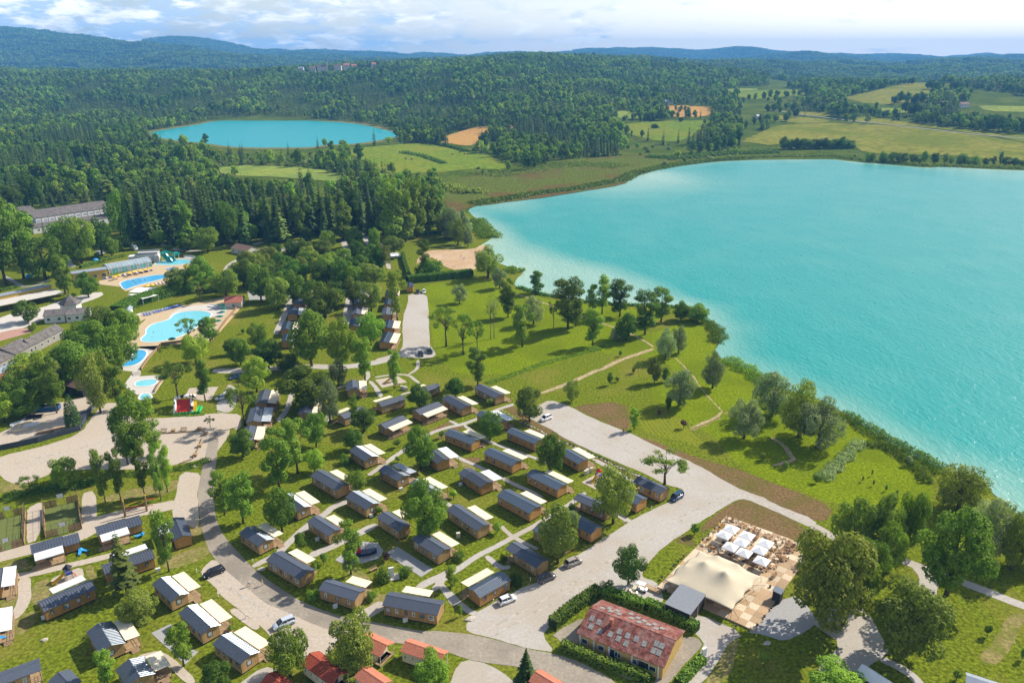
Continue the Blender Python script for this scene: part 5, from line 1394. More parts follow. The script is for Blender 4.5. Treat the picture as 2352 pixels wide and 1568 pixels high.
# ------------------------------------------------------------------ single trees of the campsite and shore
def nm(kind):
 return{'lime':'broadleaf_tree','ash':'broadleaf_tree','thin':'sparse_tree','bare':'sparse_tree','willow':'willow_tree','poplar':'poplar_tree','spruce':'spruce_tree','pine':'pine_tree','column':'column_conifer','bush':'round_bush','shrub':'shrub'}[kind.split('_')[0]]
def plant(fr,bx,by,ty,w,kind,label,group=None):
 b=G(fr,bx,by)
 h=max(0.5,height_at(b,fr,ty))
 d=b.y*CP+(CAM_H-h*.5)*SP
 r=w/FR[fr][2]*0.574219*d/1764/2
 if fr=='D3' and kind[:3]in('ash','lim'):
  r*=1.3
 if kind[:4]=='thin':
  r*=1.12
 k=nm(kind)
 cat={'round_bush':'bush','shrub':'shrub'}.get(k,'tree')
 return tree(kind,b,h,r,label,k,cat,group)
TREES=[('A0',1275,725,265,190,'ash_mid','tall slender tree between the two lodges near the road bend'),('A0',960,900,425,250,'pine','tall ragged conifer among the lodges'),('A0',1060,1135,868,300,'lime_olive','round yellow green tree behind the ribbed roof cabins'),('A0',1388,1440,1110,220,'ash_bright','young tree on the L shaped paved pad'),('A0',820,1590,1330,170,'ash_bright','fresh green sapling at the cabin with the square shadow'),('A0',1660,1640,1400,260,'lime_dark','dark bushy tree at the bottom beside the striped roof cabin'),('A1',328,362,-20,250,'ash_mid','leafy roadside tree at the inner bend, nearer of two'),('A1',185,300,-40,200,'ash_mid','leafy roadside tree at the inner bend, farther of two'),('B0',905,1520,1060,150,'ash_mid','slim tree above the sports pitch path, first from the left'),('B0',1040,1505,1060,150,'ash_mid','slim tree above the sports pitch path, second from the left'),('B0',1245,1470,1010,150,'ash_mid','slim tree above the rope frame, middle of five'),('B0',1385,1505,1000,150,'ash_mid','slim tree above the rope frame, fourth of five'),('B0',1440,1435,1000,150,'ash_bright','slim tree nearest the gravel strip, last of five'),('B0',570,1400,1110,240,'lime_mid','round tree on the lower edge of the sandy plaza'),('B0',1175,1250,590,330,'ash_mid','tall clump tree in the middle of the sandy plaza'),('B0',1310,1120,610,280,'ash_mid','tall tree with bent stem beside the plaza benches'),('B0',1100,1200,640,260,'ash_dark','dark tree at the back of the plaza clump'),('B0',640,892,600,125,'column','dark clipped conifer column at the storage yard fence'),('B0',490,755,270,210,'ash_mid','pale tree standing in the storage yard by the blue skip'),('B0',865,755,180,270,'lime_olive','tall tree at the storage yard gate'),('B0',1020,725,340,170,'ash_mid','slim tree just outside the storage yard gate'),('B0',1685,325,60,240,'lime_bright','bright round tree below the curved pool terrace'),('B0',1530,625,280,290,'thin_mid','airy multi stem tree behind the bouncy castle'),('B0',1765,655,300,190,'ash_mid','slim tree on the sand pad right of the bouncy castle'),('B0',1808,878,778,90,'thin_mid','small sapling at the corner of the plaza'),('B0',270,1440,1290,190,'thin_mid','scraggly shrub tree on the bank below the plaza'),('C0',1740,1410,1165,200,'thin_mid','thin tree at the near edge of the curved pool'),('C0',1932,1388,1140,200,'lime_mid','round tree at the near edge of the curved pool'),('C0',1843,1030,800,190,'thin_mid','airy tree on the terrace behind the curved pool'),('C0',260,1215,1015,240,'lime_mid','round tree in the reception courtyard'),('C0',815,985,755,210,'lime_dark','dark round tree beside the yellow bath house'),('C0',630,960,640,150,'ash_mid','slim tree on the path below the yellow bath house'),('C1',690,1000,735,330,'lime_mid','broad pale tree between the west and middle lanes'),('B1',960,350,-135,380,'lime_mid','huge leafy tree at the end of the west lane row'),('B1',1225,395,-115,260,'lime_bright','huge fresh green tree beside the gravel lane'),('B1',1420,482,105,210,'ash_bright','slender bright tree left of the slide playground'),('B1',1668,552,200,135,'ash_bright','slim bright tree in the slide playground'),('B1',490,575,275,270,'lime_bright','yellow green round tree above the plaza corner'),('B1',925,705,365,500,'lime_mid','wide spreading tree over the shaded cabins'),('B1',1118,832,440,210,'willow_silver','tall silvery tree beside the shaded cabins'),('B1',1190,525,280,170,'willow_silver','silvery tree behind the spreading tree'),('B1',385,865,470,280,'thin_yellow','olive airy tree at the plaza corner cabin'),('B1',370,1130,880,220,'lime_dark','dark dense tree beside the road above the bend'),('B1',685,1408,890,320,'ash_mid','tall leafy tree on the open lawn, nearest the road'),('B1',840,1272,800,300,'ash_mid','tall leafy tree on the open lawn behind the nearest one'),('B1',1000,1045,720,230,'lime_mid','leafy tree at the upper end of the open lawn'),('B1',985,1262,1040,180,'lime_bright','low bright tree in the middle of the open lawn'),('A1',622,425,85,260,'lime_mid','conical dense tree at the striped roof cabin near the road'),('B1',590,375,100,260,'lime_dark','dark tree group member below the curved pool lawn, right'),('B1',510,215,-40,190,'lime_mid','tree on the lawn behind the dark tree group'),('B1',350,345,90,190,'lime_dark','dark tree group member below the curved pool lawn, left'),('B1',760,395,235,200,'lime_dark','dark round tree at the west end of the lane'),('B1',255,255,110,105,'lime_mid','small tree alone on the lawn below the curved pool'),('B1',1410,915,690,230,'lime_dark','dark tree covering a cabin on the upper lawn'),('B1',1328,880,590,95,'ash_bright','slim young tree beside the dark tree on the upper lawn'),('B1',1320,1075,890,200,'lime_dark','dark round tree in front of the awning cabin'),('B1',1345,1435,1225,190,'lime_mid','small round tree at the gable of the long slate cabin'),('B2',395,1235,870,285,'lime_mid','bushy tree on the footpath in mid site'),('B2',385,718,510,205,'lime_dark','dark tree between two upper cabins'),('B2',690,618,430,155,'lime_dark','dark round tree behind the upper cabins'),('B2',882,518,180,215,'ash_mid','tall grey green tree at the top of the cabin block'),('B2',990,982,720,215,'lime_mid','young tree covering the pale blue canopy cabin'),('B2',1327,822,500,255,'lime_olive','round tree at the head of the gravel car park'),('B2',1687,658,450,135,'lime_olive','small tree at the corner of the gravel car park'),('B2',1500,1275,915,275,'lime_mid','dense tree near the planted strip'),('A2',195,475,45,355,'lime_mid','big round tree in the middle of the cabins'),('A2',1190,665,205,335,'lime_olive','dense dark tree at the gravel court edge'),('A2',1607,365,-95,330,'lime_olive','tall tree beside the playground and gravel court'),('A2',1720,828,510,235,'lime_dark','lone round tree beside the golf carts'),('A2',400,835,680,145,'ash_bright','bright shrubby tree at the footpath fork'),('A1',1140,748,345,230,'ash_bright','slim forked tree beside the lower playground'),('A1',765,558,420,95,'lime_mid','small dense tree left of the lower playground'),('A1',1160,1505,1020,380,'lime_olive','big roadside tree among the tiled mobile homes'),('A1',685,1515,1150,320,'lime_mid','round tree in front of the silver estate car'),('A2',950,1575,1300,195,'spruce','small spruce at the bottom beside the road'),('A2',235,1620,1340,310,'lime_bright','bright tree at the bottom beside the gravel drive'),('A2',455,1068,975,45,'ash_bright','tiny sapling on the corner lawn of the gravel court'),('A4',420,1140,345,640,'lime_olive','huge tree beside the restaurant deck'),('A4',700,960,430,330,'lime_mid','large tree right behind the huge restaurant tree'),('A4',640,600,165,370,'lime_mid','dark tree at the end of the gravel strip'),('A4',860,620,150,260,'lime_olive','dark tree in the group behind the restaurant, right of centre'),('A4',1050,560,85,240,'lime_bright','tallest tree of the group behind the restaurant, farthest right'),('A4',900,740,320,230,'lime_mid','shaded tree over the lakeside path'),('A4',1345,905,240,540,'lime_mid','chestnut with bare trunk beside the lakeside path'),('A4',1030,1360,772,570,'lime_olive','round flowering tree in front of the lakeside path'),('A4',1665,615,130,370,'willow_silver','leaning willow on the lake shore'),('A4',1835,710,235,260,'willow_olive','willow at the right frame edge on the shore'),('A4',1990,640,250,260,'willow_olive','willow cut by the right frame edge'),('B4',1570,1390,1025,400,'willow_olive','broad dark willow at the corner of the bright lawn'),('A4',490,1650,1430,420,'lime_bright','bright tree crown at the bottom near the white tent roof'),('B3',988,295,10,185,'willow_silver','silvery willow at the end of the trodden path, left of two'),('B3',1102,243,-8,145,'willow_silver','silvery willow at the end of the trodden path, right of two'),('B3',1395,543,215,215,'willow_silver','silvery willow alone near the lake inlet'),('B3',1108,692,350,275,'willow_silver','large silvery willow in the middle of the lawn'),('B3',1665,975,610,290,'willow_silver','silvery willow nearest the car park lawn'),('B3',895,497,280,135,'lime_olive','round tree casting an oval shadow on the lawn'),('B3',990,490,350,70,'lime_dark','small dark tree beside the large silvery willow'),('B3',1012,735,600,60,'lime_dark','small dark tree in the large willow shade'),('B3',757,405,300,60,'thin_mid','wispy sapling beside a vase shaped bush'),('B3',513,515,390,52,'lime_mid','thin sapling beside a vase shaped bush on the lawn'),('B3',723,898,710,105,'ash_bright','young bright tree where two people stand'),('B3',985,1365,1080,390,'thin_mid','sparse low tree beside the blue van'),('B4',510,930,535,370,'willow_silver','pale willow on the shore bank, right of three'),('B4',370,840,405,340,'willow_olive','olive willow on the shore bank, middle of three'),('B4',160,690,330,310,'willow_silver','pale willow on the shore bank, left of three'),('D3',170,642,540,75,'ash_dark','dark tree standing at the water edge beside the beach bay'),('D3',305,805,565,135,'ash_mid','tall tree in the lakeside grove, left'),('D3',340,790,590,70,'ash_mid','slim tree leaning beside the tall left grove tree'),('D3',458,735,565,80,'ash_bright','bright tall tree in the lakeside grove'),('D3',415,730,600,55,'ash_mid','slim tree beside the bright tall grove tree'),('D3',537,748,580,98,'ash_dark','dark tall tree in the lakeside grove'),('D3',417,882,715,85,'ash_bright','fresh green tree in front of the lakeside grove'),('D3',650,828,630,105,'ash_dark','dense dark tree at the grove path'),('D3',722,772,615,95,'ash_mid','tall tree near the point of the shore'),('D3',810,764,675,65,'lime_dark','small dark tree near the point of the shore'),('D3',880,768,688,90,'lime_mid','rounded tree on the point of the shore'),('D3',565,855,730,80,'lime_dark','dark bushy tree at the fork of the shore path'),('D3',525,850,790,60,'shrub_silver','grey shrub at the fork of the shore path'),('D3',100,883,690,95,'ash_mid','airy tree alone on the wide lawn'),('D3',150,782,640,95,'willow_silver','silvery tree behind the airy lawn tree'),('D3',36,752,600,75,'ash_yellow','pale tall tree left in the lakeside grove'),('D3',240,800,660,55,'thin_mid','thin pole tree left of the grove'),('C1',1740,888,725,125,'willow_silver','small silvery willow above the wide lawn'),('C1',1985,1165,800,130,'bare','nearly bare tall tree, left of two'),('C1',2012,1162,770,140,'bare','nearly bare tall tree, right of two'),('C1',2122,995,690,135,'ash_yellow','pale airy tree behind the two bare trees'),('C1',1635,1225,900,250,'thin_yellow','sparse wide tree beside the upper car park'),('C1',1770,1290,950,185,'thin_mid','sparse tree right of the sparse wide tree'),('C1',1880,1250,1010,120,'thin_mid','slim sparse tree on the lawn right of the upper car park'),('C1',1965,690,420,240,'willow_olive','large dark tree beside the sandy beach'),('C1',2055,772,590,125,'willow_silver','pale round tree below the beach'),('C1',1470,665,390,130,'ash_mid','pointed tree behind the sandy beach'),('C1',1500,670,540,230,'shrub_dark','broad dark shrub behind the sandy beach'),('C1',1808,445,295,85,'willow_silver','tall pale tree at the reedy point'),('C1',1745,370,165,190,'willow_silver','big grey green tree mass behind the reedy point'),('C1',1650,350,130,160,'willow_silver','grey tree behind the beach lawn'),('C1',1690,375,240,150,'willow_olive','dark willow in front of the grey trees'),('C1',715,480,295,140,'lime_bright','bright round tree among the caravans'),('C1',915,450,280,165,'lime_dark','dense round tree among the caravans'),('C1',1075,490,280,105,'lime_mid','upright tree left of the beach lawn hedge'),('C1',930,560,380,145,'lime_dark','dark tree in front of the dense round tree'),('C1',838,620,440,175,'lime_mid','round tree on the central camp lane'),('C1',1228,500,345,185,'lime_olive','flat topped tree above the motorhome'),('C1',1060,640,490,155,'lime_dark','dark round tree left of the motorhome'),('C1',1118,640,430,95,'lime_dark','upright dark tree left of the motorhome'),('C1',930,775,570,160,'lime_bright','fresh green tree above the middle lane'),('C1',322,935,658,215,'lime_olive','round tree on the lawn at the west lane'),('C1',450,760,540,240,'lime_dark','broad dark tree at the head of the west lane'),('C1',105,750,560,185,'lime_mid','tree above the red roofed pool hut'),('C1',300,720,530,210,'lime_mid','large tree left of the west lane head'),('C1',700,740,510,175,'lime_mid','tall tree at the head of the middle lane'),('C1',1085,790,600,205,'thin_yellow','yellowish bare branched tree at the upper car park'),('C1',1255,1035,620,185,'ash_yellow','tall yellow green tree at the upper car park'),('C1',1050,950,705,200,'lime_olive','yellow green tree behind the middle lane row'),('C1',1045,1215,935,215,'lime_bright','bright tree beside the nearest middle lane cabin'),('C1',110,400,255,110,'lime_bright','bright small tree beside the camp wash house'),('C1',305,520,410,110,'lime_dark','round dark tree beside the camp court'),('C1',530,570,380,160,'lime_mid','round tree beside the white caravan'),('C1',550,420,280,110,'lime_dark','dark tree behind the white caravan'),('C1',700,350,235,140,'lime_dark','dark tree below the spruce stand'),('C1',525,620,470,130,'lime_mid','tree at the bend of the camp lane'),('C1',620,330,190,60,'spruce','thin spruce with bare stem beside the camp court'),('C1',345,420,110,180,'pine','tall pine beside the camp court'),('C1',540,300,115,110,'pine','pale pine in front of the spruce stand'),('P',14,655,440,110,'ash_dark','tall dark tree at the left frame edge'),('P',55,640,478,90,'ash_mid','tall tree left of the grey factory'),('P',105,640,535,115,'lime_mid','broad tree in front of the grey factory'),('P',150,600,500,70,'lime_mid','tree hiding the factory corner'),('P',188,605,488,85,'lime_mid','tall round tree in front of the factory wing'),('P',235,590,495,60,'lime_dark','dark tree at the factory end'),('P',150,675,585,60,'ash_mid','pale tree on the lawn by the yellow bath house'),('P',0,610,470,80,'lime_dark','dark broad tree cut by the left edge'),('P',368,562,525,36,'lime_bright','bright small tree behind the water slides'),('P',478,580,515,60,'lime_mid','round tree right of the slide pool'),('P',500,560,512,50,'lime_bright','bright round tree behind the slide pool'),('P',430,575,543,45,'lime_dark','small round tree behind the slide pool lawn'),('P',575,555,512,42,'lime_bright','bright round tree near the wash house'),('P',542,545,505,45,'lime_bright','fresh tree left of the wash house'),('P',412,672,612,60,'lime_dark','dark tree at the corner of the lap pool'),('P',465,665,590,70,'lime_mid','round tree right of the lap pool'),('P',520,680,615,70,'lime_mid','round tree above the pool lane'),('P',600,690,600,60,'lime_dark','dark tree in the row above the pool hut'),('P',560,660,590,60,'lime_mid','middle tree in the row above the pool hut'),('P',258,590,545,40,'lime_mid','round tree behind the camp hedges'),('P',283,575,538,42,'lime_dark','dark round tree behind the camp hedges'),('D2',302,540,473,52,'lime_dark','lone round tree in the middle of the far pasture'),]
for t in TREES:
 plant(*t)
 # dense belts: trees that nothing tells apart share a label
def nth(i):
 i+=1
 return str(i)+('th' if 10<=i%100<=20 else{1:'st',2:'nd',3:'rd'}.get(i%10,'th'))
def belt(spec,label,group,fr='P'):
 for i,(x,by,ty,w,kind)in enumerate(sorted(spec)):
  plant(fr,x,by,ty,w,kind,label+', '+nth(i)+' from the left',group)
rs6=random.Random(61)
sp,dx=[],[]
for x in list(range(282,480,13))+list(range(480,700,14))+list(range(700,880,15)):
 top=415+18*math.sin(x*0.13)+rs6.uniform(-14,22)+max(0,(x-620))*0.02
 base=552+rs6.uniform(-16,16)-max(0,(x-600))*0.05
 k=rs6.random()
 if k<.66:
  sp.append((x+rs6.uniform(-5,5),base,top,rs6.uniform(32,48),'spruce'))
 else:
  dx.append((x+rs6.uniform(-5,5),base,top+rs6.uniform(10,50),rs6.uniform(40,62),rs6.choice(['ash_mid','ash_dark','pine','lime_mid','poplar_mid','ash_bright'])))
for x in range(300,860,22):
 sp.append((x+rs6.uniform(-7,7),525+rs6.uniform(-12,8),400+rs6.uniform(-6,30),rs6.uniform(34,46),'spruce'))
belt(sp,'dark spruce in the dense stand behind the camp','spruces of the dark stand')
belt(dx,'leafy tree growing among the spruces behind the camp','leafy trees among the spruces')
belt([(903,560,402,72,'poplar_yellow'),(930,556,430,66,'poplar_yellow'),(958,545,408,64,'poplar_yellow'),(985,535,418,62,'poplar_yellow'),(1006,528,425,52,'poplar_yellow'),(945,530,405,60,'poplar_yellow'),(880,540,430,52,'poplar_mid')],'tall yellow green poplar between the spruces and the lake','poplars by the lake corner')
belt([(1022,548,480,44,'willow_olive'),(1040,552,470,46,'willow_silver'),(1060,545,478,40,'willow_silver'),(1052,562,500,42,'willow_olive')],'grey green willow at the corner of the lake','willows at the lake corner')
cl=[]
for(x,b,t,w)in[(-20,480,400,70),(30,500,420,60),(75,478,395,60),(285,505,440,60),(250,470,400,60),(300,470,395,55)]:
 cl.append((x,b,t,w,rs6.choice(['pine','lime_dark','ash_dark'])))
belt(cl,'dark forest edge tree beside the grey factory','trees round the factory')
cl=[]
for(x,b,t,w)in[(205,830,725,90),(250,800,690,90),(285,800,700,80),(190,880,770,110),(230,860,740,100),(280,850,735,80),(150,890,800,90),(110,912,818,90),(75,905,800,90),(40,940,860,80),(100,935,845,100),(10,970,895,70),(60,955,885,80),(300,770,715,50)]:
 cl.append((x,b,t,w,rs6.choice(['lime_mid','lime_bright','lime_olive','lime_mid'])))
belt(cl,'leafy tree in the thick group between reception and pools','tree group by the reception')
cl=[]
for(x,b,t,w)in[(590,630,575,55),(620,615,560,55),(650,640,580,60),(690,650,590,60),(730,660,590,60),(760,640,575,55),(790,660,590,60),(820,640,580,60),(845,660,600,55),(640,690,620,60),(680,700,620,60),(720,710,635,60),(775,705,640,60),(810,700,635,55),(855,610,560,45),(880,620,555,48),(610,660,600,50),(570,625,570,48),(705,610,560,48),(740,600,545,46),(670,600,545,45)]:
 cl.append((x+rs6.uniform(-6,6),b,t,w,rs6.choice(['lime_mid','lime_dark','lime_dark','lime_olive'])))
belt(cl,'round shade tree among the caravan pitches','shade trees of the caravan pitches')
cl=[]
for(x,b,t,w)in[(1590,352,322,24),(1608,355,325,26),(1625,350,318,22),(1645,352,312,26),(1662,345,310,22),(1680,340,300,24)]:
 cl.append((x,b,t,w,'ash_dark'))
cl+=[(x,345+(x%3),314+(x*7)%9,26,'lime_dark')for x in range(1800,1960,15)]
belt(cl,'dark tree in the copse on the far lake shore','copse on the far shore')
cl=[(x+rs6.uniform(-8,8),372+(x-1990)*0.03,372-rs6.uniform(14,34)+(x-1990)*0.03,rs6.uniform(14,24),rs6.choice(['lime_mid','ash_mid','shrub_mid']))for x in range(1990,2360,15)]
belt(cl,'small tree in the line between far shore and pasture','tree line on the far shore')
cl=[]
hr=random.Random(88)
for line,n,hh,where in[([(2080,262),(2140,275),(2210,285),(2280,292),(2360,297)],34,26,'in the belt above the lane'),([(1990,262),(2060,272)],8,18,'at the lane bend'),([(1560,282),(1590,268),(1560,262)],6,14,'round the wheat field'),([(1430,276),(1500,272),(1560,268)],8,12,'below the wheat field'),([(1700,300),(1740,285),(1790,280),(1830,272)],9,22,'left of the big pasture'),([(1870,252),(1950,250),(1990,255)],9,16,'above the lane'),([(2050,238),(2100,238),(2120,232)],8,22,'on the dry hill'),([(1640,240),(1720,232),(1800,222),(1850,218)],16,16,'across the upper pastures'),([(1760,258),(1830,250),(1890,238),(1930,228)],16,16,'between the upper pastures'),([(1930,212),(2000,204),(2060,196),(2100,190)],16,14,'along the ridge left of the dry hill'),([(2130,205),(2200,205),(2280,208),(2360,210)],22,18,'along the ridge right of the dry hill'),([(1450,262),(1520,258),(1570,252)],10,12,'above the lone tree pasture')]:
 for i in range(n):
  t=i/max(1,n-1)*(len(line)-1)
  k=min(int(t),len(line)-2)
  x=line[k][0]+(line[k+1][0]-line[k][0])*(t-k)+hr.uniform(-5,5)
  y=line[k][1]+(line[k+1][1]-line[k][1])*(t-k)+hr.uniform(-3,3)
  b=T('P',x,y)
  h=hh*b.y/1764*hr.uniform(0.7,1.15)
  tree(hr.choice(['lime_dark','lime_mid','lime_dark','ash_dark']),b-Vector((0,0,.2)),h,h*hr.uniform(.34,.46),'far hedgerow tree, '+nth(i)+' from the left '+where,'broadleaf_tree','tree','hedgerow trees of the far fields')
  # ------------------------------------------------------------------ bushes on the lawns
BUSHES=[('B3',603,268,215,38,'bush_dark','dark ball bush beside the trodden path'),('B3',716,412,370,36,'bush_dark','vase shaped bush, farther of two on the lawn'),('B3',577,488,440,46,'bush_dark','vase shaped bush, nearer of two on the lawn'),('B3',1147,888,808,62,'bush_red','purple brown ball bush alone on the mown lawn'),('B3',937,785,725,44,'bush_red','purple bush in the willow shade'),('B3',1830,1168,1095,52,'bush_yellow','yellowish ball bush at the brown soil'),('B4',95,1015,960,46,'bush_yellow','golden ball bush under the shore willows'),('B4',272,1085,1030,56,'bush_mid','green ball bush between soil and willow shade'),('B4',500,1192,1128,56,'bush_dark','dark ball bush at the end of the shrub row'),('B4',850,1182,1138,18,'bush_dark','tiny topiary on the bright lawn, far left'),('B4',920,1140,1090,16,'bush_dark','tiny topiary on the bright lawn, farthest'),('B4',930,1215,1165,20,'bush_dark','tiny topiary on the bright lawn, middle'),('B4',1026,1255,1205,22,'bush_dark','tiny topiary on the bright lawn, right'),('B4',1108,1295,1240,24,'bush_dark','tiny topiary on the bright lawn, nearest'),('B4',1195,1060,985,60,'bush_silver','pale silvery bush at the edge of the reeds'),('B2',990,695,625,65,'bush_yellow','round bush at the corner of the topmost cabin'),('B2',575,972,900,56,'bush_dark','dark bush at the corner of the forked path cabin'),('B2',198,1052,972,78,'bush_mid','round bush alone on the lawn in front of the awning cabin'),('B2',198,1178,1122,52,'bush_mid','small bush beside the footpath'),('B2',675,1492,1415,68,'bush_bright','bright ball bush beside the lodge canopy'),('A1',935,672,585,66,'bush_dark','dark ball bush beside the roadside long cabin'),('A1',1410,648,580,62,'bush_red','dark bush between playground and paved pitch'),('A1',1355,295,230,64,'bush_bright','bright bush at the gable of the heat pump cabin'),('A2',735,435,355,80,'bush_mid','round bush at the corner of the electric box cabin'),('A2',405,170,108,55,'bush_bright','bright ball bush above the big round tree'),('A2',875,830,725,95,'shrub_dark','shadowed bush beside the white hatchback cabin'),('A3',712,450,360,82,'bush_mid','round bush at the corner of the restaurant deck'),('A3',1235,1452,1330,95,'bush_olive' if 'bush_olive' in KIND else 'bush_mid','round bush on the shaded lawn below the deck'),('A4',1655,1215,1125,62,'bush_dark','vase shaped bush on the right lawn'),('A4',1420,1545,1465,70,'bush_dark','dark bush beside the grey roof at the bottom'),('A4',1915,1390,1300,50,'bush_dark','dark bush at the right frame edge'),('A0',1745,1180,1125,50,'bush_bright','bright bush beside the ribbed roof cabin terrace'),('A1',850,930,865,100,'shrub_bright','bright shrub at the bend cabin corner'),('A1',870,700,640,80,'shrub_mid','shrub beside the roadside long cabin terrace'),('A2',440,640,570,100,'shrub_mid','shrub bed beside the paved pitch cabin'),('A1',1290,940,870,80,'shrub_mid','shrub at the terrace of the bend cabin'),('A1',1380,800,700,120,'shrub_mid','planted shrubs left of the white monument'),('A1',1540,760,690,90,'shrub_bright','planted shrubs right of the white monument'),('A2',50,750,680,90,'shrub_mid','shrubs at the lower end of the paved pitch'),('A2',1565,860,800,110,'shrub_mid','shrub beside the golf carts hedge'),('A2',775,650,590,60,'shrub_dark','shrub at the porch of the dark car cabin'),('A2',1295,270,215,70,'shrub_mid','shrub at the porch behind the tall tree'),('C0',450,1215,1140,70,'bush_mid','round bush in front of the reception roof'),('C0',310,1290,1215,80,'shrub_mid','hedge bush in the reception courtyard'),('C0',680,985,945,56,'bush_mid','round bush on the reception terrace'),('B1',370,75,30,34,'bush_dark','small bush on the lawn by the west lane'),('B1',1250,1190,1110,110,'shrub_dark','dark shrub at the end of the open lawn'),('C0',2235,1320,1270,40,'bush_mid','tiny bush on the lawn below the pool hut'),]
for b in BUSHES:
 plant(*b)
 # ------------------------------------------------------------------ hedges, reeds and scrub (uncountable foliage)
def leafy_band(name,label,segs,w,h,m,n_per_m2,ls,kind='stuff',fn=None,cat=None,top=0.8,thin=0.12,group=None,seed=5,box=False):
 """a band of leaves with depth along a line; box=True is a clipped hedge"""
 rs=np.random.RandomState(seed)
 pts=[np.array(q)for q in pts_of(segs,fn or G)]
 V,W=[],[]
 for a,b in zip(pts[:-1],pts[1:]):
  L=np.linalg.norm(b-a)
  n=int(L*(w+2*h)*n_per_m2)
  if n<1:
   continue
  t=(b-a)/max(L,1e-6);nn=np.array([-t[1],t[0]])
  u=rs.uniform(0,L,n)
  if box:
   k=rs.rand(n)
   ptop=w/(w+2*h)
   istop=k<ptop
   sd=np.where(rs.rand(n)<.5,-1,1)
   off=np.where(istop,rs.uniform(-w/2,w/2,n),sd*w/2+rs.normal(0,.07,n))
   z=np.where(istop,h+rs.normal(0,.07,n),rs.uniform(0.05,h,n))
   nr=np.where(istop[:,None],np.array([0,0,1.0]),np.column_stack([sd*nn[0],sd*nn[1],np.full(n,.25)]))
  else:
   off=rs.uniform(-w/2,w/2,n)*(1+.3*np.sin(u*.7))
   hh=h*(0.55+0.45*np.cos(off/w*2.6))*(0.8+.2*np.sin(u*.9+off)*np.sin(u*.37)+.18*np.sin(u*2.3+1.7*off))
   z=hh*rs.uniform(thin,1,n)
   nr=np.column_stack([nn[0]*off/w*1.5,nn[1]*off/w*1.5,np.full(n,top)])
  c=np.column_stack([a[0]+t[0]*u+nn[0]*off,a[1]+t[1]*u+nn[1]*off,z])
  nr=unit(nr+rs.normal(size=(n,3))*.45)
  V.append(cards(c,nr,ls,rs,.8));W.append(np.repeat(np.clip(rs.uniform(0,1,n)*.7+.3*(np.sin(u*1.3)*.5+.5),0,1),4))
 me=crown_mesh(name,np.concatenate(V),np.concatenate(W),m)
 o=link(name,me)
 if cat:
  tag(o,label,cat,group)
 else:
  struct(o,kind);o['label']=label
 if box:
  core=MB()
  for a,b in zip(pts[:-1],pts[1:]):
   t=(b-a)/max(np.linalg.norm(b-a),1e-6);nn=np.array([-t[1],t[0]])*(w/2-.12)
   core.prism([tuple(a-nn),tuple(b-nn),tuple(b+nn),tuple(a+nn)],0,h-.12)
  core.build('core',M_hedgecore,o)
 return o
M_hedgecore=mat('hedge_core',(0.03,0.05,0.012),0.95,0.3,3)
HEDGES=[('clipped hedge between the red roofed building and the road',[('A2',[(1215,1300),(1340,1350),(1500,1420),(1680,1480),(1890,1560)])],1.7,1.7,'mid'),('billowing hedge from the gravel court to the red roofed building',[('A2',[(1150,1150),(1230,1080),(1330,1000),(1420,940),(1500,890)])],2.2,2.0,'mid'),('clipped hedge behind the red roofed building',[('A2',[(1530,900),(1700,960),(1850,1010)]),('A3',[(340,985),(480,1050),(620,1120),(735,1180)])],1.9,1.9,'mid'),('hedge right of the red roofed building beside the white sign',[('A3',[(770,1400),(690,1480),(590,1590)])],1.8,1.4,'mid'),('long hedge below the beach and above the wide lawn',[('C1',[(1330,730),(1430,715),(1560,705),(1700,690),(1840,675)])],4.0,3.6,'dark'),('clipped hedge behind the beach lawn',[('C1',[(1285,385),(1380,365),(1500,350),(1600,345)])],2.2,2.2,'mid'),('hedge between the motorhome and the beach lawn',[('C1',[(1295,510),(1310,580),(1330,640),(1345,690)])],2.0,2.2,'mid'),('hedge round the caravan pitch behind the bath house, nearest',[('C0',[(740,720),(850,690),(945,665)])],1.6,1.8,'mid'),('hedge round the caravan pitch behind the glass hall',[('C0',[(950,660),(1050,635),(1155,610)])],1.6,1.8,'mid'),('hedge of the far caravan pitch behind the bath house',[('C0',[(660,635),(740,610),(800,600)])],1.6,1.8,'mid'),('hedge of the pitch with the blue tent',[('C0',[(880,610),(930,640),(960,655)])],1.6,1.8,'mid'),('hedge beside the camp lane behind the slides',[('C0',[(1555,490),(1650,475),(1770,450)])],2.0,2.0,'mid'),('hedge row behind the slide pool lawn',[('C0',[(1230,520),(1330,500),(1450,490)])],2.0,2.0,'mid'),('second hedge row behind the slide pool lawn',[('C0',[(1500,545),(1590,540)])],2.0,2.0,'mid'),('thick shrub hedge between lap pool and curved pool',[('C0',[(1080,1150),(1200,1080),(1400,1010),(1600,960),(1750,930)])],5.5,4.2,'dark'),('hedge above the pool hut lane',[('C0',[(1880,950),(2000,930),(2080,900)])],3.0,3.0,'dark'),('hedge at the foot of the left path',[('C0',[(0,935),(80,915),(160,895)])],1.5,1.2,'mid'),]
for k,(lab,sg,w,h,lk)in enumerate(HEDGES):
 leafy_band('hedge',lab,sg,w,h,LEAF[lk],16,0.22 if w<3 else 0.3,cat='hedge',seed=k,box=True)
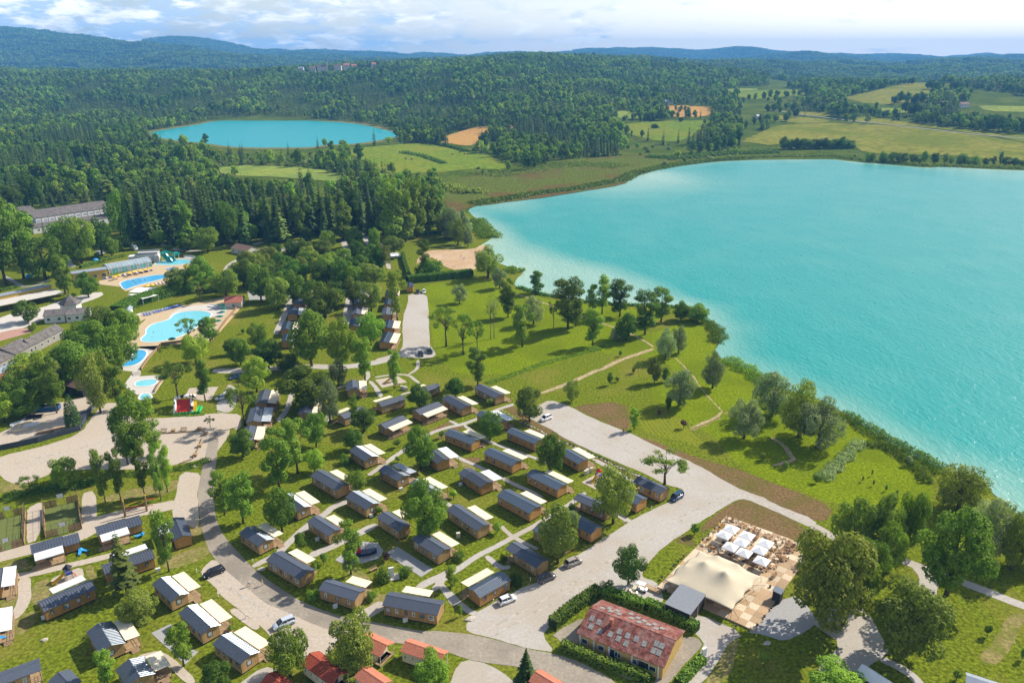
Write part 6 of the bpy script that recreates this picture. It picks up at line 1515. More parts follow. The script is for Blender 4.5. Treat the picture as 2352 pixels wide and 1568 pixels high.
REEDS=[('reed bed round the near lake inlet',[('P',[(1612,738),(1640,752),(1652,770),(1640,788)])],7,1.9,'mid'),('reed bed below the silvery willow',[('P',[(1665,826),(1700,842),(1735,862),(1765,885)])],8,2.0,'mid'),('dark reed fringe along the lawn shore',[('P',[(1935,952),(1990,985),(2040,1015),(2090,1040),(2140,1068),(2170,1090)])],6,2.2,'dark'),('reed bed of the small point below the beach',[('P',[(1160,620),(1180,622),(1197,626)])],9,2.2,'mid'),('reed bed of the point above the beach',[('P',[(1090,505),(1105,525),(1122,540),(1128,548)])],14,2.4,'mid'),('reed bed along the marsh edge of the lake',[('P',[(1085,470),(1140,461),(1230,446),(1330,433),(1430,414),(1450,402),(1490,391),(1550,380),(1640,368),(1720,363)])],14,2.4,'mid'),('reed belt along the far shore',[('P',[(1720,362),(1800,360),(1915,358),(1950,365),(2050,374),(2130,381),(2250,384),(2360,388)])],14,2.2,'olive'),('waterside scrub along the grove shore',[('P',[(1190,660),(1240,676),(1330,692),(1420,700),(1500,703),(1580,708)])],3,1.4,'dark'),('scrub around the shore point',[('P',[(1560,722),(1600,715),(1618,722)])],7,2.6,'dark'),('ditch vegetation across the wide lawn',[('B2',[(960,500),(1100,460),(1180,430),(1300,385),(1450,330),(1560,300),(1700,265),(1933,205)]),('B3',[(330,210),(430,180),(560,150)])],2.6,0.9,'bright'),('shrub row dividing the bright lawn',[('B4',[(540,1170),(620,1100),(700,1020),(780,940),(830,890)])],4.0,2.2,'silver'),('low shrubs along the bright lawn shore',[('B4',[(880,915),(960,905),(1050,935),(1140,1000),(1230,1060),(1300,1130),(1340,1200)])],3.2,2.0,'mid'),('ditch bushes above the sports pitches',[('B0',[(30,1490),(200,1450),(400,1410),(600,1390),(760,1370),(900,1320)])],3.4,1.6,'dark'),('rough bank below the plaza',[('B0',[(900,1290),(1100,1290),(1300,1270),(1540,1240),(1700,1200),(1800,1150)])],2.6,1.0,'mid'),('hedgerow below the wheat field',[('D1',[(680,705),(740,712),(800,730),(880,745),(950,770)])],9,3.4,'dark'),('shrubs in the green meadow',[('D1',[(520,775),(600,790),(660,800),(730,825),(800,850)])],9,3.2,'mid'),('marsh willow scrub',[('D1',[(750,1000),(820,1010),(900,1030),(980,1050),(1010,1030)])],22,4.0,'olive'),('shrub belt behind the far shore reeds',[('D2',[(260,665),(400,672),(520,665),(640,650),(780,645),(900,640),(990,640)])],18,4.0,'mid'),('planted slope at the red bouncy castle lawn',[('B0',[(1460,770),(1600,780),(1760,770)])],1.2,0.5,'bright'),('planted strip along the car park',[('B3',[(90,985),(300,1075),(500,1165),(700,1265),(830,1320)])],0.8,0.5,'mid'),('bank vegetation on the marsh',[('D1',[(1060,930),(1300,900),(1500,860),(1800,850),(2000,870)])],40,1.3,'olive'),]
for k,(lab,sg,w,h,lk)in enumerate(REEDS):
 d=G(sg[0][0],*sg[0][1][0]).y
 leafy_band('reeds' if 'reed' in lab else 'undergrowth',lab,sg,w,h,LEAF[lk],15 if d<350 else(4.5 if d<600 else 1.2),0.2 if d<350 else(0.42 if d<600 else 0.95),seed=40+k,top=0.5)
 # ------------------------------------------------------------------ restaurant deck, tent and parasols
M_plank1=mat('pale_deck_plank',(0.66,0.54,0.38),0.8,0.12,4.0,randv=0.14)
M_plank2=mat('brown_deck_plank',(0.46,0.32,0.19),0.8,0.15,4.0,randv=0.16)
M_tent=mat('tent_canvas',(0.58,0.50,0.36),0.7,0.04,0.5)
M_parasol=mat('white_canvas',(0.80,0.80,0.80),0.8,0.03,1.0)
M_steel=mat('dark_steel',(0.06,0.06,0.065),0.5,0.1,2)
M_corr=mat('grey_corrugated',(0.22,0.235,0.26),0.55,0.08,2.0,spec=0.4)
M_blackp=mat('black_boards',(0.035,0.036,0.04),0.7,0.2,3.0)
M_chairw=mat('chair_wood',(0.25,0.14,0.06),0.7,0.15,3)
M_chairy=mat('yellow_chair',(0.62,0.42,0.03),0.6,0.1,2)
def rect_frame(N,W,S):
 ex=(N-W);L=ex.length;ex.normalize()
 ey=(S-W);ey-=ex*ey.dot(ex);D=ey.length;ey.normalize()
 s=1 if ex.cross(ey).z>0 else-1
 return W,math.atan2(ex.y,ex.x),L,D,s
def build_restaurant():
 Nn,Ww,Ss=G('A3',955,312),G('A3',432,850),G('A3',1145,1205)
 o0,rz,L,D,s=rect_frame(Nn,Ww,Ss)
 deck=thing('restaurant_deck','chequered wooden terrace of the lakeside restaurant','deck',(o0.x,o0.y,0),rz)
 SMB(s).box(0.05,L-.05,0.05,D-.05,0.0,0.30).build('substructure',M_plank2,deck)
 n,m=int(round(L/1.95)),int(round(D/1.95))
 px,py=L/n,D/m
 meshes=[]
 for k in range(2):
  mb=SMB(s)
  nb=9
  for i in range(nb):
   if k==0:
    a,b=px*i/nb+.012,px*(i+1)/nb-.012
    mb.box(a,b,.012,py-.012,.302,.345+(i%3)*.004)
   else:
    a,b=py*i/nb+.012,py*(i+1)/nb-.012
    mb.box(.012,px-.012,a,b,.302,.345+(i%3)*.004)
  meshes.append(mb.mesh('deck_panel',M_plank1 if k==0 else M_plank2))
 rr=random.Random(4)
 mats2=[meshes[0].copy(),meshes[1].copy()]
 mats2[0].materials[0]=M_plank2;mats2[1].materials[0]=M_plank1
 for i in range(n):
  for j in range(m):
   k=(i+j)%2
   me=meshes[k]if rr.random()<.7 else mats2[k]
   link('deck_panel',me,deck,(i*px,j*py*s,0))
   # round planters along the edges
   # stretch tent
 cn,ce,cs,cw=G('A3',752,560,3.0),G('A3',1215,752,3.0),G('A3',1000,1000,3.0),G('A3',488,778,3.0)
 g=34
 peaks=[(G('A3',790,668,4.4),1.5),(G('A3',945,742,4.8),1.9),(G('A3',888,608,4.2),1.3),(G('A3',1040,668,4.0),1.1),(G('A3',640,680,3.6),.7)]
 V,F=[],[]
 for i in range(g+1):
  for j in range(g+1):
   u,v=i/g,j/g
   p=(cw*(1-u)+cn*u)*(1-v)+(cs*(1-u)+ce*u)*v
   sc=0.55*(math.sin(u*3.1416*3)**2*(abs(v-.5)*2)**6+math.sin(v*3.1416*2)**2*(abs(u-.5)*2)**6)
   c=(cn+ce+cs+cw)/4
   q=p+(c-p)*0.10*sc
   z=2.55+0.75*(1-(abs(u-.5)*2)**2)*(1-(abs(v-.5)*2)**2)
   for pk,hgt in peaks:
    d=math.hypot(q.x-pk.x,q.y-pk.y)
    z+=hgt*0.95*math.exp(-d/1.5)+hgt*.25*math.exp(-(d/3)**2)
   z-=.35*sc
   V.append((q.x,q.y,z))
 for i in range(g):
  for j in range(g):
   a=i*(g+1)+j
   F.append((a,a+1,a+g+2,a+g+1))
 t=thing('stretch_tent','beige stretch tent with pointed peaks over the restaurant','tent',(0,0,0))
 me=bpy.data.meshes.new('canopy');me.from_pydata(V,[],F);me.materials.append(M_tent)
 me.polygons.foreach_set('use_smooth',[True]*len(F))
 cp=link('canopy',me,t)
 sol=cp.modifiers.new('thickness','SOLIDIFY');sol.thickness=0.03
 for pk,hgt in peaks:
  MB().tube([(pk.x,pk.y,.3),(pk.x,pk.y,4.0)],.05,6).build('pole',M_steel,t)
 for(a,b)in[((1000,1000),(975,1125)),((1000,1000),(1050,1090)),((1000,1000),(940,1100)),((1080,890),(1130,1000)),((1150,830),(1250,830)),((1215,752),(1215,810)),((488,778),(415,840)),((488,778),(470,850)),((610,800),(600,840)),((1080,890),(1180,905)),((1150,830),(1160,880))]:
  p0,p1=G('A3',*a,2.6),G('A3',*b,.3)
  MB().tube([p0,p1],.035,5).build('guy_pole',M_steel,t)
  # parasols
 labs=['farthest','left row second','back right of centre','centre','left row nearest','right far','right middle','centre nearest','nearest the tent corner']
 for k,(x,y)in enumerate([(993,385),(940,430),(1112,435),(1070,485),(987,520),(1253,493),(1207,543),(1090,565),(1223,625)]):
  b=G('A3',x,y,3.15)
  o=thing('parasol','square white parasol on the restaurant deck, '+labs[k],'parasol',(b.x,b.y,.35),rz,'white parasols of the restaurant')
  c=MB()
  w=1.5
  cs4=[(-w,-w,2.12),(w,-w,2.12),(w,w,2.12),(-w,w,2.12)]
  for i in range(4):
   c.poly([cs4[i],cs4[(i+1)%4],(0,0,2.8)])
   a,d=cs4[i],cs4[(i+1)%4]
   c.quad(a,d,(d[0],d[1],d[2]-.16),(a[0],a[1],a[2]-.16))
  c.build('canopy',M_parasol,o)
  MB().tube([(0,0,0),(0,0,2.85)],.035,6).build('pole',M_steel,o)
  MB().box(-.4,.4,-.4,.4,0,.08).build('base',M_steel,o)
  r=MB()
  for i in range(4):
   r.tube([(0,0,2.7),(cs4[i][0]*.98,cs4[i][1]*.98,2.08)],.02,4)
  r.build('rib',M_steel,o)
  # tables and chairs
 tm=MB()
 tm.box(-.4,.4,-.4,.4,.72,.76)
 for a in(-.33,.33):
  for b in(-.33,.33):
   tm.box(a-.03,a+.03,b-.03,b+.03,0,.72)
 tmesh=tm.mesh('table',M_plank1)
 tmesh2=tm.mesh('table',M_chairw)
 def chair_mesh(m):
  c=MB()
  c.box(-.22,.22,-.22,.22,.43,.47)
  for a in(-.2,.2):
   for b in(-.2,.2):
    c.box(a-.02,a+.02,b-.02,b+.02,0,.43)
   c.box(a-.02,a+.02,.18,.22,.47,.9)
  for z in(.58,.72,.84):
   c.box(-.18,.18,.19,.21,z-.035,z+.035)
  return c.mesh('chair',m)
 cw_,cyl=chair_mesh(M_chairw),chair_mesh(M_chairy)
 spots=[(975,345),(1020,345),(1075,385),(1130,410),(1180,430),(1270,465),(1330,500),(1390,500),(1440,535),(1350,525),(1375,580),(1420,555),(1310,560),(1250,545),(1180,480),(1010,440),(925,385),(880,420),(835,475),(790,525),(850,560),(915,590),(960,490),(1030,520),(1000,560),(1130,520),(1150,610),(1080,640),(1170,690),(1240,720),(1300,690),(1310,770),(1350,620),(1330,650),(1440,580),(1275,610),(1250,660),(1000,620),(1390,640),(1470,530)]
 for k,(x,y)in enumerate(spots):
  b=G('A3',x,y,.35)
  a=rz+rr.choice([0,.785,1.57])+rr.uniform(-.1,.1)
  yel=k in(16,17,18,19)
  tag(link('table',tmesh2 if k%3 else tmesh,None,(b.x,b.y,.352),a),'small square table on the restaurant deck','table','tables of the restaurant deck')
  for q in range(4 if k%4==0 else 2):
   an=a+q*(1.5708 if k%4==0 else 3.1416)
   dx,dy=math.cos(an-1.5708)*.75,math.sin(an-1.5708)*.75
   tag(link('chair',cyl if yel else cw_,None,(b.x-dx,b.y-dy,.352),an),'yellow chair on the left edge of the restaurant deck' if yel else 'brown slatted chair on the restaurant deck','chair','yellow chairs of the restaurant deck' if yel else 'chairs of the restaurant deck')
   # black planters round the deck
 pm=MB().lathe([(0,0),(.2,0),(.26,.45),(.24,.45),(.2,.4),(0,.4)],10).mesh('pot',M_steel)
 for k,(x,y)in enumerate([(905,360),(865,405),(820,455),(775,490),(1025,1140),(1185,1135),(1240,1070),(1292,1005),(555,690),(630,615),(590,655),(495,875),(465,775),(1283,845)]):
  b=G('A3',x,y,.35)
  o=tag(link('planter_pot',pm,None,(b.x,b.y,.352)),'small black planter pot along the restaurant deck edge','planter','black pots of the restaurant deck')
  # kitchen shed
 o0,rz2,L2,D2,s2=rect_frame(G('A3',610,822,2.9),G('A3',487,965,2.9),G('A3',678,1058,2.9))
 sh=thing('kitchen_shed','dark shed with grey corrugated roof beside the stretch tent','shed',(o0.x,o0.y,0),rz2)
 SMB(s2).box(.12,L2-.12,.12,D2-.12,0,2.75).build('wall',M_blackp,sh)
 rf=SMB(s2).hexa([(0,0,2.78),(L2,0,3.0),(L2,D2,3.0),(0,D2,2.78),(0,0,2.86),(L2,0,3.08),(L2,D2,3.08),(0,D2,2.86)]).build('roof',M_corr,sh)
 rb=SMB(s2)
 for i in range(26):
  y=D2*(i+.5)/26
  rb.hexa([(0.02,y-.05,2.865),(L2-.02,y-.05,3.083),(L2-.02,y+.05,3.083),(0.02,y+.05,2.865),(0.02,y-.02,2.90),(L2-.02,y-.02,3.12),(L2-.02,y+.02,3.12),(.02,y+.02,2.90)])
 rb.build('roof_rib',M_corr,rf)['kind']='stuff'
 for(x,y)in((.1,.1),(L2-.1,.1),(.1,D2-.1),(L2-.1,D2-.1),(L2*.5,D2-.08)):
  SMB(s2).box(x-.07,x+.07,y-.07,y+.07,0,2.77).build('post',M_plank2,sh)
  # black kiosk box
 b=G('A3',1335,945)
 k=thing('kiosk_box','tall black box with bluish lid at the deck corner','cabinet',(b.x,b.y,0),rz)
 MB().box(-.9,.9,-.8,.8,0,2.5).build('body',M_blackp,k)
 MB().hexa([(-1,-.95,2.5),(1,-.95,2.5),(1,.95,2.7),(-1,.95,2.7),(-1,-.95,2.56),(1,-.95,2.56),(1,.95,2.76),(-1,.95,2.76)]).build('lid',M_slateblue,k)
build_restaurant()
# ------------------------------------------------------------------ generic buildings
M_plaster=mat('pale_plaster',(0.56,0.52,0.45),0.85,0.08,1.0)
M_whitewall=mat('white_wall',(0.68,0.67,0.64),0.8,0.06,0.8)
M_dimwall=mat('weathered_plaster',(0.30,0.28,0.25),0.85,0.1,1.0)
M_ochre=mat('ochre_wall',(0.50,0.34,0.12),0.8,0.1,1.0)
M_yellowwall=mat('yellow_cladding',(0.60,0.40,0.08),0.6,0.06,1.0)
M_roofgrey=mat('old_fibre_cement_roof',(0.155,0.14,0.13),0.9,0.2,1.2,bump=0.4,big=0.4,bigcol=(0.115,0.10,0.09))
M_roofbrown=mat('brown_tile_roof',(0.22,0.14,0.11),0.85,0.2,2.0,bump=0.4)
M_roofred=mat('red_hut_roof',(0.42,0.15,0.10),0.8,0.12,2.0,bump=0.3)
M_metalroof=mat('pale_metal_roof',(0.30,0.34,0.40),0.45,0.08,1.0,spec=0.5)
M_corrred=mat('red_corrugated',(0.185,0.065,0.05),0.8,0.3,1.6,big=0.6,bigcol=(0.27,0.14,0.115))
M_skyl=mat('translucent_sheet',(0.25,0.245,0.23),0.5,0.3,2.0)
def house(fr,A,B,C,label,cat='building',name='building',eave=3.0,rise=None,wall=None,roof=None,wmax=40.0,w=None,wins=4,gw=1,roofname='roof',group=None,ridge=True,ov=.3,fn=None,L=None,doors=0,cap=True):
 org,rz,L0,W,s=frame_of(fr,A,B,C,z=eave,wmin=2,wmax=wmax,w=w)
 L=L or L0
 o=thing(name,label,cat,org,rz,group)
 rise=rise if rise is not None else W*.22
 mb=SMB(s)
 mb.extrude([(.1,y,z)for y,z in[(ov,-.1),(W-ov,-.1),(W-ov,eave),(W/2,eave+rise*.97),(ov,eave)]],(L-.2,0,0))
 mb.build('wall',wall or M_plaster,o)
 gable_roof(o,s,L,W,eave+.02,rise,roof or M_roofgrey,False,ox=.25,name=roofname,cap=cap)
 for i in range(wins):
  window(o,s,'x',L*(i+.4)/max(1,wins),eave*.35,min(1.3,L/wins*.5),eave*.38,ov,M_whiteframe,M_glassdark)
 for i in range(gw):
  window(o,s,'y',W*(i+.5)/gw-.5,eave*.3,1.0,eave*.4,.1,M_whiteframe,M_glassdark)
 return o,L,W,s
def build_red_building():
 o,L,W,s=house('A2',(1340,1195),(1984,1455),(2165,1180),'long building with patched red corrugated roof beside the hedges',eave=2.9,rise=2.0,wall=M_ochre,roof=M_corrred,wmax=13,wins=5,gw=0)
 e,rise=2.92,2.0
 cr=SMB(s)
 n=int(L/.42)
 for i in range(n):
  x=-.2+(L+.4)*(i+.5)/n
  for ya,yb in((-.01,W/2-.1),(W+.01,W/2+.1)):
   zb=e+rise*(.97)
   cr.hexa([(x-.09,ya,e+.08),(x+.09,ya,e+.08),(x+.09,yb,zb+.08),(x-.09,yb,zb+.08),(x-.03,ya,e+.15),(x+.03,ya,e+.15),(x+.03,yb,zb+.15),(x-.03,yb,zb+.15)])
 q=cr.build('corrugation',M_corrred,o);q['kind']='stuff'
 rng=random.Random(3)
 spots=[(.93,.35,0),(.84,.38,0),(.90,.62,0),(.78,.66,0),(.58,.42,0),(.48,.45,0),(.66,.62,0),(.56,.66,0),(.38,.45,0),(.46,.72,0),(.16,.35,0),(.10,.35,0),(.16,.6,0),(.10,.6,0),(.28,.5,0)]+[(x,v,1)for x,v in((.9,.3),(.84,.5),(.8,.3),(.75,.55),(.7,.35),(.55,.4),(.5,.6),(.45,.3),(.42,.55),(.35,.4),(.3,.6),(.25,.3),(.2,.5),(.6,.7))]
 for(u,v,side)in spots:
  x=L*u
  y0,y1=(W/2*(1-v)-.55,W/2*(1-v)+.55)
  y0,y1=max(.1,y0),min(W/2-.1,y1)
  z=lambda y:e+rise*y/(W/2)+.155
  pb=SMB(s)
  f=(lambda y:y)if side==0 else(lambda y:W-y)
  pb.hexa([(x-.45,f(y0),z(y0)),(x+.45,f(y0),z(y0)),(x+.45,f(y1),z(y1)),(x-.45,f(y1),z(y1)),(x-.45,f(y0),z(y0)+.03),(x+.45,f(y0),z(y0)+.03),(x+.45,f(y1),z(y1)+.03),(x-.45,f(y1),z(y1)+.03)])
  pb.build('roof_light',M_skyl,o)
 c=SMB(s);c.box(L*.70-.3,L*.70+.3,W*.36-.3,W*.36+.3,e+1.0,e+2.7);c.box(L*.70-.38,L*.70+.38,W*.36-.38,W*.36+.38,e+2.7,e+2.8)
 c.build('chimney',M_roofred,o)
 for x in(.05,.35,.62,.80,.97):
  SMB(s).box(L*x-.12,L*x+.12,.02,.26,0,e-.02).build('post',M_whitewall,o)
 window(o,s,'x',L*.52,.1,1.6,2.3,.3,M_whiteframe,M_blackp,'door')  # dark opening: its inner shade painted as a black pane
 window(o,s,'x',L*.16,.1,2.4,2.3,.3,M_whiteframe,M_blackp,'door')  # wider dark opening, likewise a black pane for the shade inside
build_red_building()
# reception and service buildings at the left
house('B0',(-120,390),(150,250),(60,125),'near reception wing with mossy fibre cement roof',eave=3.2,rise=2.4,roof=M_roofgrey,wall=M_dimwall,wmax=13,wins=6,gw=0,group='reception wings')
house('B0',(135,255),(300,165),(230,80),'middle reception wing with stepped mossy roof',eave=3.4,rise=2.4,roof=M_roofgrey,wall=M_dimwall,wmax=13,wins=3,gw=0,group='reception wings')
house('B0',(280,178),(545,40),(600,-50),'reception wing with white gable behind the tree group',eave=3.2,rise=2.4,roof=M_roofgrey,wall=M_dimwall,wmax=13,wins=5,gw=0,group='reception wings')
house('B0',(-200,505),(240,320),(262,255),'pale metal roofed shed below the reception',eave=3.4,rise=.8,roof=M_metalroof,wall=M_roofred,wmax=9,wins=0,gw=0,name='shed')
house('C0',(395,1165),(590,1150),(560,1085),'small grey roofed reception annex with white walls',eave=3.2,rise=1.6,roof=M_roofgrey,wall=M_whitewall,wmax=9,wins=2,gw=1)
house('C0',(600,1155),(820,1130),(810,1040),'reception roof with pale hips behind the pyramid',eave=3.2,rise=1.2,roof=M_roofgrey,wall=M_whitewall,wmax=10,wins=3,gw=0)
house('B0',(545,520),(700,560),(790,500),'open pavilion with brown red roof below the tree group',name='pavilion',cat='pavilion',eave=2.8,rise=1.6,roof=M_roofbrown,wall=M_blackp,wmax=9,wins=0,gw=0)
house('C0',(2060,1040),(2215,1035),(2275,950),'pool hut with red roof and white equipment',name='pool_hut',cat='hut',eave=2.7,rise=2.2,roof=M_roofred,wall=M_plaster,wmax=8,wins=1,gw=0)
house('C1',(-55,455),(70,480),(118,425),'camp wash house with brown tiled roof',eave=2.8,rise=2.0,roof=M_roofbrown,wall=M_plaster,wmax=9,wins=3,gw=1)
house('C0',(1135,1130),(1165,1080),(1225,1070),'white gabled service block behind the lap pool hedge',eave=2.8,rise=.8,roof=M_metalroof,wall=M_whitewall,wmax=7,wins=1,gw=0)
def pyramid():
 b=G('C0',660,1110)
 o=thing('reception_pyramid','pyramid roof with glazed rim on the reception','building',(b.x,b.y,0),.5)
 n=6
 c=MB().lathe([(4.2,0),(4.2,3.8)],n);c.build('wall',M_whitewall,o)
 r=MB().lathe([(5.0,3.8),(0.02,7.6)],n)
 r.build('roof',M_roofgrey,o)
 MB().lathe([(.25,7.3),(.25,8.1),(0.01,8.4)],6).build('finial',M_roofbrown,o)
pyramid()
def flat_block(name,label,fr,A,B,C,z,wall,roof,cat='building',t=.25,ovr=.3,wins=0,band=None,wmax=30,base=0.0):
 org,rz,L,W,s=frame_of(fr,A,B,C,z=z,wmin=1,wmax=wmax)
 o=thing(name,label,cat,org,rz)
 SMB(s).box(ovr,L-ovr,ovr,W-ovr,base,z-.01).build('wall',wall,o)
 SMB(s).box(0,L,0,W,z,z+t).build('roof',roof,o)
 if band:
  SMB(s).box(ovr-.06,L-ovr+.06,ovr-.08,ovr-.004,z-1.3,z-.02).build('fascia',band,o)
 for i in range(wins):
  window(o,s,'x',L*(i+.3)/wins,.8,min(2.0,L/wins*.6),1.6,ovr,M_whiteframe,M_glassdark)
 return o,L,W,s
 # yellow bath house, canteen and their canopies
flat_block('bath_house','bath house with yellow cladding and blue grey roof left of the glass hall','C0',(660,775),(992,728),(985,705),4.2,M_yellowwall,M_metalroof,wins=4,wmax=9)
flat_block('canteen','long canteen with yellow parapet at the left edge','C0',(-300,1040),(478,880),(470,862),4.6,M_yellowwall,M_metalroof,wins=8,wmax=10)
def canopy_roof():
 org,rz,L,W,s=frame_of('C0',(-260,1120),(590,945),(480,915),z=3.2,wmin=2,wmax=12)
 o=thing('terrace_canopy','pale slab canopy on posts in front of the canteen','canopy',org,rz)
 SMB(s).box(0,L,0,W,3.2,3.4).build('roof',M_plaster,o)
 for i in range(9):
  x=.3+(L-.6)*i/8
  SMB(s).tube([(x,.3,0),(x,.3,3.2)],.1,6).build('post',M_steel,o)
canopy_roof()
area('terrace',[('C0',[(-100,1215),(140,1120),(380,1085),(600,1000),(930,930),(960,970),(700,1060),(420,1180),(250,1260),(0,1330),(-100,1340)])],M_paveW,0.072)
area('terrace',[('C0',[(-100,1350),(20,1300),(250,1260),(330,1300),(60,1370),(-100,1420)])],M_tiles,0.0724)
area('path',[('C0',[(590,640),(660,625),(670,680),(710,700),(640,715),(600,680)])],M_paveW,0.0728)
lane('path',[('C0',[(30,790),(150,850),(200,890),(330,880),(440,830)])],2.4,M_greygravel,0.0732)
lane('path',[('C0',[(2180,640),(2100,690),(2070,740),(2090,800)])],2.6,M_gravel,0.0736)
lane('camp_lane',[('C0',[(1480,500),(1600,545),(1720,560),(1850,560)])],3.4,M_gravel,0.074)
lane('camp_lane',[('C1',[(115,430),(230,400),(350,395)])],3.5,M_gravel,0.0744)
area('camp_court',[('C1',[(200,455),(240,435),(250,480),(300,470),(430,440),(430,465),(300,495),(195,495)])],M_pinkgravel,0.0748)
lane('camp_lane',[('C1',[(440,270),(560,285),(680,290)])],4.0,M_pinkgravel,0.0752)
lane('camp_lane',[('C1',[(820,390),(850,440),(860,520)])],3.5,M_gravel,0.0756)
lane('camp_lane',[('C1',[(990,330),(1010,390),(1030,430)])],3.5,M_gravel,0.076)
# ------------------------------------------------------------------ pools
M_pool=mat('pool_water',(0.16,0.56,0.66),0.06,0.10,1.2,coord='World',spec=0.5,bump=0.4,bscale=2.0,col2=(0.24,0.64,0.72))
M_poolb=mat('lap_pool_water',(0.06,0.40,0.70),0.06,0.10,1.2,coord='World',spec=0.5,bump=0.4,bscale=2.0)
M_coping=mat('pool_coping',(0.70,0.68,0.63),0.6,0.04,1)
def pool(segs,m,label_water,dz=.10,grow=1.0):
 poly=smooth_outline(pts_of(segs,G),1.0,0,random.Random(1),2)
 cx=sum(p[0]for p in poly)/len(poly);cyy=sum(p[1]for p in poly)/len(poly)
 out=[]
 for i,p in enumerate(poly):
  t=Vector(poly[(i+1)%len(poly)])-Vector(poly[i-1]);t.normalize()
  n=Vector((t.y,-t.x))
  if n.dot(Vector((p[0]-cx,p[1]-cyy)))<0 and False:
   n=-n
  out.append(Vector(p)+n*0.6)
 a=sum(poly[i][0]*poly[(i+1)%len(poly)][1]-poly[(i+1)%len(poly)][0]*poly[i][1]for i in range(len(poly)))
 if a<0:
  out=[Vector(p)-(q-Vector(p))for p,q in zip(poly,out)]
 mb=MB()
 for i in range(len(poly)):
  j=(i+1)%len(poly)
  p,q,r,t=poly[i],poly[j],out[j],out[i]
  mb.hexa([(p[0],p[1],.02),(q[0],q[1],.02),(r[0],r[1],.02),(t[0],t[1],.02),(p[0],p[1],.17),(q[0],q[1],.17),(r[0],r[1],.17),(t[0],t[1],.17)])
 struct(mb.build('pool_coping',M_coping))
 sheet('pool_water',poly,m,dz,step=0,jit=0)
area('pool_terrace',[('C0',[(1050,1320),(1240,1168),(1275,1148),(1640,1075),(1720,1050),(2070,985),(2110,1010),(2215,1045),(2200,1100),(1950,1385),(1900,1405),(1480,1425),(1450,1470),(1220,1450),(1110,1365)])],M_poolpave,0.077,jit=.05,rounds=0)
area('pool_terrace',[('C0',[(1130,1300),(1340,1180),(1330,1200),(1175,1330),(1150,1330)])],M_lawn,0.079,jit=.05,rounds=0)
area('pool_terrace',[('C0',[(1540,1180),(1600,1110),(1760,1060),(1960,1050),(2100,1070),(2060,1150),(1960,1180),(1900,1100),(1700,1105),(1600,1140)])],M_paveW,0.081,jit=.05)
pool([('C0',[(1295,1368),(1350,1322),(1342,1282),(1400,1232),(1560,1192),(1600,1142),(1700,1117),(1850,1110),(1935,1132),(1940,1155),(1880,1205),(1800,1262),(1690,1330),(1600,1362),(1500,1387),(1380,1400),(1310,1392)])],M_pool,'curved')
area('pool_terrace',[('C0',[(880,850),(1000,800),(1400,690),(1430,665),(1500,650),(1700,615),(1810,630),(1835,655),(1745,695),(1725,745),(1560,865),(1300,895),(1150,930),(1110,890),(930,870)])],M_poolpave,0.077,jit=.05,rounds=0)
pool([('C0',[(1092,840),(1500,770),(1546,806),(1270,872),(1150,918),(1128,900)])],M_poolb,'lap')
pool([('C0',[(1408,682),(1500,652),(1640,636),(1745,642),(1768,656),(1740,676),(1600,692),(1480,690)])],M_pool,'slide')
area('pool_terrace',[('B0',[(990,385),(1105,188),(1372,178),(1205,370),(1200,440),(1350,430),(1430,440),(1330,590),(1180,600),(1060,520),(1120,440),(1140,400)])],M_paveW,0.077,jit=.05,rounds=0)
pool([('B0',[(1015,345),(1085,325),(1150,280),(1140,218),(1240,216),(1262,246),(1235,290),(1200,322),(1140,350),(1060,358)])],M_poolb,'small')
pool([('B0',[(1160,528),(1172,482),(1340,464),(1345,500),(1280,526)])],M_pool,'splash')
pool([('B0',[(1190,640),(1220,590),(1290,595),(1300,640)])],M_pool,'paddling')
def steps_block():
 a,b=G('B0',1140,440),G('B0',1215,430)
 o=thing('pool_steps','grey steps between the two small pools','steps',(a.x,a.y,0),math.atan2(b.y-a.y,b.x-a.x))
 for k in range(5):
  MB().box(0,2.6,k*.55,(k+1)*.55-.003,0,.14+.14*k).build('step',M_plaster,o)
steps_block()
def low_fence(label,segs,h,m,mpost=None,panel=2.0,name='fence',cat='fence',t=.08,gap=0.0,group=None):
 pts=pts_of(segs,G)
 o=thing(name,label,cat,(pts[0][0],pts[0][1],0),0,group)
 for a,b in zip(pts[:-1],pts[1:]):
  a,b=Vector(a),Vector(b)
  L=(b-a).length
  n=max(1,int(round(L/panel)))
  an=math.atan2((b-a).y,(b-a).x)
  for i in range(n):
   p=a.lerp(b,i/n)-Vector(pts[0])
   l=L/n
   q=MB().box(.05,l-.05,-t/2,t/2,.06+gap,h).build('panel',m,o)
   q.location=(p.x,p.y,0);q.rotation_euler=(0,0,an)
   w=MB().box(-.045,.045,-.06,.06,0,h+.05).build('post',mpost or m,o)
   w.location=(p.x,p.y,0);w.rotation_euler=(0,0,an)
 return o
M_fencedark=mat('charcoal_fence',(0.055,0.065,0.085),0.7,0.12,2.0)
M_fencewood=mat('wooden_fence',(0.34,0.22,0.11),0.85,0.15,2.0)
low_fence('charcoal panel fence curving round the storage yard',[('B0',[(-80,1095),(0,1078),(150,1048),(330,1008),(510,955),(690,905),(735,840),(800,720),(835,680)])],1.8,M_fencedark)
low_fence('wooden wall along the right side of the curved pool terrace',[('C0',[(2215,1050),(2100,1180),(1955,1380)])],1.1,M_fencewood,name='wall',cat='wall',t=.2)
low_fence('wooden fence below the curved pool',[('C0',[(1480,1425),(1680,1400),(1760,1395),(1900,1395)])],1.1,M_fencewood)
low_fence('pale railing wall beside the small pool',[('B0',[(1380,180),(1290,280),(1215,385)])],1.1,M_fencewood,name='wall',cat='wall',t=.18)
low_fence('wooden fence beside the splash pool',[('B0',[(1430,440),(1370,510),(1330,580)])],1.0,M_fencewood)
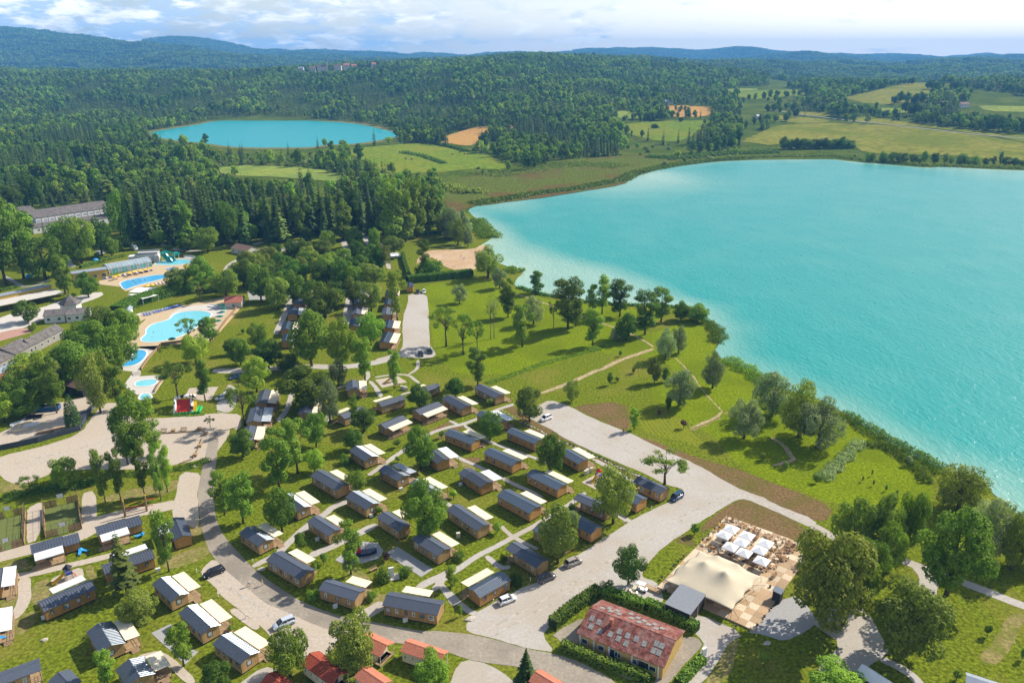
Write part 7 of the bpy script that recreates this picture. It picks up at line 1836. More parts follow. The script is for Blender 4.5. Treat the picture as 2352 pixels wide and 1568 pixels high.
low_fence('white balustrade round the slide pool',[('C0',[(1690,612),(1760,615),(1815,632),(1832,650),(1800,665)])],1.1,M_whitewall,name='balustrade',cat='railing')
low_fence('white retaining wall behind the blue loungers',[('C0',[(1050,1320),(1150,1235),(1240,1160),(1300,1140),(1480,1105),(1650,1060)])],.7,M_whitewall,name='wall',cat='wall',t=.25)
low_fence('dark fence of the yard behind the pavilion',[('B0',[(600,600),(760,600),(900,600),(905,660)])],2.0,M_fencedark)
def glass_hall():
 a,b=G('C0',1005,775),G('C0',1400,705)
 ex=b-a;L=ex.length;ex.normalize()
 o=thing('glass_pool_hall','vaulted glass pool hall with pale ribs above the lap pool','building',(a.x,a.y,0),math.atan2(ex.y,ex.x))
 M_hall=mat('hall_glazing',(0.30,0.37,0.40),0.12,0.15,.4,spec=.8)
 M_turq=mat('hall_front_glazing',(0.10,0.36,0.38),0.1,0.3,.5,spec=.8)
 W,e,H=9.0,2.6,4.6
 prof=[(0,0),(0,e)]+[(W/2-W/2*math.cos(t),e+(H-e)*math.sin(t))for t in np.linspace(0.1,3.04,12)]+[(W,e),(W,0)]
 nb=14
 for i in range(nb):
  x0,x1=L*i/nb+.06,L*(i+1)/nb-.06
  pm=MB()
  for(y0,z0),(y1,z1)in zip(prof[1:-2],prof[2:-1]):
   pm.quad((x0,y0,z0),(x1,y0,z0),(x1,y1,z1),(x0,y1,z1))
  pm.build('roof_pane',M_hall,o)
  MB().box(x0,x1,-.02,.02,.15,e-.06).build('front_pane',M_turq if i%3 else M_hall,o)
 for i in range(nb+1):
  x=L*i/nb
  MB().tube([(x,y,z)for y,z in prof],.07,5).build('rib',M_white,o)
 for x in(0.03,L-.03):
  MB().extrude([(x,y,z)for y,z in prof],(.02,0,0)).build('end_wall',M_hall,o)
 MB().box(0,L,W/2-.25,W/2+.25,H+.02,H+.12).build('ridge_rail',M_white,o)
glass_hall()
def slides():
 M_teal=mat('teal_slide',(0.02,0.36,0.34),0.3,0.08,1.0,spec=.5)
 b=G('C0',1350,660)
 tw=thing('slide_tower','white stepped tower block of the water slides','building',(b.x,b.y,0),.25)
 MB().box(-5,6,0,7,0,4.2).build('wall',M_whitewall,tw)
 MB().box(-9.5,-5.003,1,6,0,3.2).build('stair_block',M_whitewall,tw)
 MB().box(-5.2,6.2,-.2,7.2,4.2,4.4).build('roof',M_plaster,tw)
 for y in(-.15,7.1):
  MB().box(-5.2,6.2,y,y+.06,4.4,5.3).build('parapet',M_metalroof,tw)
 M_rock=mat('artificial_rock',(0.42,0.39,0.36),.95,.2,1.0,bump=.8)
 rk=MB()
 rk.lathe([(2.2,0),(2.0,2.0),(1.3,3.6),(.2,4.2)],9,(5.5,-1.5,0));rk.build('rock',M_rock,tw)
 top,bot=G('C0',1490,575,5.2),G('C0',1570,662,.4)
 for k in range(3):
  o=thing('water_slide','teal straight water slide, '+('left lane','middle lane','right lane')[k],'slide',(0,0,0),0,'straight teal water slides')
  off=Vector((k*1.35-1.35,k*.25,0))
  p0,p1=top+off,bot+off
  d=(p1-p0);n=Vector((-d.y,d.x,0)).normalized()
  mb=MB()
  N=12
  rows=[]
  for i in range(N+1):
   t=i/N
   c=p0.lerp(p1,t);c.z=.4+4.8*((1-t)**1.0)+.25*math.sin(t*12.5)
   rows.append([c-n*.6+Vector((0,0,.45)),c-n*.45,c+n*.45,c+n*.6+Vector((0,0,.45))])
  for r0,r1 in zip(rows[:-1],rows[1:]):
   for q in range(3):
    mb.quad(r0[q],r1[q],r1[q+1],r0[q+1])
  ob=mb.build('chute',M_teal,o)
  ob.modifiers.new('thickness','SOLIDIFY').thickness=.06
  for t in(.25,.6):
   c=p0.lerp(p1,t)
   MB().tube([(c.x,c.y,0),(c.x,c.y,.4+4.8*(1-t))],.09,6).build('support',M_white,o)
 o=thing('curved_water_slide','teal curved water slide winding above the slide pool','slide',(0,0,0))
 pts=[G('C0',x,y,z)for x,y,z in((1500,560,5.4),(1545,575,4.6),(1600,583,4.0),(1640,580,3.5),(1640,592,3.0),(1600,602,2.4),(1580,620,1.7),(1590,640,1.0),(1612,655,.5))]
 mb=MB()
 fine=[]
 for a,c in zip(pts[:-1],pts[1:]):
  for q in range(4):
   fine.append(a.lerp(c,q/4))
 rows=[]
 for i,c in enumerate(fine):
  d=fine[min(i+1,len(fine)-1)]-fine[max(i-1,0)]
  n=Vector((-d.y,d.x,0)).normalized()
  rows.append([c-n*.8+Vector((0,0,.6)),c-n*.55,c+n*.55,c+n*.8+Vector((0,0,.6))])
 for r0,r1 in zip(rows[:-1],rows[1:]):
  for q in range(3):
   mb.quad(r0[q],r1[q],r1[q+1],r0[q+1])
 ob=mb.build('chute',M_teal,o);ob.modifiers.new('thickness','SOLIDIFY').thickness=.06
 for p in pts[2:-1:2]:
  MB().tube([(p.x,p.y,0),(p.x,p.y,p.z)],.1,6).build('support',M_white,o)
  # white shade sails
 for k,(q,lab)in enumerate([([(1180,935),(1265,895),(1440,895),(1345,945)],'white shade sail below the lap pool, upper'),([(1175,955),(1350,950),(1450,965),(1310,1000)],'white shade sail below the lap pool, lower')]):
  s=thing('shade_sail',lab,'sail',(0,0,0),0)
  P=[G('C0',x,y,3.2+(i%2)*.6)for i,(x,y)in enumerate(q)]
  g=6
  V,F=[],[]
  for i in range(g+1):
   for j in range(g+1):
    u,v=i/g,j/g
    p=(P[0]*(1-u)+P[1]*u)*(1-v)+(P[3]*(1-u)+P[2]*u)*v
    V.append((p.x,p.y,p.z-.5*math.sin(u*3.14)*math.sin(v*3.14)))
  for i in range(g):
   for j in range(g):
    a=i*(g+1)+j
    F.append((a,a+1,a+g+2,a+g+1))
  me=bpy.data.meshes.new('sail');me.from_pydata(V,[],F);me.materials.append(M_parasol)
  ob=link('cloth',me,s);ob.modifiers.new('thickness','SOLIDIFY').thickness=.03
  for p in P:
   MB().tube([(p.x,p.y,0),(p.x,p.y,p.z+.1)],.06,6).build('post',M_white,s)
slides()
# sun loungers and pool parasols
M_lblue=mat('blue_lounger',(0.02,0.09,0.42),0.6,0.1,2)
M_lwhite=mat('white_lounger',(0.70,0.70,0.70),0.6,0.06,2)
M_lbrown=mat('brown_lounger',(0.20,0.10,0.06),0.6,0.1,2)
M_yel=mat('yellow_canvas',(0.80,0.50,0.04),0.8,0.05,1)
M_grn=mat('green_canvas',(0.01,0.16,0.11),0.8,0.05,1)
def lounger_mesh(m):
 c=MB()
 c.box(-.32,.32,-.95,.35,.30,.38)
 c.hexa([(-.32,.35,.30),(.32,.35,.30),(.32,.95,.68),(-.32,.95,.68),(-.32,.35,.38),(.32,.35,.38),(.32,.92,.76),(-.32,.92,.76)])
 for a in(-.28,.28):
  for b in(-.85,.3):
   c.box(a-.03,a+.03,b-.03,b+.03,0,.30)
 return c.mesh('sun_lounger',m)
LM={'blue':lounger_mesh(M_lblue),'white':lounger_mesh(M_lwhite),'brown':lounger_mesh(M_lbrown),'sky':lounger_mesh(M_blue)}
def lounger_row(fr,p0,p1,n,ang,kinds,label,group):
 a,b=G(fr,*p0),G(fr,*p1)
 d=math.atan2(b.y-a.y,b.x-a.x)
 for i in range(n):
  p=a.lerp(b,i/max(1,n-1))
  k=kinds[i%len(kinds)]
  tag(link('sun_lounger',LM[k],None,(p.x,p.y,.08),d+ang+RNG.uniform(-.08,.08)),label+', '+nth(i)+' from the left','sun lounger',group)
lounger_row('C0',(1075,1310),(1235,1178),17,0,['blue'],'blue sun lounger in the long row left of the curved pool','blue loungers left of the curved pool')
lounger_row('C0',(1330,1155),(1380,1145),3,.2,['blue'],'blue sun lounger in the three by the pool shower','three blue loungers behind the curved pool')
lounger_row('C0',(1420,1132),(1490,1112),4,.2,['blue'],'blue sun lounger in the four behind the curved pool','four blue loungers behind the curved pool')
lounger_row('C0',(1520,1105),(1660,1068),8,.2,['blue'],'blue sun lounger in the right hand row behind the curved pool','right blue loungers behind the curved pool')
lounger_row('C0',(1925,1068),(1990,1080),8,0,['white'],'white sun lounger at the head of the curved pool','white loungers at the curved pool')
lounger_row('C0',(945,822),(1395,742),34,0,['brown','blue','brown','white'],'sun lounger in the row between glass hall and lap pool','loungers between hall and lap pool')
lounger_row('C0',(1340,890),(1560,848),14,0,['white','brown'],'sun lounger in the row below the lap pool','loungers below the lap pool')
lounger_row('C0',(1700,625),(1800,638),9,0,['white'],'white sun lounger behind the slide pool','loungers behind the slide pool')
lounger_row('C0',(1545,735),(1600,725),4,.1,['sky'],'light blue sun lounger at the palm corner','light blue loungers by the palms')
lounger_row('B2',(0,0),(0,0),0,0,['sky'],'','')
for k,(fr,x,y,lab)in enumerate([('A0',605,592,'light blue lounger of the pitch side lodge, left'),('A0',638,575,'light blue lounger of the pitch side lodge, right'),('A0',1047,465,'light blue lounger of the climbing frame lodge, left'),('A0',1077,457,'light blue lounger of the climbing frame lodge, right'),('A0',25,1235,'light blue lounger at the left frame edge')]):
 p=G(fr,x,y)
 tag(link('sun_lounger',LM['sky'],None,(p.x,p.y,.07),.4+k),lab,'sun lounger')
def round_parasol(fr,x,y,m,label,group,r=1.35,z=2.3):
 b=G(fr,x,y,z)
 o=thing('pool_parasol',label,'parasol',(b.x,b.y,.08),RNG.uniform(0,1),group)
 MB().lathe([(r,z-.55),(r*.5,z-.2),(.02,z)],8).lathe([(r,z-.68),(r,z-.55)],8).build('canopy',m,o)
 MB().tube([(0,0,0),(0,0,z)],.03,5).build('pole',M_white,o)
for i,(x,y)in enumerate([(2030,1048),(2055,1077),(2040,1110),(2020,1150),(2002,1190)]):
 round_parasol('C0',x,y,M_grn,'green parasol in the line right of the curved pool, '+nth(i)+' from the back','green parasols right of the curved pool')
round_parasol('C0',1578,1355,M_grn,'green parasol at the near end of the curved pool',None,1.5)
round_parasol('C0',1875,1310,M_grn,'green parasol under the round tree at the curved pool',None)
for i,(x,y)in enumerate([(1050,787),(1090,775),(1185,755),(1225,742),(1280,735),(1325,722),(1370,712)]):
 round_parasol('C0',x,y,M_yel,'yellow parasol in front of the glass hall, '+nth(i)+' from the left','yellow parasols at the glass hall')
for i,(x,y)in enumerate([(1345,872),(1395,862),(1540,828)]):
 round_parasol('C0',x,y,M_yel,'yellow parasol below the lap pool, '+nth(i)+' from the left','yellow parasols below the lap pool')
for x,y in[(1605,735),(1705,690),(1708,702)]:
 round_parasol('C0',x,y,M_yel,'yellow parasol at the slide pool corner','yellow parasols at the slide pool')
 # ------------------------------------------------------------------ vehicles
M_tyre=mat('tyre_rubber',(0.02,0.02,0.022),0.9,0.1,4)
M_rim=mat('alloy_rim',(0.45,0.46,0.48),0.35,0.05,4,metal=0.7)
M_cglass=mat('car_glass',(0.02,0.025,0.03),0.05,0.1,1,spec=0.8)
M_lamp=mat('headlamp',(0.75,0.76,0.78),0.15,0.03,2,spec=0.7)
M_tail=mat('tail_lamp',(0.45,0.02,0.02),0.25,0.05,2)
def paint(name,c):
 return mat('paint_'+name,c,0.22,0.03,1.0,spec=0.7)
def loft(mb,secs):
 """skin over closed cross sections (lists of points of equal length)"""
 n=len(secs[0]);b=len(mb.v)
 for s_ in secs:
  mb.v+=[tuple(p)for p in s_]
 for i in range(len(secs)-1):
  for k in range(n):
   k2=(k+1)%n
   mb.f.append((b+i*n+k,b+i*n+k2,b+(i+1)*n+k2,b+(i+1)*n+k));mb.m.append(mb.cur)
 mb.f.append(tuple(b+k for k in range(n-1,-1,-1)));mb.m.append(mb.cur)
 e=b+(len(secs)-1)*n
 mb.f.append(tuple(e+k for k in range(n)));mb.m.append(mb.cur)
 return mb
def sec(x,w,z0,z1,r=.12):
 return[(x,-w*.92,z0),(x,-w,z0+r),(x,-w,z1-r),(x,-w*.88,z1),(x,w*.88,z1),(x,w,z1-r),(x,w,z0+r),(x,w*.92,z0)]
def car(fr,rear,front,pm,label,kind='hatch'):
 a,b=G(fr,*rear),G(fr,*front)
 c=(a+b)/2
 L={'hatch':4.05,'estate':4.65,'suv':4.4,'van':4.3}[kind]
 o=thing('parked_car',label,'car',(c.x,c.y,.06),math.atan2(b.y-a.y,b.x-a.x),'parked cars')
 k=L/4.2
 up={'hatch':0,'estate':0.02,'suv':.14,'van':.22}[kind]
 body=loft(MB(),[sec(x*k,w,.24,z+up*.6)for x,w,z in((-2.1,.72,.78),(-2.0,.84,.93),(-1.2,.88,.97),(0.5,.88,.95),(1.2,.87,.90),(1.85,.80,.76),(2.08,.66,.60))])
 body.build('body',pm,o,True)
 xr={'hatch':(-1.95,-1.5),'estate':(-2.0,-1.75),'suv':(-1.98,-1.6),'van':(-2.02,-1.85)}[kind]
 xf={'van':(.85,1.55)}.get(kind,(.35,1.2))
 zt=1.46+up*1.3
 gh=loft(MB(),[sec(xr[0]*k,.78,.88+up*.6,.98+up*.6,.03),sec(xr[1]*k,.70,.90+up*.6,zt-.05,.1),sec(-.3*k,.70,.90+up*.6,zt,.1),sec(xf[0]*k,.70,.90+up*.6,zt-.04,.1),sec(xf[1]*k,.78,.86+up*.5,.93+up*.5,.03)])
 gh.build('windows',M_cglass,o,True)
 MB().hexa([(xr[1]*k-.02,-.58,zt-.06),(xf[0]*k+.02,-.58,zt-.06),(xf[0]*k+.02,.58,zt-.06),(xr[1]*k-.02,.58,zt-.06),(xr[1]*k,-.55,zt+.025),(xf[0]*k,-.55,zt+.025),(xf[0]*k,.55,zt+.025),(xr[1]*k,.55,zt+.025)]).build('roof',pm,o)
 pl=MB()
 for sgn in(-1,1):
  for(x0,x1)in((xr[0]*k+.06,xr[1]*k),(xf[1]*k-.06,xf[0]*k),(-.35*k,-.35*k)):
   pl.tube([(x0,sgn*.80,.93+up*.6),(x1,sgn*.68,zt-.03)],.05,5)
 pl.build('pillar',pm,o)
 for x in(-1.28*k,1.30*k):
  for y in(-.80,.80):
   w=MB().tube([(x,y-.1,.31),(x,y+.1,.31)],.32,14).build('wheel',M_tyre,o)
   MB().tube([(x,y-.115,.31),(x,y+.115,.31)],.19,10).build('rim',M_rim,w)
 for y in(-.58,.58):
  MB().box(1.88*k,2.06*k,y-.16,y+.16,.56+up*.3,.70+up*.3).build('headlight',M_lamp,o)
  MB().box(-2.13*k,-2.02*k,y-.1+.06*(1 if y>0 else-1),y+.1+.06*(1 if y>0 else-1),.62+up*.4,.84+up*.4).build('taillight',M_tail,o)
 MB().box(-2.125*k,-2.10*k,-.26,.26,.48,.59).build('number_plate',M_white,o)
 for y in(-.93,.93):
  MB().box(.75*k,.92*k,y-.07,y+.07,.93+up*.5,1.05+up*.5).build('mirror',pm,o)
 return o
P_black,P_silver,P_white,P_grey=paint('black',(.012,.013,.018)),paint('silver',(.50,.56,.62)),paint('white',(.78,.78,.78)),paint('grey',(.10,.10,.11))
P_tan,P_blue,P_navy=paint('champagne',(.36,.32,.28)),paint('blue',(.035,.08,.17)),paint('navy',(.012,.02,.05))
car('A0',(1695,715),(1535,780),P_black,'black estate car on the gravel beside the road bend','estate')
car('A1',(722,1095),(548,1170),P_silver,'silver blue estate car parked below the road bend','estate')
car('A2',(745,980),(870,930),P_white,'white hatchback beside the ribbed blue roof cabin','hatch')
car('A2',(1045,812),(1165,765),P_grey,'dark grey car beside the dark porch cabin','suv')
car('A2',(1252,695),(1366,648),P_tan,'champagne car beneath the dense dark tree','suv')
car('A3',(625,150),(530,208),P_blue,'dark blue van beside the porch cabin at the gravel court','van')
car('B2',(1516,795),(1418,835),P_white,'white hatchback alone on the long car park','suv')
car('B2',(388,246),(402,274),P_navy,'dark car at the upper car park end, left of two','hatch')
car('B2',(462,224),(478,250),P_black,'dark car at the upper car park end, right of two','hatch')
car('B1',(230,622),(140,650),P_white,'white car in tree shade beside the sand pads','hatch')
car('B1',(345,448),(262,470),P_blue,'blue car in deep shade behind the sand pads','hatch')
car('C1',(1413,798),(1414,818),P_black,'black car at the far end of the upper car park','hatch')
car('C1',(1461,795),(1463,815),P_white,'white car at the far end of the upper car park','hatch')
car('C1',(1385,318),(1400,325),P_blue,'blue car under the poplars behind the beach hedge','hatch')
car('C1',(465,330),(500,325),P_grey,'grey car on the camp court below the spruces','hatch')
def camper(fr,p,q,label,L=6.0,H=2.7,kind='motorhome',awn=False):
 a,b=G(fr,*p),G(fr,*q)
 o=thing(kind,label,kind,(a.x,a.y,.06),math.atan2(b.y-a.y,b.x-a.x))
 body=loft(MB(),[sec(x,w,.45,z,.2)for x,w,z in((-L/2,1.0,H-.15),(-L/2+.15,1.1,H),(L/2-1.4,1.1,H),(L/2-.9,1.05,H-.3),(L/2-.6,1.0,1.9),(L/2-.1,.95,1.2),(L/2,.85,1.0))]if kind=='motorhome' else[sec(x,w,.5,z,.3)for x,w,z in((-L/2,.9,H-.5),(-L/2+.3,1.05,H-.05),(L/2-.5,1.05,H-.05),(L/2,.9,H-.6))])
 body.build('body',P_white,o)
 for y in(-1.1,1.1):
  for x in(-L*.3,L*.05):
   MB().box(x-.4,x+.4,y-.015,y+.015,1.35,1.9).build('window',M_cglass,o)
 for x in((-L*.3,L*.3)if kind=='motorhome' else(0,)):
  for y in(-.95,.95):
   MB().tube([(x,y-.1,.33),(x,y+.1,.33)],.33,12).build('wheel',M_tyre,o)
 if kind=='motorhome':
  MB().hexa([(L/2-.72,-.85,1.25),(L/2-.25,-.8,1.25),(L/2-.25,.8,1.25),(L/2-.72,.85,1.25),(L/2-.74,-.85,1.95),(L/2-.57,-.8,1.9),(L/2-.57,.8,1.9),(L/2-.74,.85,1.95)]).build('windscreen',M_cglass,o)
 if awn:
  MB().hexa([(-L*.45,-3.4,2.1),(L*.25,-3.4,2.1),(L*.25,-1.12,2.45),(-L*.45,-1.12,2.45),(-L*.45,-3.4,2.15),(L*.25,-3.4,2.15),(L*.25,-1.12,2.5),(-L*.45,-1.12,2.5)]).build('awning',M_parasol,o)
  for x in(-L*.44,L*.24):
   MB().tube([(x,-3.35,0),(x,-3.35,2.12)],.03,5).build('post',M_steel,o)
camper('C1',(1235,535),(1290,530),'white motorhome with open awning beside the beach hedge',6.5,2.9,awn=True)
camper('C1',(458,440),(470,438),'white caravan on the camp court',5,2.5,'caravan')
camper('C0',(1232,550),(1270,560),'motorhome behind the slide tower',6.2,2.9)
camper('C0',(930,598),(975,590),'pale caravan behind the glass hall hedges',5.5,2.5,'caravan')
camper('C1',(520,760),(560,755),'white caravan under the dark tree at the west lane head',5,2.5,'caravan')
def tent(fr,p,m,label):
 b=G(fr,*p)
 o=thing('dome_tent',label,'tent',(b.x,b.y,.06),RNG.uniform(0,3))
 MB().lathe([(1.9,0),(1.75,.6),(1.3,1.2),(.7,1.55),(.01,1.65)],10).build('dome',m,o,True)
 MB().tube([(1.9,0,.02),(1.2,0,1.3),(0,0,1.7),(-1.2,0,1.3),(-1.9,0,.02)],.03,4).build('pole',M_steel,o)
tent('C0',(880,655),M_blue,'blue dome tent on the hedged pitch')
tent('C0',(270,800),M_blue,'blue dome tent on the dark lawn left of the bath house')
tent('C1',(720,930),M_parasol,'pale tent between the lanes')
def golf_cart(x,y,rz,label,tan):
 b=G('A3',x,y)
 o=thing('golf_cart',label,'golf cart',(b.x,b.y,.05),rz,'golf carts')
 mt=paint('cream',(.62,.55,.42))
 loft(MB(),[sec(xx,w,.25,z,.06)for xx,w,z in((-1.15,.5,.6),(-1.0,.58,.75),(-.3,.58,.62),(.55,.58,.55),(.8,.55,.85),(1.15,.42,.7))]).build('body',P_white if not tan else mt,o)
 MB().box(-1.15,.75,-.62,.62,1.72,1.80).build('roof',mt if tan else P_white,o)
 for xx in(-1.05,.65):
  for yy in(-.55,.55):
   MB().tube([(xx,yy,.6),(xx,yy,1.72)],.025,5).build('post',M_steel,o)
 s=MB().box(-.65,-.2,-.5,.5,.62,.8);s.box(-.75,-.655,-.5,.5,.62,1.25);s.build('seat',mt,o)
 for xx in(-.8,.8):
  for yy in(-.55,.55):
   MB().tube([(xx,yy-.08,.22),(xx,yy+.08,.22)],.22,10).build('wheel',M_tyre,o)
golf_cart(245,895,-.5,'golf cart with tan roof beside the hedge',True)
golf_cart(315,870,-.5,'golf cart with white roof beside the timber stack',False)
# ------------------------------------------------------------------ people
def body_mesh(name,joints,edges,mats,zones):
 """one continuous figure grown over a skeleton; zones colour it by height"""
 me=bpy.data.meshes.new(name)
 me.from_pydata([j[:3]for j in joints],edges,[])
 ob=bpy.data.objects.new(name,me)
 COL.objects.link(ob)
 sk=ob.modifiers.new('skin','SKIN')
 for i,j in enumerate(joints):
  me.skin_vertices[0].data[i].radius=(j[3],j[3]*(j[4]if len(j)>4 else 1))
 me.skin_vertices[0].data[0].use_root=True
 ob.modifiers.new('sub','SUBSURF').levels=1
 dg=bpy.context.evaluated_depsgraph_get()
 res=bpy.data.meshes.new_from_object(ob.evaluated_get(dg))
 bpy.data.objects.remove(ob)
 res.materials.clear()
 for m in mats:
  res.materials.append(m)
 for p in res.polygons:
  p.use_smooth=True
  p.material_index=zones(p.center)
 return res
M_skin=mat('skin',(0.50,0.31,0.22),0.6,0.05,3)
M_hair=mat('hair',(0.05,0.03,0.02),0.7,0.2,6)
def standing(shirt,short,step=0.0):
 J=[(0,0,.96,.15,.75),(0,0,1.18,.145,.7),(0,0,1.40,.16,.65),(0,0,1.50,.065),(0,.015,1.62,.10),(0,.02,1.72,.09),(.10,step*.5,.90,.09),(.11,step*1.2,.50,.065),(.11,step,.09,.05),(.11,step+.14,.04,.04),(-.10,-step*.5,.90,.09),(-.11,-step*.6,.50,.065),(-.11,-step*1.4,.10,.05),(-.11,-step*1.4+.14,.04,.04),(.20,0,1.41,.06),(.25,-step*.5,1.14,.05),(.24,-step*.6+.08,.90,.04),(.24,-step*.6+.12,.80,.035),(-.20,0,1.41,.06),(-.25,step*.5,1.14,.05),(-.24,step*.6+.08,.90,.04),(-.24,step*.6+.12,.80,.035)]
 E=[(0,1),(1,2),(2,3),(3,4),(4,5),(0,6),(6,7),(7,8),(8,9),(0,10),(10,11),(11,12),(12,13),(2,14),(14,15),(15,16),(16,17),(2,18),(18,19),(19,20),(20,21)]
 def zone(c):
  if c.z>1.60 and(c.y<.03 or c.z>1.72):
   return 3
  if c.z>1.47:
   return 0
  if abs(c.x)>.2 and c.z<1.22:
   return 0
  if c.z>.98:
   return 1
  return 2 if c.z>.52 else 0
 return body_mesh('person',J,E,[M_skin,shirt,short,M_hair],zone)
def cloth(n,c):
 return mat('cloth_'+n,c,.9,.08,4)
def person(fr,x,y,rz,me,label):
 b=G(fr,x,y)
 return tag(link('person',me,None,(b.x,b.y,.05),rz),label,'person')
c_red,c_white,c_dark,c_green,c_yel,c_pink=cloth('red',(.42,.06,.06)),cloth('white',(.72,.72,.7)),cloth('dark',(.04,.045,.06)),cloth('green',(.04,.30,.16)),cloth('yellow',(.6,.45,.08)),cloth('pink',(.5,.2,.25))
w1,w2,s1,s2,s3=standing(c_white,c_dark,.16),standing(c_yel,c_white,-.16),standing(c_red,c_red,.05),standing(c_pink,c_white,-.05),standing(c_green,c_dark,.06)
person('A1',371,838,2.2,w1,'person in white top walking on the road, left of two')
person('A1',473,833,2.2,w2,'person with yellow bag walking on the road, right of two')
person('B3',630,932,.5,s1,'person in red at the edge of the car park, left of two')
person('B3',650,922,.9,s2,'person in pink at the edge of the car park, right of two')
person('A3',310,958,2.8,s3,'person in green shirt beside the golf carts')
person('A3',1152,625,1.0,standing(cloth('blue',(.03,.08,.35)),c_dark,.03),'person in blue under the deck parasols')
for k,(x,y,me,lab)in enumerate([(1753,528,w1,'bather standing on the sand, left'),(1838,495,s2,'bather standing near the water, left of three'),(1862,500,s1,'bather standing near the water, middle of three'),(1868,490,w2,'bather standing near the water, right of three'),(1775,545,s2,'bather beside a towel in the middle of the beach'),(1350,555,s1,'player on the beach volleyball lawn')]):
 person('C1',x,y,k*1.3,me,lab)
lying_src=s2
def lying(fr,x,y,label,tm):
 b=G(fr,x,y)
 a=RNG.uniform(0,6.28)
 tag(link('beach_towel',MB().box(-.45,.45,-.95,.95,.075,.085).mesh('beach_towel',tm),None,(b.x,b.y,0),a),'towel under the '+label,'towel')
 o=link('person',lying_src,None,(b.x,b.y,.20),a)
 o.rotation_euler=(-math.pi/2,0,a)
 o.location=(b.x-math.sin(a)*-.85,b.y+math.cos(a)*-.85,.21)
 tag(o,label,'person')
for k,(x,y,lab)in enumerate([(1622,520,'sunbather lying on the left of the beach'),(1775,538,'sunbather lying in the middle of the beach'),(1697,602,'sunbather lying at the back of the beach'),(1605,447,'sunbather on the lawn above the beach, left'),(1680,440,'sunbather on the lawn above the beach, middle'),(1690,452,'sunbather on the lawn above the beach, nearest the sand'),(1755,437,'sunbather on the lawn beside the willow')]):
 lying('C1',x,y,lab,[c_white,M_blue,c_pink][k%3])
for k,(x,y)in enumerate([(1225,840),(1290,838),(1310,835),(1335,832),(1250,858),(1220,870)]):
 b=G('C0',x,y)
 tag(link('person',[s1,s2,w1][k%3],None,(b.x,b.y,-.75),k),'bather in the lap pool','person','bathers in the lap pool')
for k,(x,y)in enumerate([(1410,1308),(1585,1225),(1700,1160),(1400,1355)]):
 b=G('C0',x,y)
 tag(link('person',[s2,w1][k%2],None,(b.x,b.y,-1.2),k),'bather in the curved pool','person','bathers in the curved pool')
 # ------------------------------------------------------------------ playgrounds, bouncy castle, sports pitches
M_py,M_pr,M_pb,M_pg=[mat('play_'+n,c,.45,.06,2)for n,c in(('yellow',(.75,.45,.02)),('red',(.55,.04,.03)),('blue',(.03,.12,.5)),('green',(.03,.42,.10)))]
def play_slide(fr,x,y,rz,label,chute,tower,roofm,k=1.0):
 b=G(fr,x,y)
 o=thing('playground_slide',label,'slide',(b.x,b.y,.06),rz,'playground slides',(k,k,k))
 for xx in(-.6,.6):
  for yy in(-.6,.6):
   MB().tube([(xx,yy,0),(xx,yy,2.6)],.06,6).build('post',tower,o)
 MB().box(-.65,.65,-.65,.65,1.15,1.25).build('platform',M_post,o)
 MB().lathe([(1.0,2.5),(.02,3.4)],4).build('roof',roofm,o)
 c=MB()
 rows=[]
 for i in range(9):
  t=i/8
  z=1.25*(1-t)**1.3+.12
  xx=.65+2.5*t
  rows.append([(xx,-.38,z+.28),(xx,-.28,z),(xx,.28,z),(xx,.38,z+.28)])
 for r0,r1 in zip(rows[:-1],rows[1:]):
  for q in range(3):
   c.quad(r0[q],r1[q],r1[q+1],r0[q+1])
 ob=c.build('chute',chute,o);ob.modifiers.new('thickness','SOLIDIFY').thickness=.05
 ld=MB()
 for yy in(-.3,.3):
  ld.tube([(-1.3,yy,0),(-.65,yy,1.25)],.04,5)
 for i in range(5):
  ld.tube([(-1.2+.12*i,-.3,.18+.24*i),(-1.2+.12*i,.3,.18+.24*i)],.03,5)
 ld.build('ladder',M_pr,o)
 for yy in(-.62,.62):
  MB().box(-.55,.55,yy-.03,yy+.03,1.26,1.85).build('side_panel',M_pb if roofm is not M_pb else M_py,o)
play_slide('A0',525,780,3.9,'yellow and blue toy slide tower among the lodges',M_py,M_post,M_blackp,1.1)
play_slide('B2',150,488,3.7,'slide with yellow chute in the upper playground',M_py,M_py,M_pr)
play_slide('B3',415,1325,4.0,'orange climbing slide in the playground near the car park',M_py,M_pr,M_pr)
def ship():
 b=G('A1',1255,600)
 o=thing('play_ship','dark blue play ship in the shaded lower playground','play ship',(b.x,b.y,.06),.25)
 loft(MB(),[[(x,-w,z),(x,-w*.6,.1),(x,w*.6,.1),(x,w,z)]for x,w,z in((-2.2,.7,1.1),(-1,.95,.9),(.8,.9,.9),(1.9,.45,1.2),(2.4,.05,1.4))]).build('hull',P_navy,o)
 MB().tube([(0,0,.3),(0,0,3.2)],.07,6).build('mast',M_post,o)
 MB().tube([(0,-.9,2.5),(0,.9,2.5)],.05,6).build('yard',M_pr,o)
 MB().box(-2.1,-1.1,-.6,.6,1.12,1.9).build('cabin',M_pr,o)
ship()
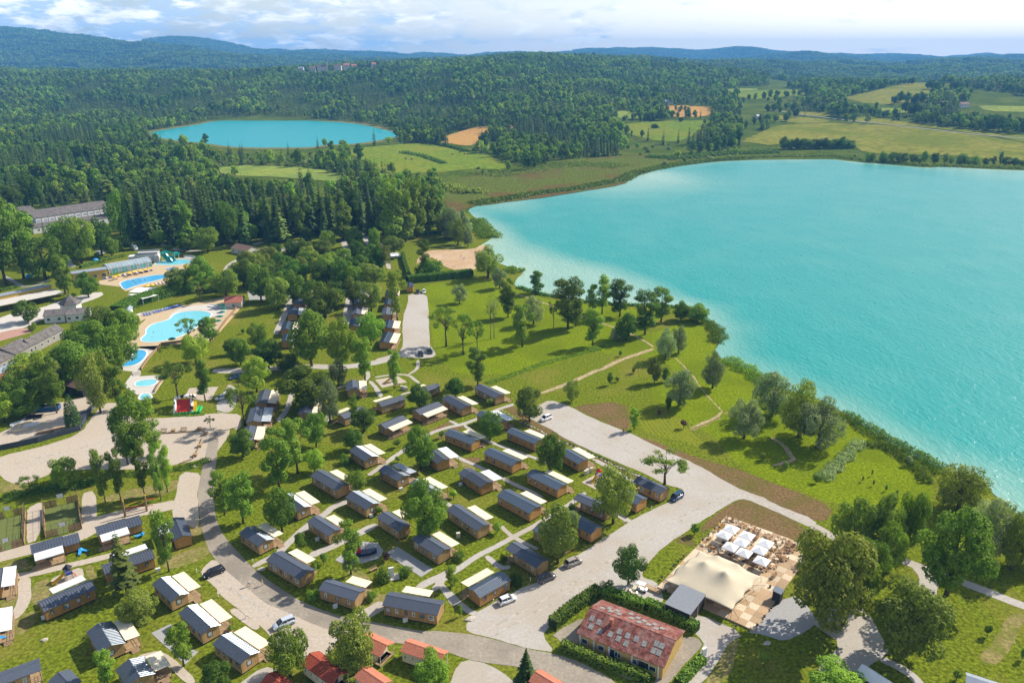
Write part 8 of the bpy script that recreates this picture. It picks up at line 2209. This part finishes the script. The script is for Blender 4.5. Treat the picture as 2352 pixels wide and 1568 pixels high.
def bouncy():
 b=G('B0',1500,772)
 c=G('B0',1640,762)
 o=thing('bouncy_castle','red bouncy castle with green mat and black spotted cow arch','bouncy castle',(b.x,b.y,.06),math.atan2(c.y-b.y,c.x-b.x))
 M_cow=mat('cow_patches',(.78,.76,.70),.5,.05,.9,col2=(.02,.02,.02),lo=.545,hi=.56,detail=1)
 g=MB()
 for i in range(9):
  g.tube([(-.2+i*.95,-.1,.3),(-.2+i*.95,4.2,.3)],.46,8)
 g.build('mat',M_pg,o,True)
 f=MB()
 for i in range(6):
  f.hexa([(.6+i*.72,.2,.5),(1.28+i*.72,.2,.5),(1.28+i*.72,3.4,3.6),(.6+i*.72,3.4,3.6),(.6+i*.72,.1,.75),(1.28+i*.72,.1,.75),(1.28+i*.72,3.2,3.9),(.6+i*.72,3.2,3.9)])
 f.build('ramp',M_pr,o)
 for x in(.1,5.1):
  MB().tube([(x,.1,.3),(x,1.4,2.0),(x,3.2,4.2)],[.5,.5,.45],10).build('side_roll',M_cow,o,True)
 MB().tube([(.1,3.3,4.3),(2.6,3.5,4.8),(5.1,3.4,4.6)],[.55,.6,.6],10).build('cow_back',M_cow,o,True)
 h=MB().tube([(5.1,3.3,4.5),(5.9,2.9,4.9),(6.4,2.5,4.6)],[.5,.62,.4],10).build('cow_head',M_cow,o,True)
 MB().tube([(6.3,2.55,4.55),(6.7,2.3,4.3)],[.38,.3],8).build('muzzle',mat('pink_muzzle',(.6,.32,.3),.5,.05,2),h)
 for dy in(-.4,.4):
  MB().tube([(5.8,2.9+dy,5.3),(5.8,2.9+dy*1.6,5.7)],[.12,.03],6).build('horn',M_py,h)
 w=MB().hexa([(5.4,.3,.5),(6.6,.3,.5),(6.6,3.0,2.8),(5.4,3.0,2.8),(5.4,.25,.65),(6.6,.25,.65),(6.6,2.9,2.95),(5.4,2.9,2.95)]).build('slide',M_py,o)
bouncy()
def pitch(label,c4,turf_label):
 P=[G('A0',*p)for p in c4]
 me=MB();me.poly([(p.x,p.y,.075)for p in P])
 struct(me.build('artificial_turf',M_turf))
 o=thing('sports_cage',label,'sports cage',(P[0].x,P[0].y,0))
 M_wood=mat('cage_wood',(.33,.21,.11),.85,.15,3)
 for k in range(4):
  a,b=P[k]-P[0],P[(k+1)%4]-P[0]
  n=7 if k%2 else 5
  long_=k%2==1
  for i in range(n):
   q=a.lerp(b,i/n)
   MB().tube([(q.x,q.y,0),(q.x,q.y,3.2)],.05,5).build('post',M_steel,o)
  r=MB()
  for z in((1.1,2.1,3.2)if long_ else(3.2,)):
   r.tube([(a.x,a.y,z),(b.x,b.y,z)],.035,4)
  if long_:
   r.extrude([(a.x,a.y,.02),(b.x,b.y,.02),(b.x,b.y,.9),(a.x,a.y,.9)],(.05,.02,0))
  r.build('side_rail',M_steel if not long_ else M_wood,o)
  if not long_:
   for(t0,t1)in((0.02,.36),(.64,.98)):
    s_=MB()
    m=10
    for i in range(m):
     q0,q1=a.lerp(b,t0+(t1-t0)*i/m),a.lerp(b,t0+(t1-t0)*(i+.62)/m)
     s_.extrude([(q0.x,q0.y,.05),(q1.x,q1.y,.05),(q1.x,q1.y,2.0),(q0.x,q0.y,2.0)],(.02,.06,0))
    for z in(.5,1.6):
     q0,q1=a.lerp(b,t0),a.lerp(b,t1)
     s_.tube([(q0.x,q0.y-.05,z),(q1.x,q1.y-.05,z)],.05,4)
    s_.build('slatted_panel',M_wood,o)
   q0,q1=a.lerp(b,.40),a.lerp(b,.60)
   MB().extrude([(q0.x,q0.y,2.2),(q1.x,q1.y,2.2),(q1.x,q1.y,3.1),(q0.x,q0.y,3.1)],(0,.08,0)).build('backboard',M_white,o)
   MB().tube([(q0.x,q0.y,0),(q0.x,q0.y,2.1),(q1.x,q1.y,2.1),(q1.x,q1.y,0)],.05,5).build('goal_frame',M_white,o)
pitch('fenced sports cage with wooden ends nearest the climbing frame',[(345,480),(620,405),(595,195),(335,255)],'')
pitch('fenced sports cage cut by the left frame edge',[(-70,600),(185,528),(195,290),(-60,350)],'')
def rope_frame():
 b=G('A0',945,310)
 c=G('A0',1110,270)
 d=c-b
 o=thing('climbing_frame','log climbing frame with carved poles and red beams','climbing frame',(b.x,b.y,.05))
 for q,h in((Vector((0,0,0)),4.2),(d,4.4)):
  MB().tube([(q.x,q.y,0),(q.x+.1,q.y,h)],[.28,.2],8).build('totem_pole',M_post,o)
  MB().tube([(q.x+.1,q.y,h),(q.x+.1,q.y,h+.35)],[.2,.12],8).build('cap',M_py,o)
 for k,(u0,z0,u1,z1,m)in enumerate([(-.1,2.3,1.3,1.2,M_pr),(0,1.2,1.1,2.6,M_pr),(.9,3.4,1.5,2.9,M_pr),(0,.7,1.05,.6,M_post),(.1,2.9,.9,3.3,M_py)]):
  p,q=d*u0,d*u1
  MB().tube([(p.x,p.y,z0),(q.x,q.y,z1)],.1,6).build('beam',m,o)
rope_frame()
# ------------------------------------------------------------------ plaza and path furniture
def bench(fr,x,y,rz,label):
 b=G(fr,x,y)
 o=thing('park_bench',label,'bench',(b.x,b.y,.05),rz)
 for i in range(3):
  MB().box(-.95,.95,-.3+i*.2,-.13+i*.2,.44,.49).build('seat_slat',M_deck,o)
 for i in range(2):
  MB().box(-.95,.95,.32,.36,.62+i*.18,.76+i*.18).build('back_slat',M_deck,o)
 for x_ in(-.75,.75):
  MB().box(x_-.06,x_+.06,-.28,.3,0,.44).build('leg',M_post,o)
bench('B0',1408,915,.1,'wooden bench on the plaza, left of two')
bench('B0',1580,905,.1,'wooden bench on the plaza, right of two')
bench('A1',1310,720,.7,'pale bench beside the lower playground')
bench('B2',195,528,.2,'bench beside the slide playground')
def crate(fr,x,y,label,name='planter_box',cat='planter',m=M_deck,sz=(.55,.55,.7),rz=.1,lid=None):
 b=G(fr,x,y)
 o=thing(name,label,cat,(b.x,b.y,.05),rz)
 w,d,h=sz
 bx_=MB().box(-w,w,-d,d,0,h);bx_.build('body',m,o)
 MB().box(-w-.04,w+.04,-d-.04,d+.04,h,h+.06).build('rim',lid or m,o)
 return o
for k,(x,y,l)in enumerate([(1492,915,'wooden planter between the two plaza benches'),(1715,900,'wooden planter at the right end of the plaza log'),(1768,940,'wooden planter on the plaza corner'),(1718,1045,'wooden planter on the slanting log, upper'),(1678,1125,'wooden planter on the slanting log, lower')]):
 crate('B0',x,y,l)
for k,(p,q)in enumerate([((1340,935),(1545,925)),((1545,925),(1760,908)),((1738,975),(1705,1065)),((1705,1065),(1660,1148)),((1650,1155),(1540,1195))]):
 a,b=G('B0',*p),G('B0',*q)
 tag(MB().tube([(a.x,a.y,.25),((a.x+b.x)/2,(a.y+b.y)/2,.27),(b.x,b.y,.25)],.17,8).build('barrier_log',M_post),('first','second','third','fourth','fifth')[k]+' log of the plaza edge, counted from the tall trees','log')
M_box=mat('cream_cabinet',(.62,.57,.44),.6,.04,2)
for fr,x,y,l in[('B2',230,552,'cream electric cabinet near the slide playground, left'),('B2',252,556,'white electric cabinet near the slide playground, middle'),('B2',270,562,'cream electric cabinet near the slide playground, right'),('B2',1808,1285,'cream electric cabinet near the car park playground, left'),('B2',1825,1272,'white electric cabinet near the car park playground, middle'),('B2',1858,1262,'cream electric cabinet near the car park playground, right'),('A2',440,470,'cream electric cabinet behind the round tree cabin')]:
 crate(fr,x,y,l,'electric_cabinet','cabinet',M_white if 'white' in l else M_box,(.42,.3,1.25),.3,M_box)
for fr,x,y,l in[('A1',1022,1000,'white heat pump at the bend cabin'),('A1',1550,1105,'white heat pump at the six window cabin'),('A1',885,495,'white heat pump behind the slim playground tree'),('A1',1293,315,'white heat pump at the striped roof cabin gable'),('B1',1727,1420,'white heat pump at the shaded canopy cabin'),('B2',735,1378,'white heat pump at the stepped lodge'),('A0',1195,725,'white heat pump behind the tall conifer lodge'),('A0',335,1085,'white heat pump at the amber lodge')]:
 crate(fr,x,y,l,'heat_pump','heat pump',M_white,(.45,.2,.75),.5,M_whitemetal)
def monument():
 b=G('A1',1445,770)
 o=thing('information_stone','white stele on a paved base beside the lower playground','stele',(b.x,b.y,.06),.3)
 MB().box(-1.3,1.6,-1.2,1.0,0,.12).build('base',M_paveW,o)
 MB().box(-.55,.55,-.2,.2,.12,2.5).build('slab',M_white,o)
 MB().box(-1.4,-.7,-.3,.2,.12,1.2).build('block',M_box,o)
monument()
def sign():
 b=G('A3',780,1378)
 o=thing('totem_sign','white totem sign beside the red roofed building','sign',(b.x,b.y,.05),.6)
 MB().box(-.5,.5,-.22,.22,0,2.3).build('panel',M_white,o)
 MB().box(-.6,.6,-.32,.32,0,.12).build('base',M_paveW,o)
sign()
M_stone=mat('pale_limestone',(.50,.45,.37),.9,.15,2,bump=.6)
def rock_mesh(seed):
 rs=np.random.RandomState(seed)
 bm=bmesh.new();bmesh.ops.create_icosphere(bm,subdivisions=2,radius=1)
 for v in bm.verts:
  v.co*=1+rs.uniform(-.22,.18)
  v.co.z=max(-.4,v.co.z*.7)
 me=bpy.data.meshes.new('stone');bm.to_mesh(me);bm.free();me.materials.append(M_stone)
 return me
ROCKS=[rock_mesh(i)for i in range(4)]
a,b=None,None
line=pts_of([('B2',[(1090,735),(1250,830),(1400,900),(1500,960)]),('B3',[(90,1000),(300,1090),(500,1180),(640,1245),(760,1300)])],G)
rs8=random.Random(8)
for k in range(46):
 t=k/45*(len(line)-1);i=min(int(t),len(line)-2)
 p=Vector(line[i]).lerp(Vector(line[i+1]),t-i)
 s_=rs8.uniform(.22,.42)
 tag(link('edging_stone',ROCKS[k%4],None,(p.x+rs8.uniform(-.2,.2),p.y+rs8.uniform(-.2,.2),.1),rs8.uniform(0,6),(s_*1.4,s_,s_)),'limestone block edging the planted strip by the car park, '+nth(k)+' from the left','stone','edging stones of the planted strip')
for fr,x,y,sx,l in[('A1',460,712,1.0,'stone block stack at the drive of the roadside long cabin'),('A1',1215,1062,1.2,'stone block at the drive beside the six window cabin'),('A2',528,1085,1.2,'stone block at the corner of the gravel court'),('A3',1258,1270,.9,'flat stone slab on the shaded lawn'),('B0',1670,1215,.8,'dark boulder on the bank below the plaza'),('A0',335,1245,.7,'white stones on the lower left lawn')]:
 p=G(fr,x,y)
 tag(link('boulder',ROCKS[1],None,(p.x,p.y,.1),.5,(sx,sx*.6,.45)),l,'stone')
 # lamp bollards along the road
lm=MB().tube([(0,0,0),(0,0,.8)],.06,6).lathe([(.02,.8),(.12,.8),(.12,.95),(.02,1.0)],8).mesh('lamp_bollard',M_white)
for fr,x,y in[('A0',1648,920),('A0',1860,1080),('A1',138,915),('A1',345,1080),('A1',120,330),('A1',400,660),('A2',705,965),('A2',985,800),('A2',1690,370),('A3',388,260),('A3',183,370),('A0',1485,735)]:
 p=G(fr,x,y)
 tag(link('lamp_bollard',lm,None,(p.x,p.y,.05)),'small pale lamp bollard beside the cabin roads','lamp','lamp bollards')
 # storage yard
M_skip=mat('blue_skip',(.03,.10,.20),.6,.15,2)
b=G('B0',420,730)
sk=thing('skip_container','dark blue skip container in the storage yard','container',(b.x,b.y,.05),.22)
for x0,x1,y0,y1 in((-3.3,3.3,-1.2,-1.1),(-3.3,3.3,1.1,1.2),(-3.3,-3.2,-1.097,1.097),(3.2,3.3,-1.097,1.097)):
 MB().box(x0,x1,y0,y1,0,1.6).build('side',M_skip,sk)
MB().box(-3.197,3.197,-1.097,1.097,.02,.9).build('load',M_soil,sk)
for k,(x,y,rz,m,l)in enumerate([(150,850,.9,M_whitemetal,'stack of pale metal profiles in the storage yard'),(215,850,.8,M_plank1,'stack of pale planks in the storage yard'),(265,865,.75,M_whitemetal,'bundle of white battens in the storage yard'),(300,790,.2,M_blackp,'heap of dark beams in the storage yard'),(520,890,.35,M_plank2,'stack of pallets beside the column conifer'),(390,925,.3,M_post,'row of old boards along the charcoal fence'),(175,910,.4,M_plank1,'small pallet in the storage yard'),(745,745,.8,M_corr,'pile of grey panels at the storage yard gate')]):
 p=G('B0',x,y)
 o=thing('timber_stack',l,'stack',(p.x,p.y,.05),rz,'stacks in the storage yard')
 rr=random.Random(k)
 for i in range(9):
  yy=(i%3)*.5-.5;zz=(i//3)*.2
  MB().box(-2+rr.uniform(-.4,.4),2+rr.uniform(-.4,.4),yy-.2,yy+.2,zz+.003,zz+.19).build('beam',m,o)
p=G('A3',385,862)
o=thing('timber_stack','stack of long brown boards beside the golf carts','stack',(p.x,p.y,.05),-.65)
for i in range(8):
 MB().box(-2.2,2.2,(i%4)*.3-.6,(i%4)*.3-.34,(i//4)*.25+.003,(i//4)*.25+.24).build('board',M_plank2,o)
 # ------------------------------------------------------------------ factory, village and far things
o,L,W,s=house('C0',(325,262),(1035,158),(985,75),'long grey roofed factory hall at the forest edge',eave=7.0,rise=3.4,roof=M_roofgrey,wall=M_whitewall,wmax=26,wins=0,gw=0,name='factory_hall')
for i in range(12):
 SMB(s).box(L*i/12+.1,L*i/12+.5,.12,.28,0,6.9).build('pilaster',M_plaster,o)
 window(o,s,'x',L*i/12+1.2,4.2,L/12-1.8,1.4,.3,M_whiteframe,M_metalroof)
house('C0',(300,350),(1085,240),(1060,205),'low grey roofed wing in front of the factory hall',eave=4.0,rise=1.2,roof=M_roofgrey,wall=M_whitewall,wmax=16,wins=8,gw=0,name='factory_wing')
house('C0',(130,215),(330,190),(300,130),'factory side hall behind the tall tree',eave=6.0,rise=2.4,roof=M_roofgrey,wall=M_whitewall,wmax=20,wins=0,gw=0,name='factory_hall')
def far_house(px,Y,w,d,h,rm,label,rz=.4,tower=0,wall=M_plaster,group='houses of the hilltop village'):
 x=(px-1176)/1877*Y
 z=Z(x,Y)
 o=thing('village_house' if not tower else 'village_church',label,'house' if not tower else 'church',(x,Y,z-1),rz,group if not tower else None)
 MB().extrude([(-w/2,y,q)for y,q in((-d/2,0),(d/2,0),(d/2,h),(0,h+d*.35),(-d/2,h))],(w,0,0)).build('wall',wall,o)
 r=MB()
 for sg in(-1,1):
  r.hexa([(-w/2-.6,sg*(d/2+.6),h-.25),(w/2+.6,sg*(d/2+.6),h-.25),(w/2+.6,0,h+d*.37),(-w/2-.6,0,h+d*.37),(-w/2-.6,sg*(d/2+.6),h+.15),(w/2+.6,sg*(d/2+.6),h+.15),(w/2+.6,0,h+d*.37+.4),(-w/2-.6,0,h+d*.37+.4)])
 r.build('roof',rm,o)
 for i in range(3):
  MB().box(-w/2+w*(i+.5)/3-.7,-w/2+w*(i+.5)/3+.7,-d/2-.05,-d/2+.02,h*.45,h*.8).build('window',M_glassdark,o)
 if tower:
  MB().box(w/2,w/2+6,-3,3,0,tower).build('tower',M_plaster,o)
  MB().lathe([(4.4,tower),(3.2,tower+3),(.05,tower+9)],4,(w/2+3,0,0)).build('spire',M_roofgrey,o)
VL=[(690,2440,16,11,13,M_metalroof,'white village house with blue grey roof left of the church'),(716,2420,18,12,13,M_roofbrown,'brown roofed village house left of the church'),(775,2430,22,12,13,M_roofbrown,'long village house right of the church'),(795,2450,18,12,14,M_roofred,'red roofed village house in the middle of the village'),(812,2420,14,10,12,M_roofred,'small red roofed house at the village end'),(858,2400,12,10,14,M_roofred,'lone red roofed house right of the village')]
for px,Y,w,d,h,rm,lab in VL:
 far_house(px,Y,w,d,h,rm,lab,RNG.uniform(-.4,.6))
far_house(738,2450,26,13,14,M_roofbrown,'village church with square tower on the ridge',.3,30)
for fr,x,y,w,d,h,rm,lab in[('D2',1850,384,14,9,6,M_roofbrown,'white farmhouse among the trees of the right hand hill, left'),('D2',1905,380,12,9,6,M_roofbrown,'white farmhouse among the trees of the right hand hill, middle'),('D2',2012,388,18,10,6,M_roofbrown,'brown roofed farm on the right hand hill'),('D2',378,372,16,10,6,M_metalroof,'pale farm building above the wheat field'),('D2',878,448,9,7,4,M_metalroof,'small barn in the hedge left of the big pasture')]:
 q=T(fr,x,y)
 far_house(1176+1877*q.x/q.y,q.y,w,d,h,rm,lab,.3,wall=M_whitewall,group=None)
q=T('D2',625,468)
o=thing('white_van','white van parked beside the far pasture hedge','van',q,.1)
loft(MB(),[sec(x,w,.5,z,.2)for x,w,z in((-3,1.0,2.7),(1.5,1.05,2.8),(2.3,1.0,1.7),(3,.8,1.2))]).build('body',P_white,o)
for x in(-1.8,1.8):
 for y in(-.95,.95):
  MB().tube([(x,y-.1,.4),(x,y+.1,.4)],.4,10).build('wheel',M_tyre,o)
M_hay=mat('straw_bale',(.34,.24,.10),.95,.2,2)
hm=MB().tube([(-.75,0,.8),(.75,0,.8)],.8,14).mesh('hay_bale',M_hay)
for k,(x,y)in enumerate([(545,820),(585,823),(860,790),(908,777),(940,788),(672,718)]):
 q=T('D1',x,y)
 tag(link('hay_bale',hm,None,(q.x,q.y,q.z+.3),k*.7,(1.4,1.4,1.4)),'round hay bale on the green meadow, '+('leftmost','second from the left','first of the hedge group','top of the hedge group','right of the hedge group','beside the small lake hedge')[k],'hay bale','hay bales on the meadow')
 # grey roofed chalet and white tent at the bottom right
house('A4',(1500,1600),(1770,1690),(1840,1600),'grey roofed chalet cut by the bottom edge at the right',eave=2.8,rise=.9,roof=M_metalroof,wall=M_whitewall,wmax=6,wins=2,gw=0,name='chalet',cat='chalet',cap=False)
house('A4',(670,1500),(880,1640),(960,1580),'white tented chalet roof at the bottom edge',eave=2.6,rise=1.2,roof=M_parasol,wall=M_slate,wmax=6,wins=0,gw=0,name='chalet',cat='chalet',cap=False)
# ------------------------------------------------------------------ air
def build_haze():
 mb=MB()
 mb.box(-19500,27500,-420,12900,-3,max(CAM_H,float(HGT.max())+32)+4)
 print('haze top',float(HGT.max()))
 m=bpy.data.materials.new('haze_air')
 m.use_nodes=True
 nt=m.node_tree
 nt.nodes.clear()
 out=nt.nodes.new('ShaderNodeOutputMaterial')
 pv=nt.nodes.new('ShaderNodeVolumePrincipled')
 pv.inputs['Color'].default_value=(0.15,0.48,1.0,1)
 pv.inputs['Density'].default_value=1.1e-4
 pv.inputs['Anisotropy'].default_value=0.0
 nt.links.new(pv.outputs[0],out.inputs['Volume'])
 m.cycles.homogeneous_volume=True if hasattr(m.cycles,'homogeneous_volume')else None
 o=mb.build('haze',m)
 struct(o,'stuff')
 o['label']='pale blue summer haze over the whole valley'
build_haze()
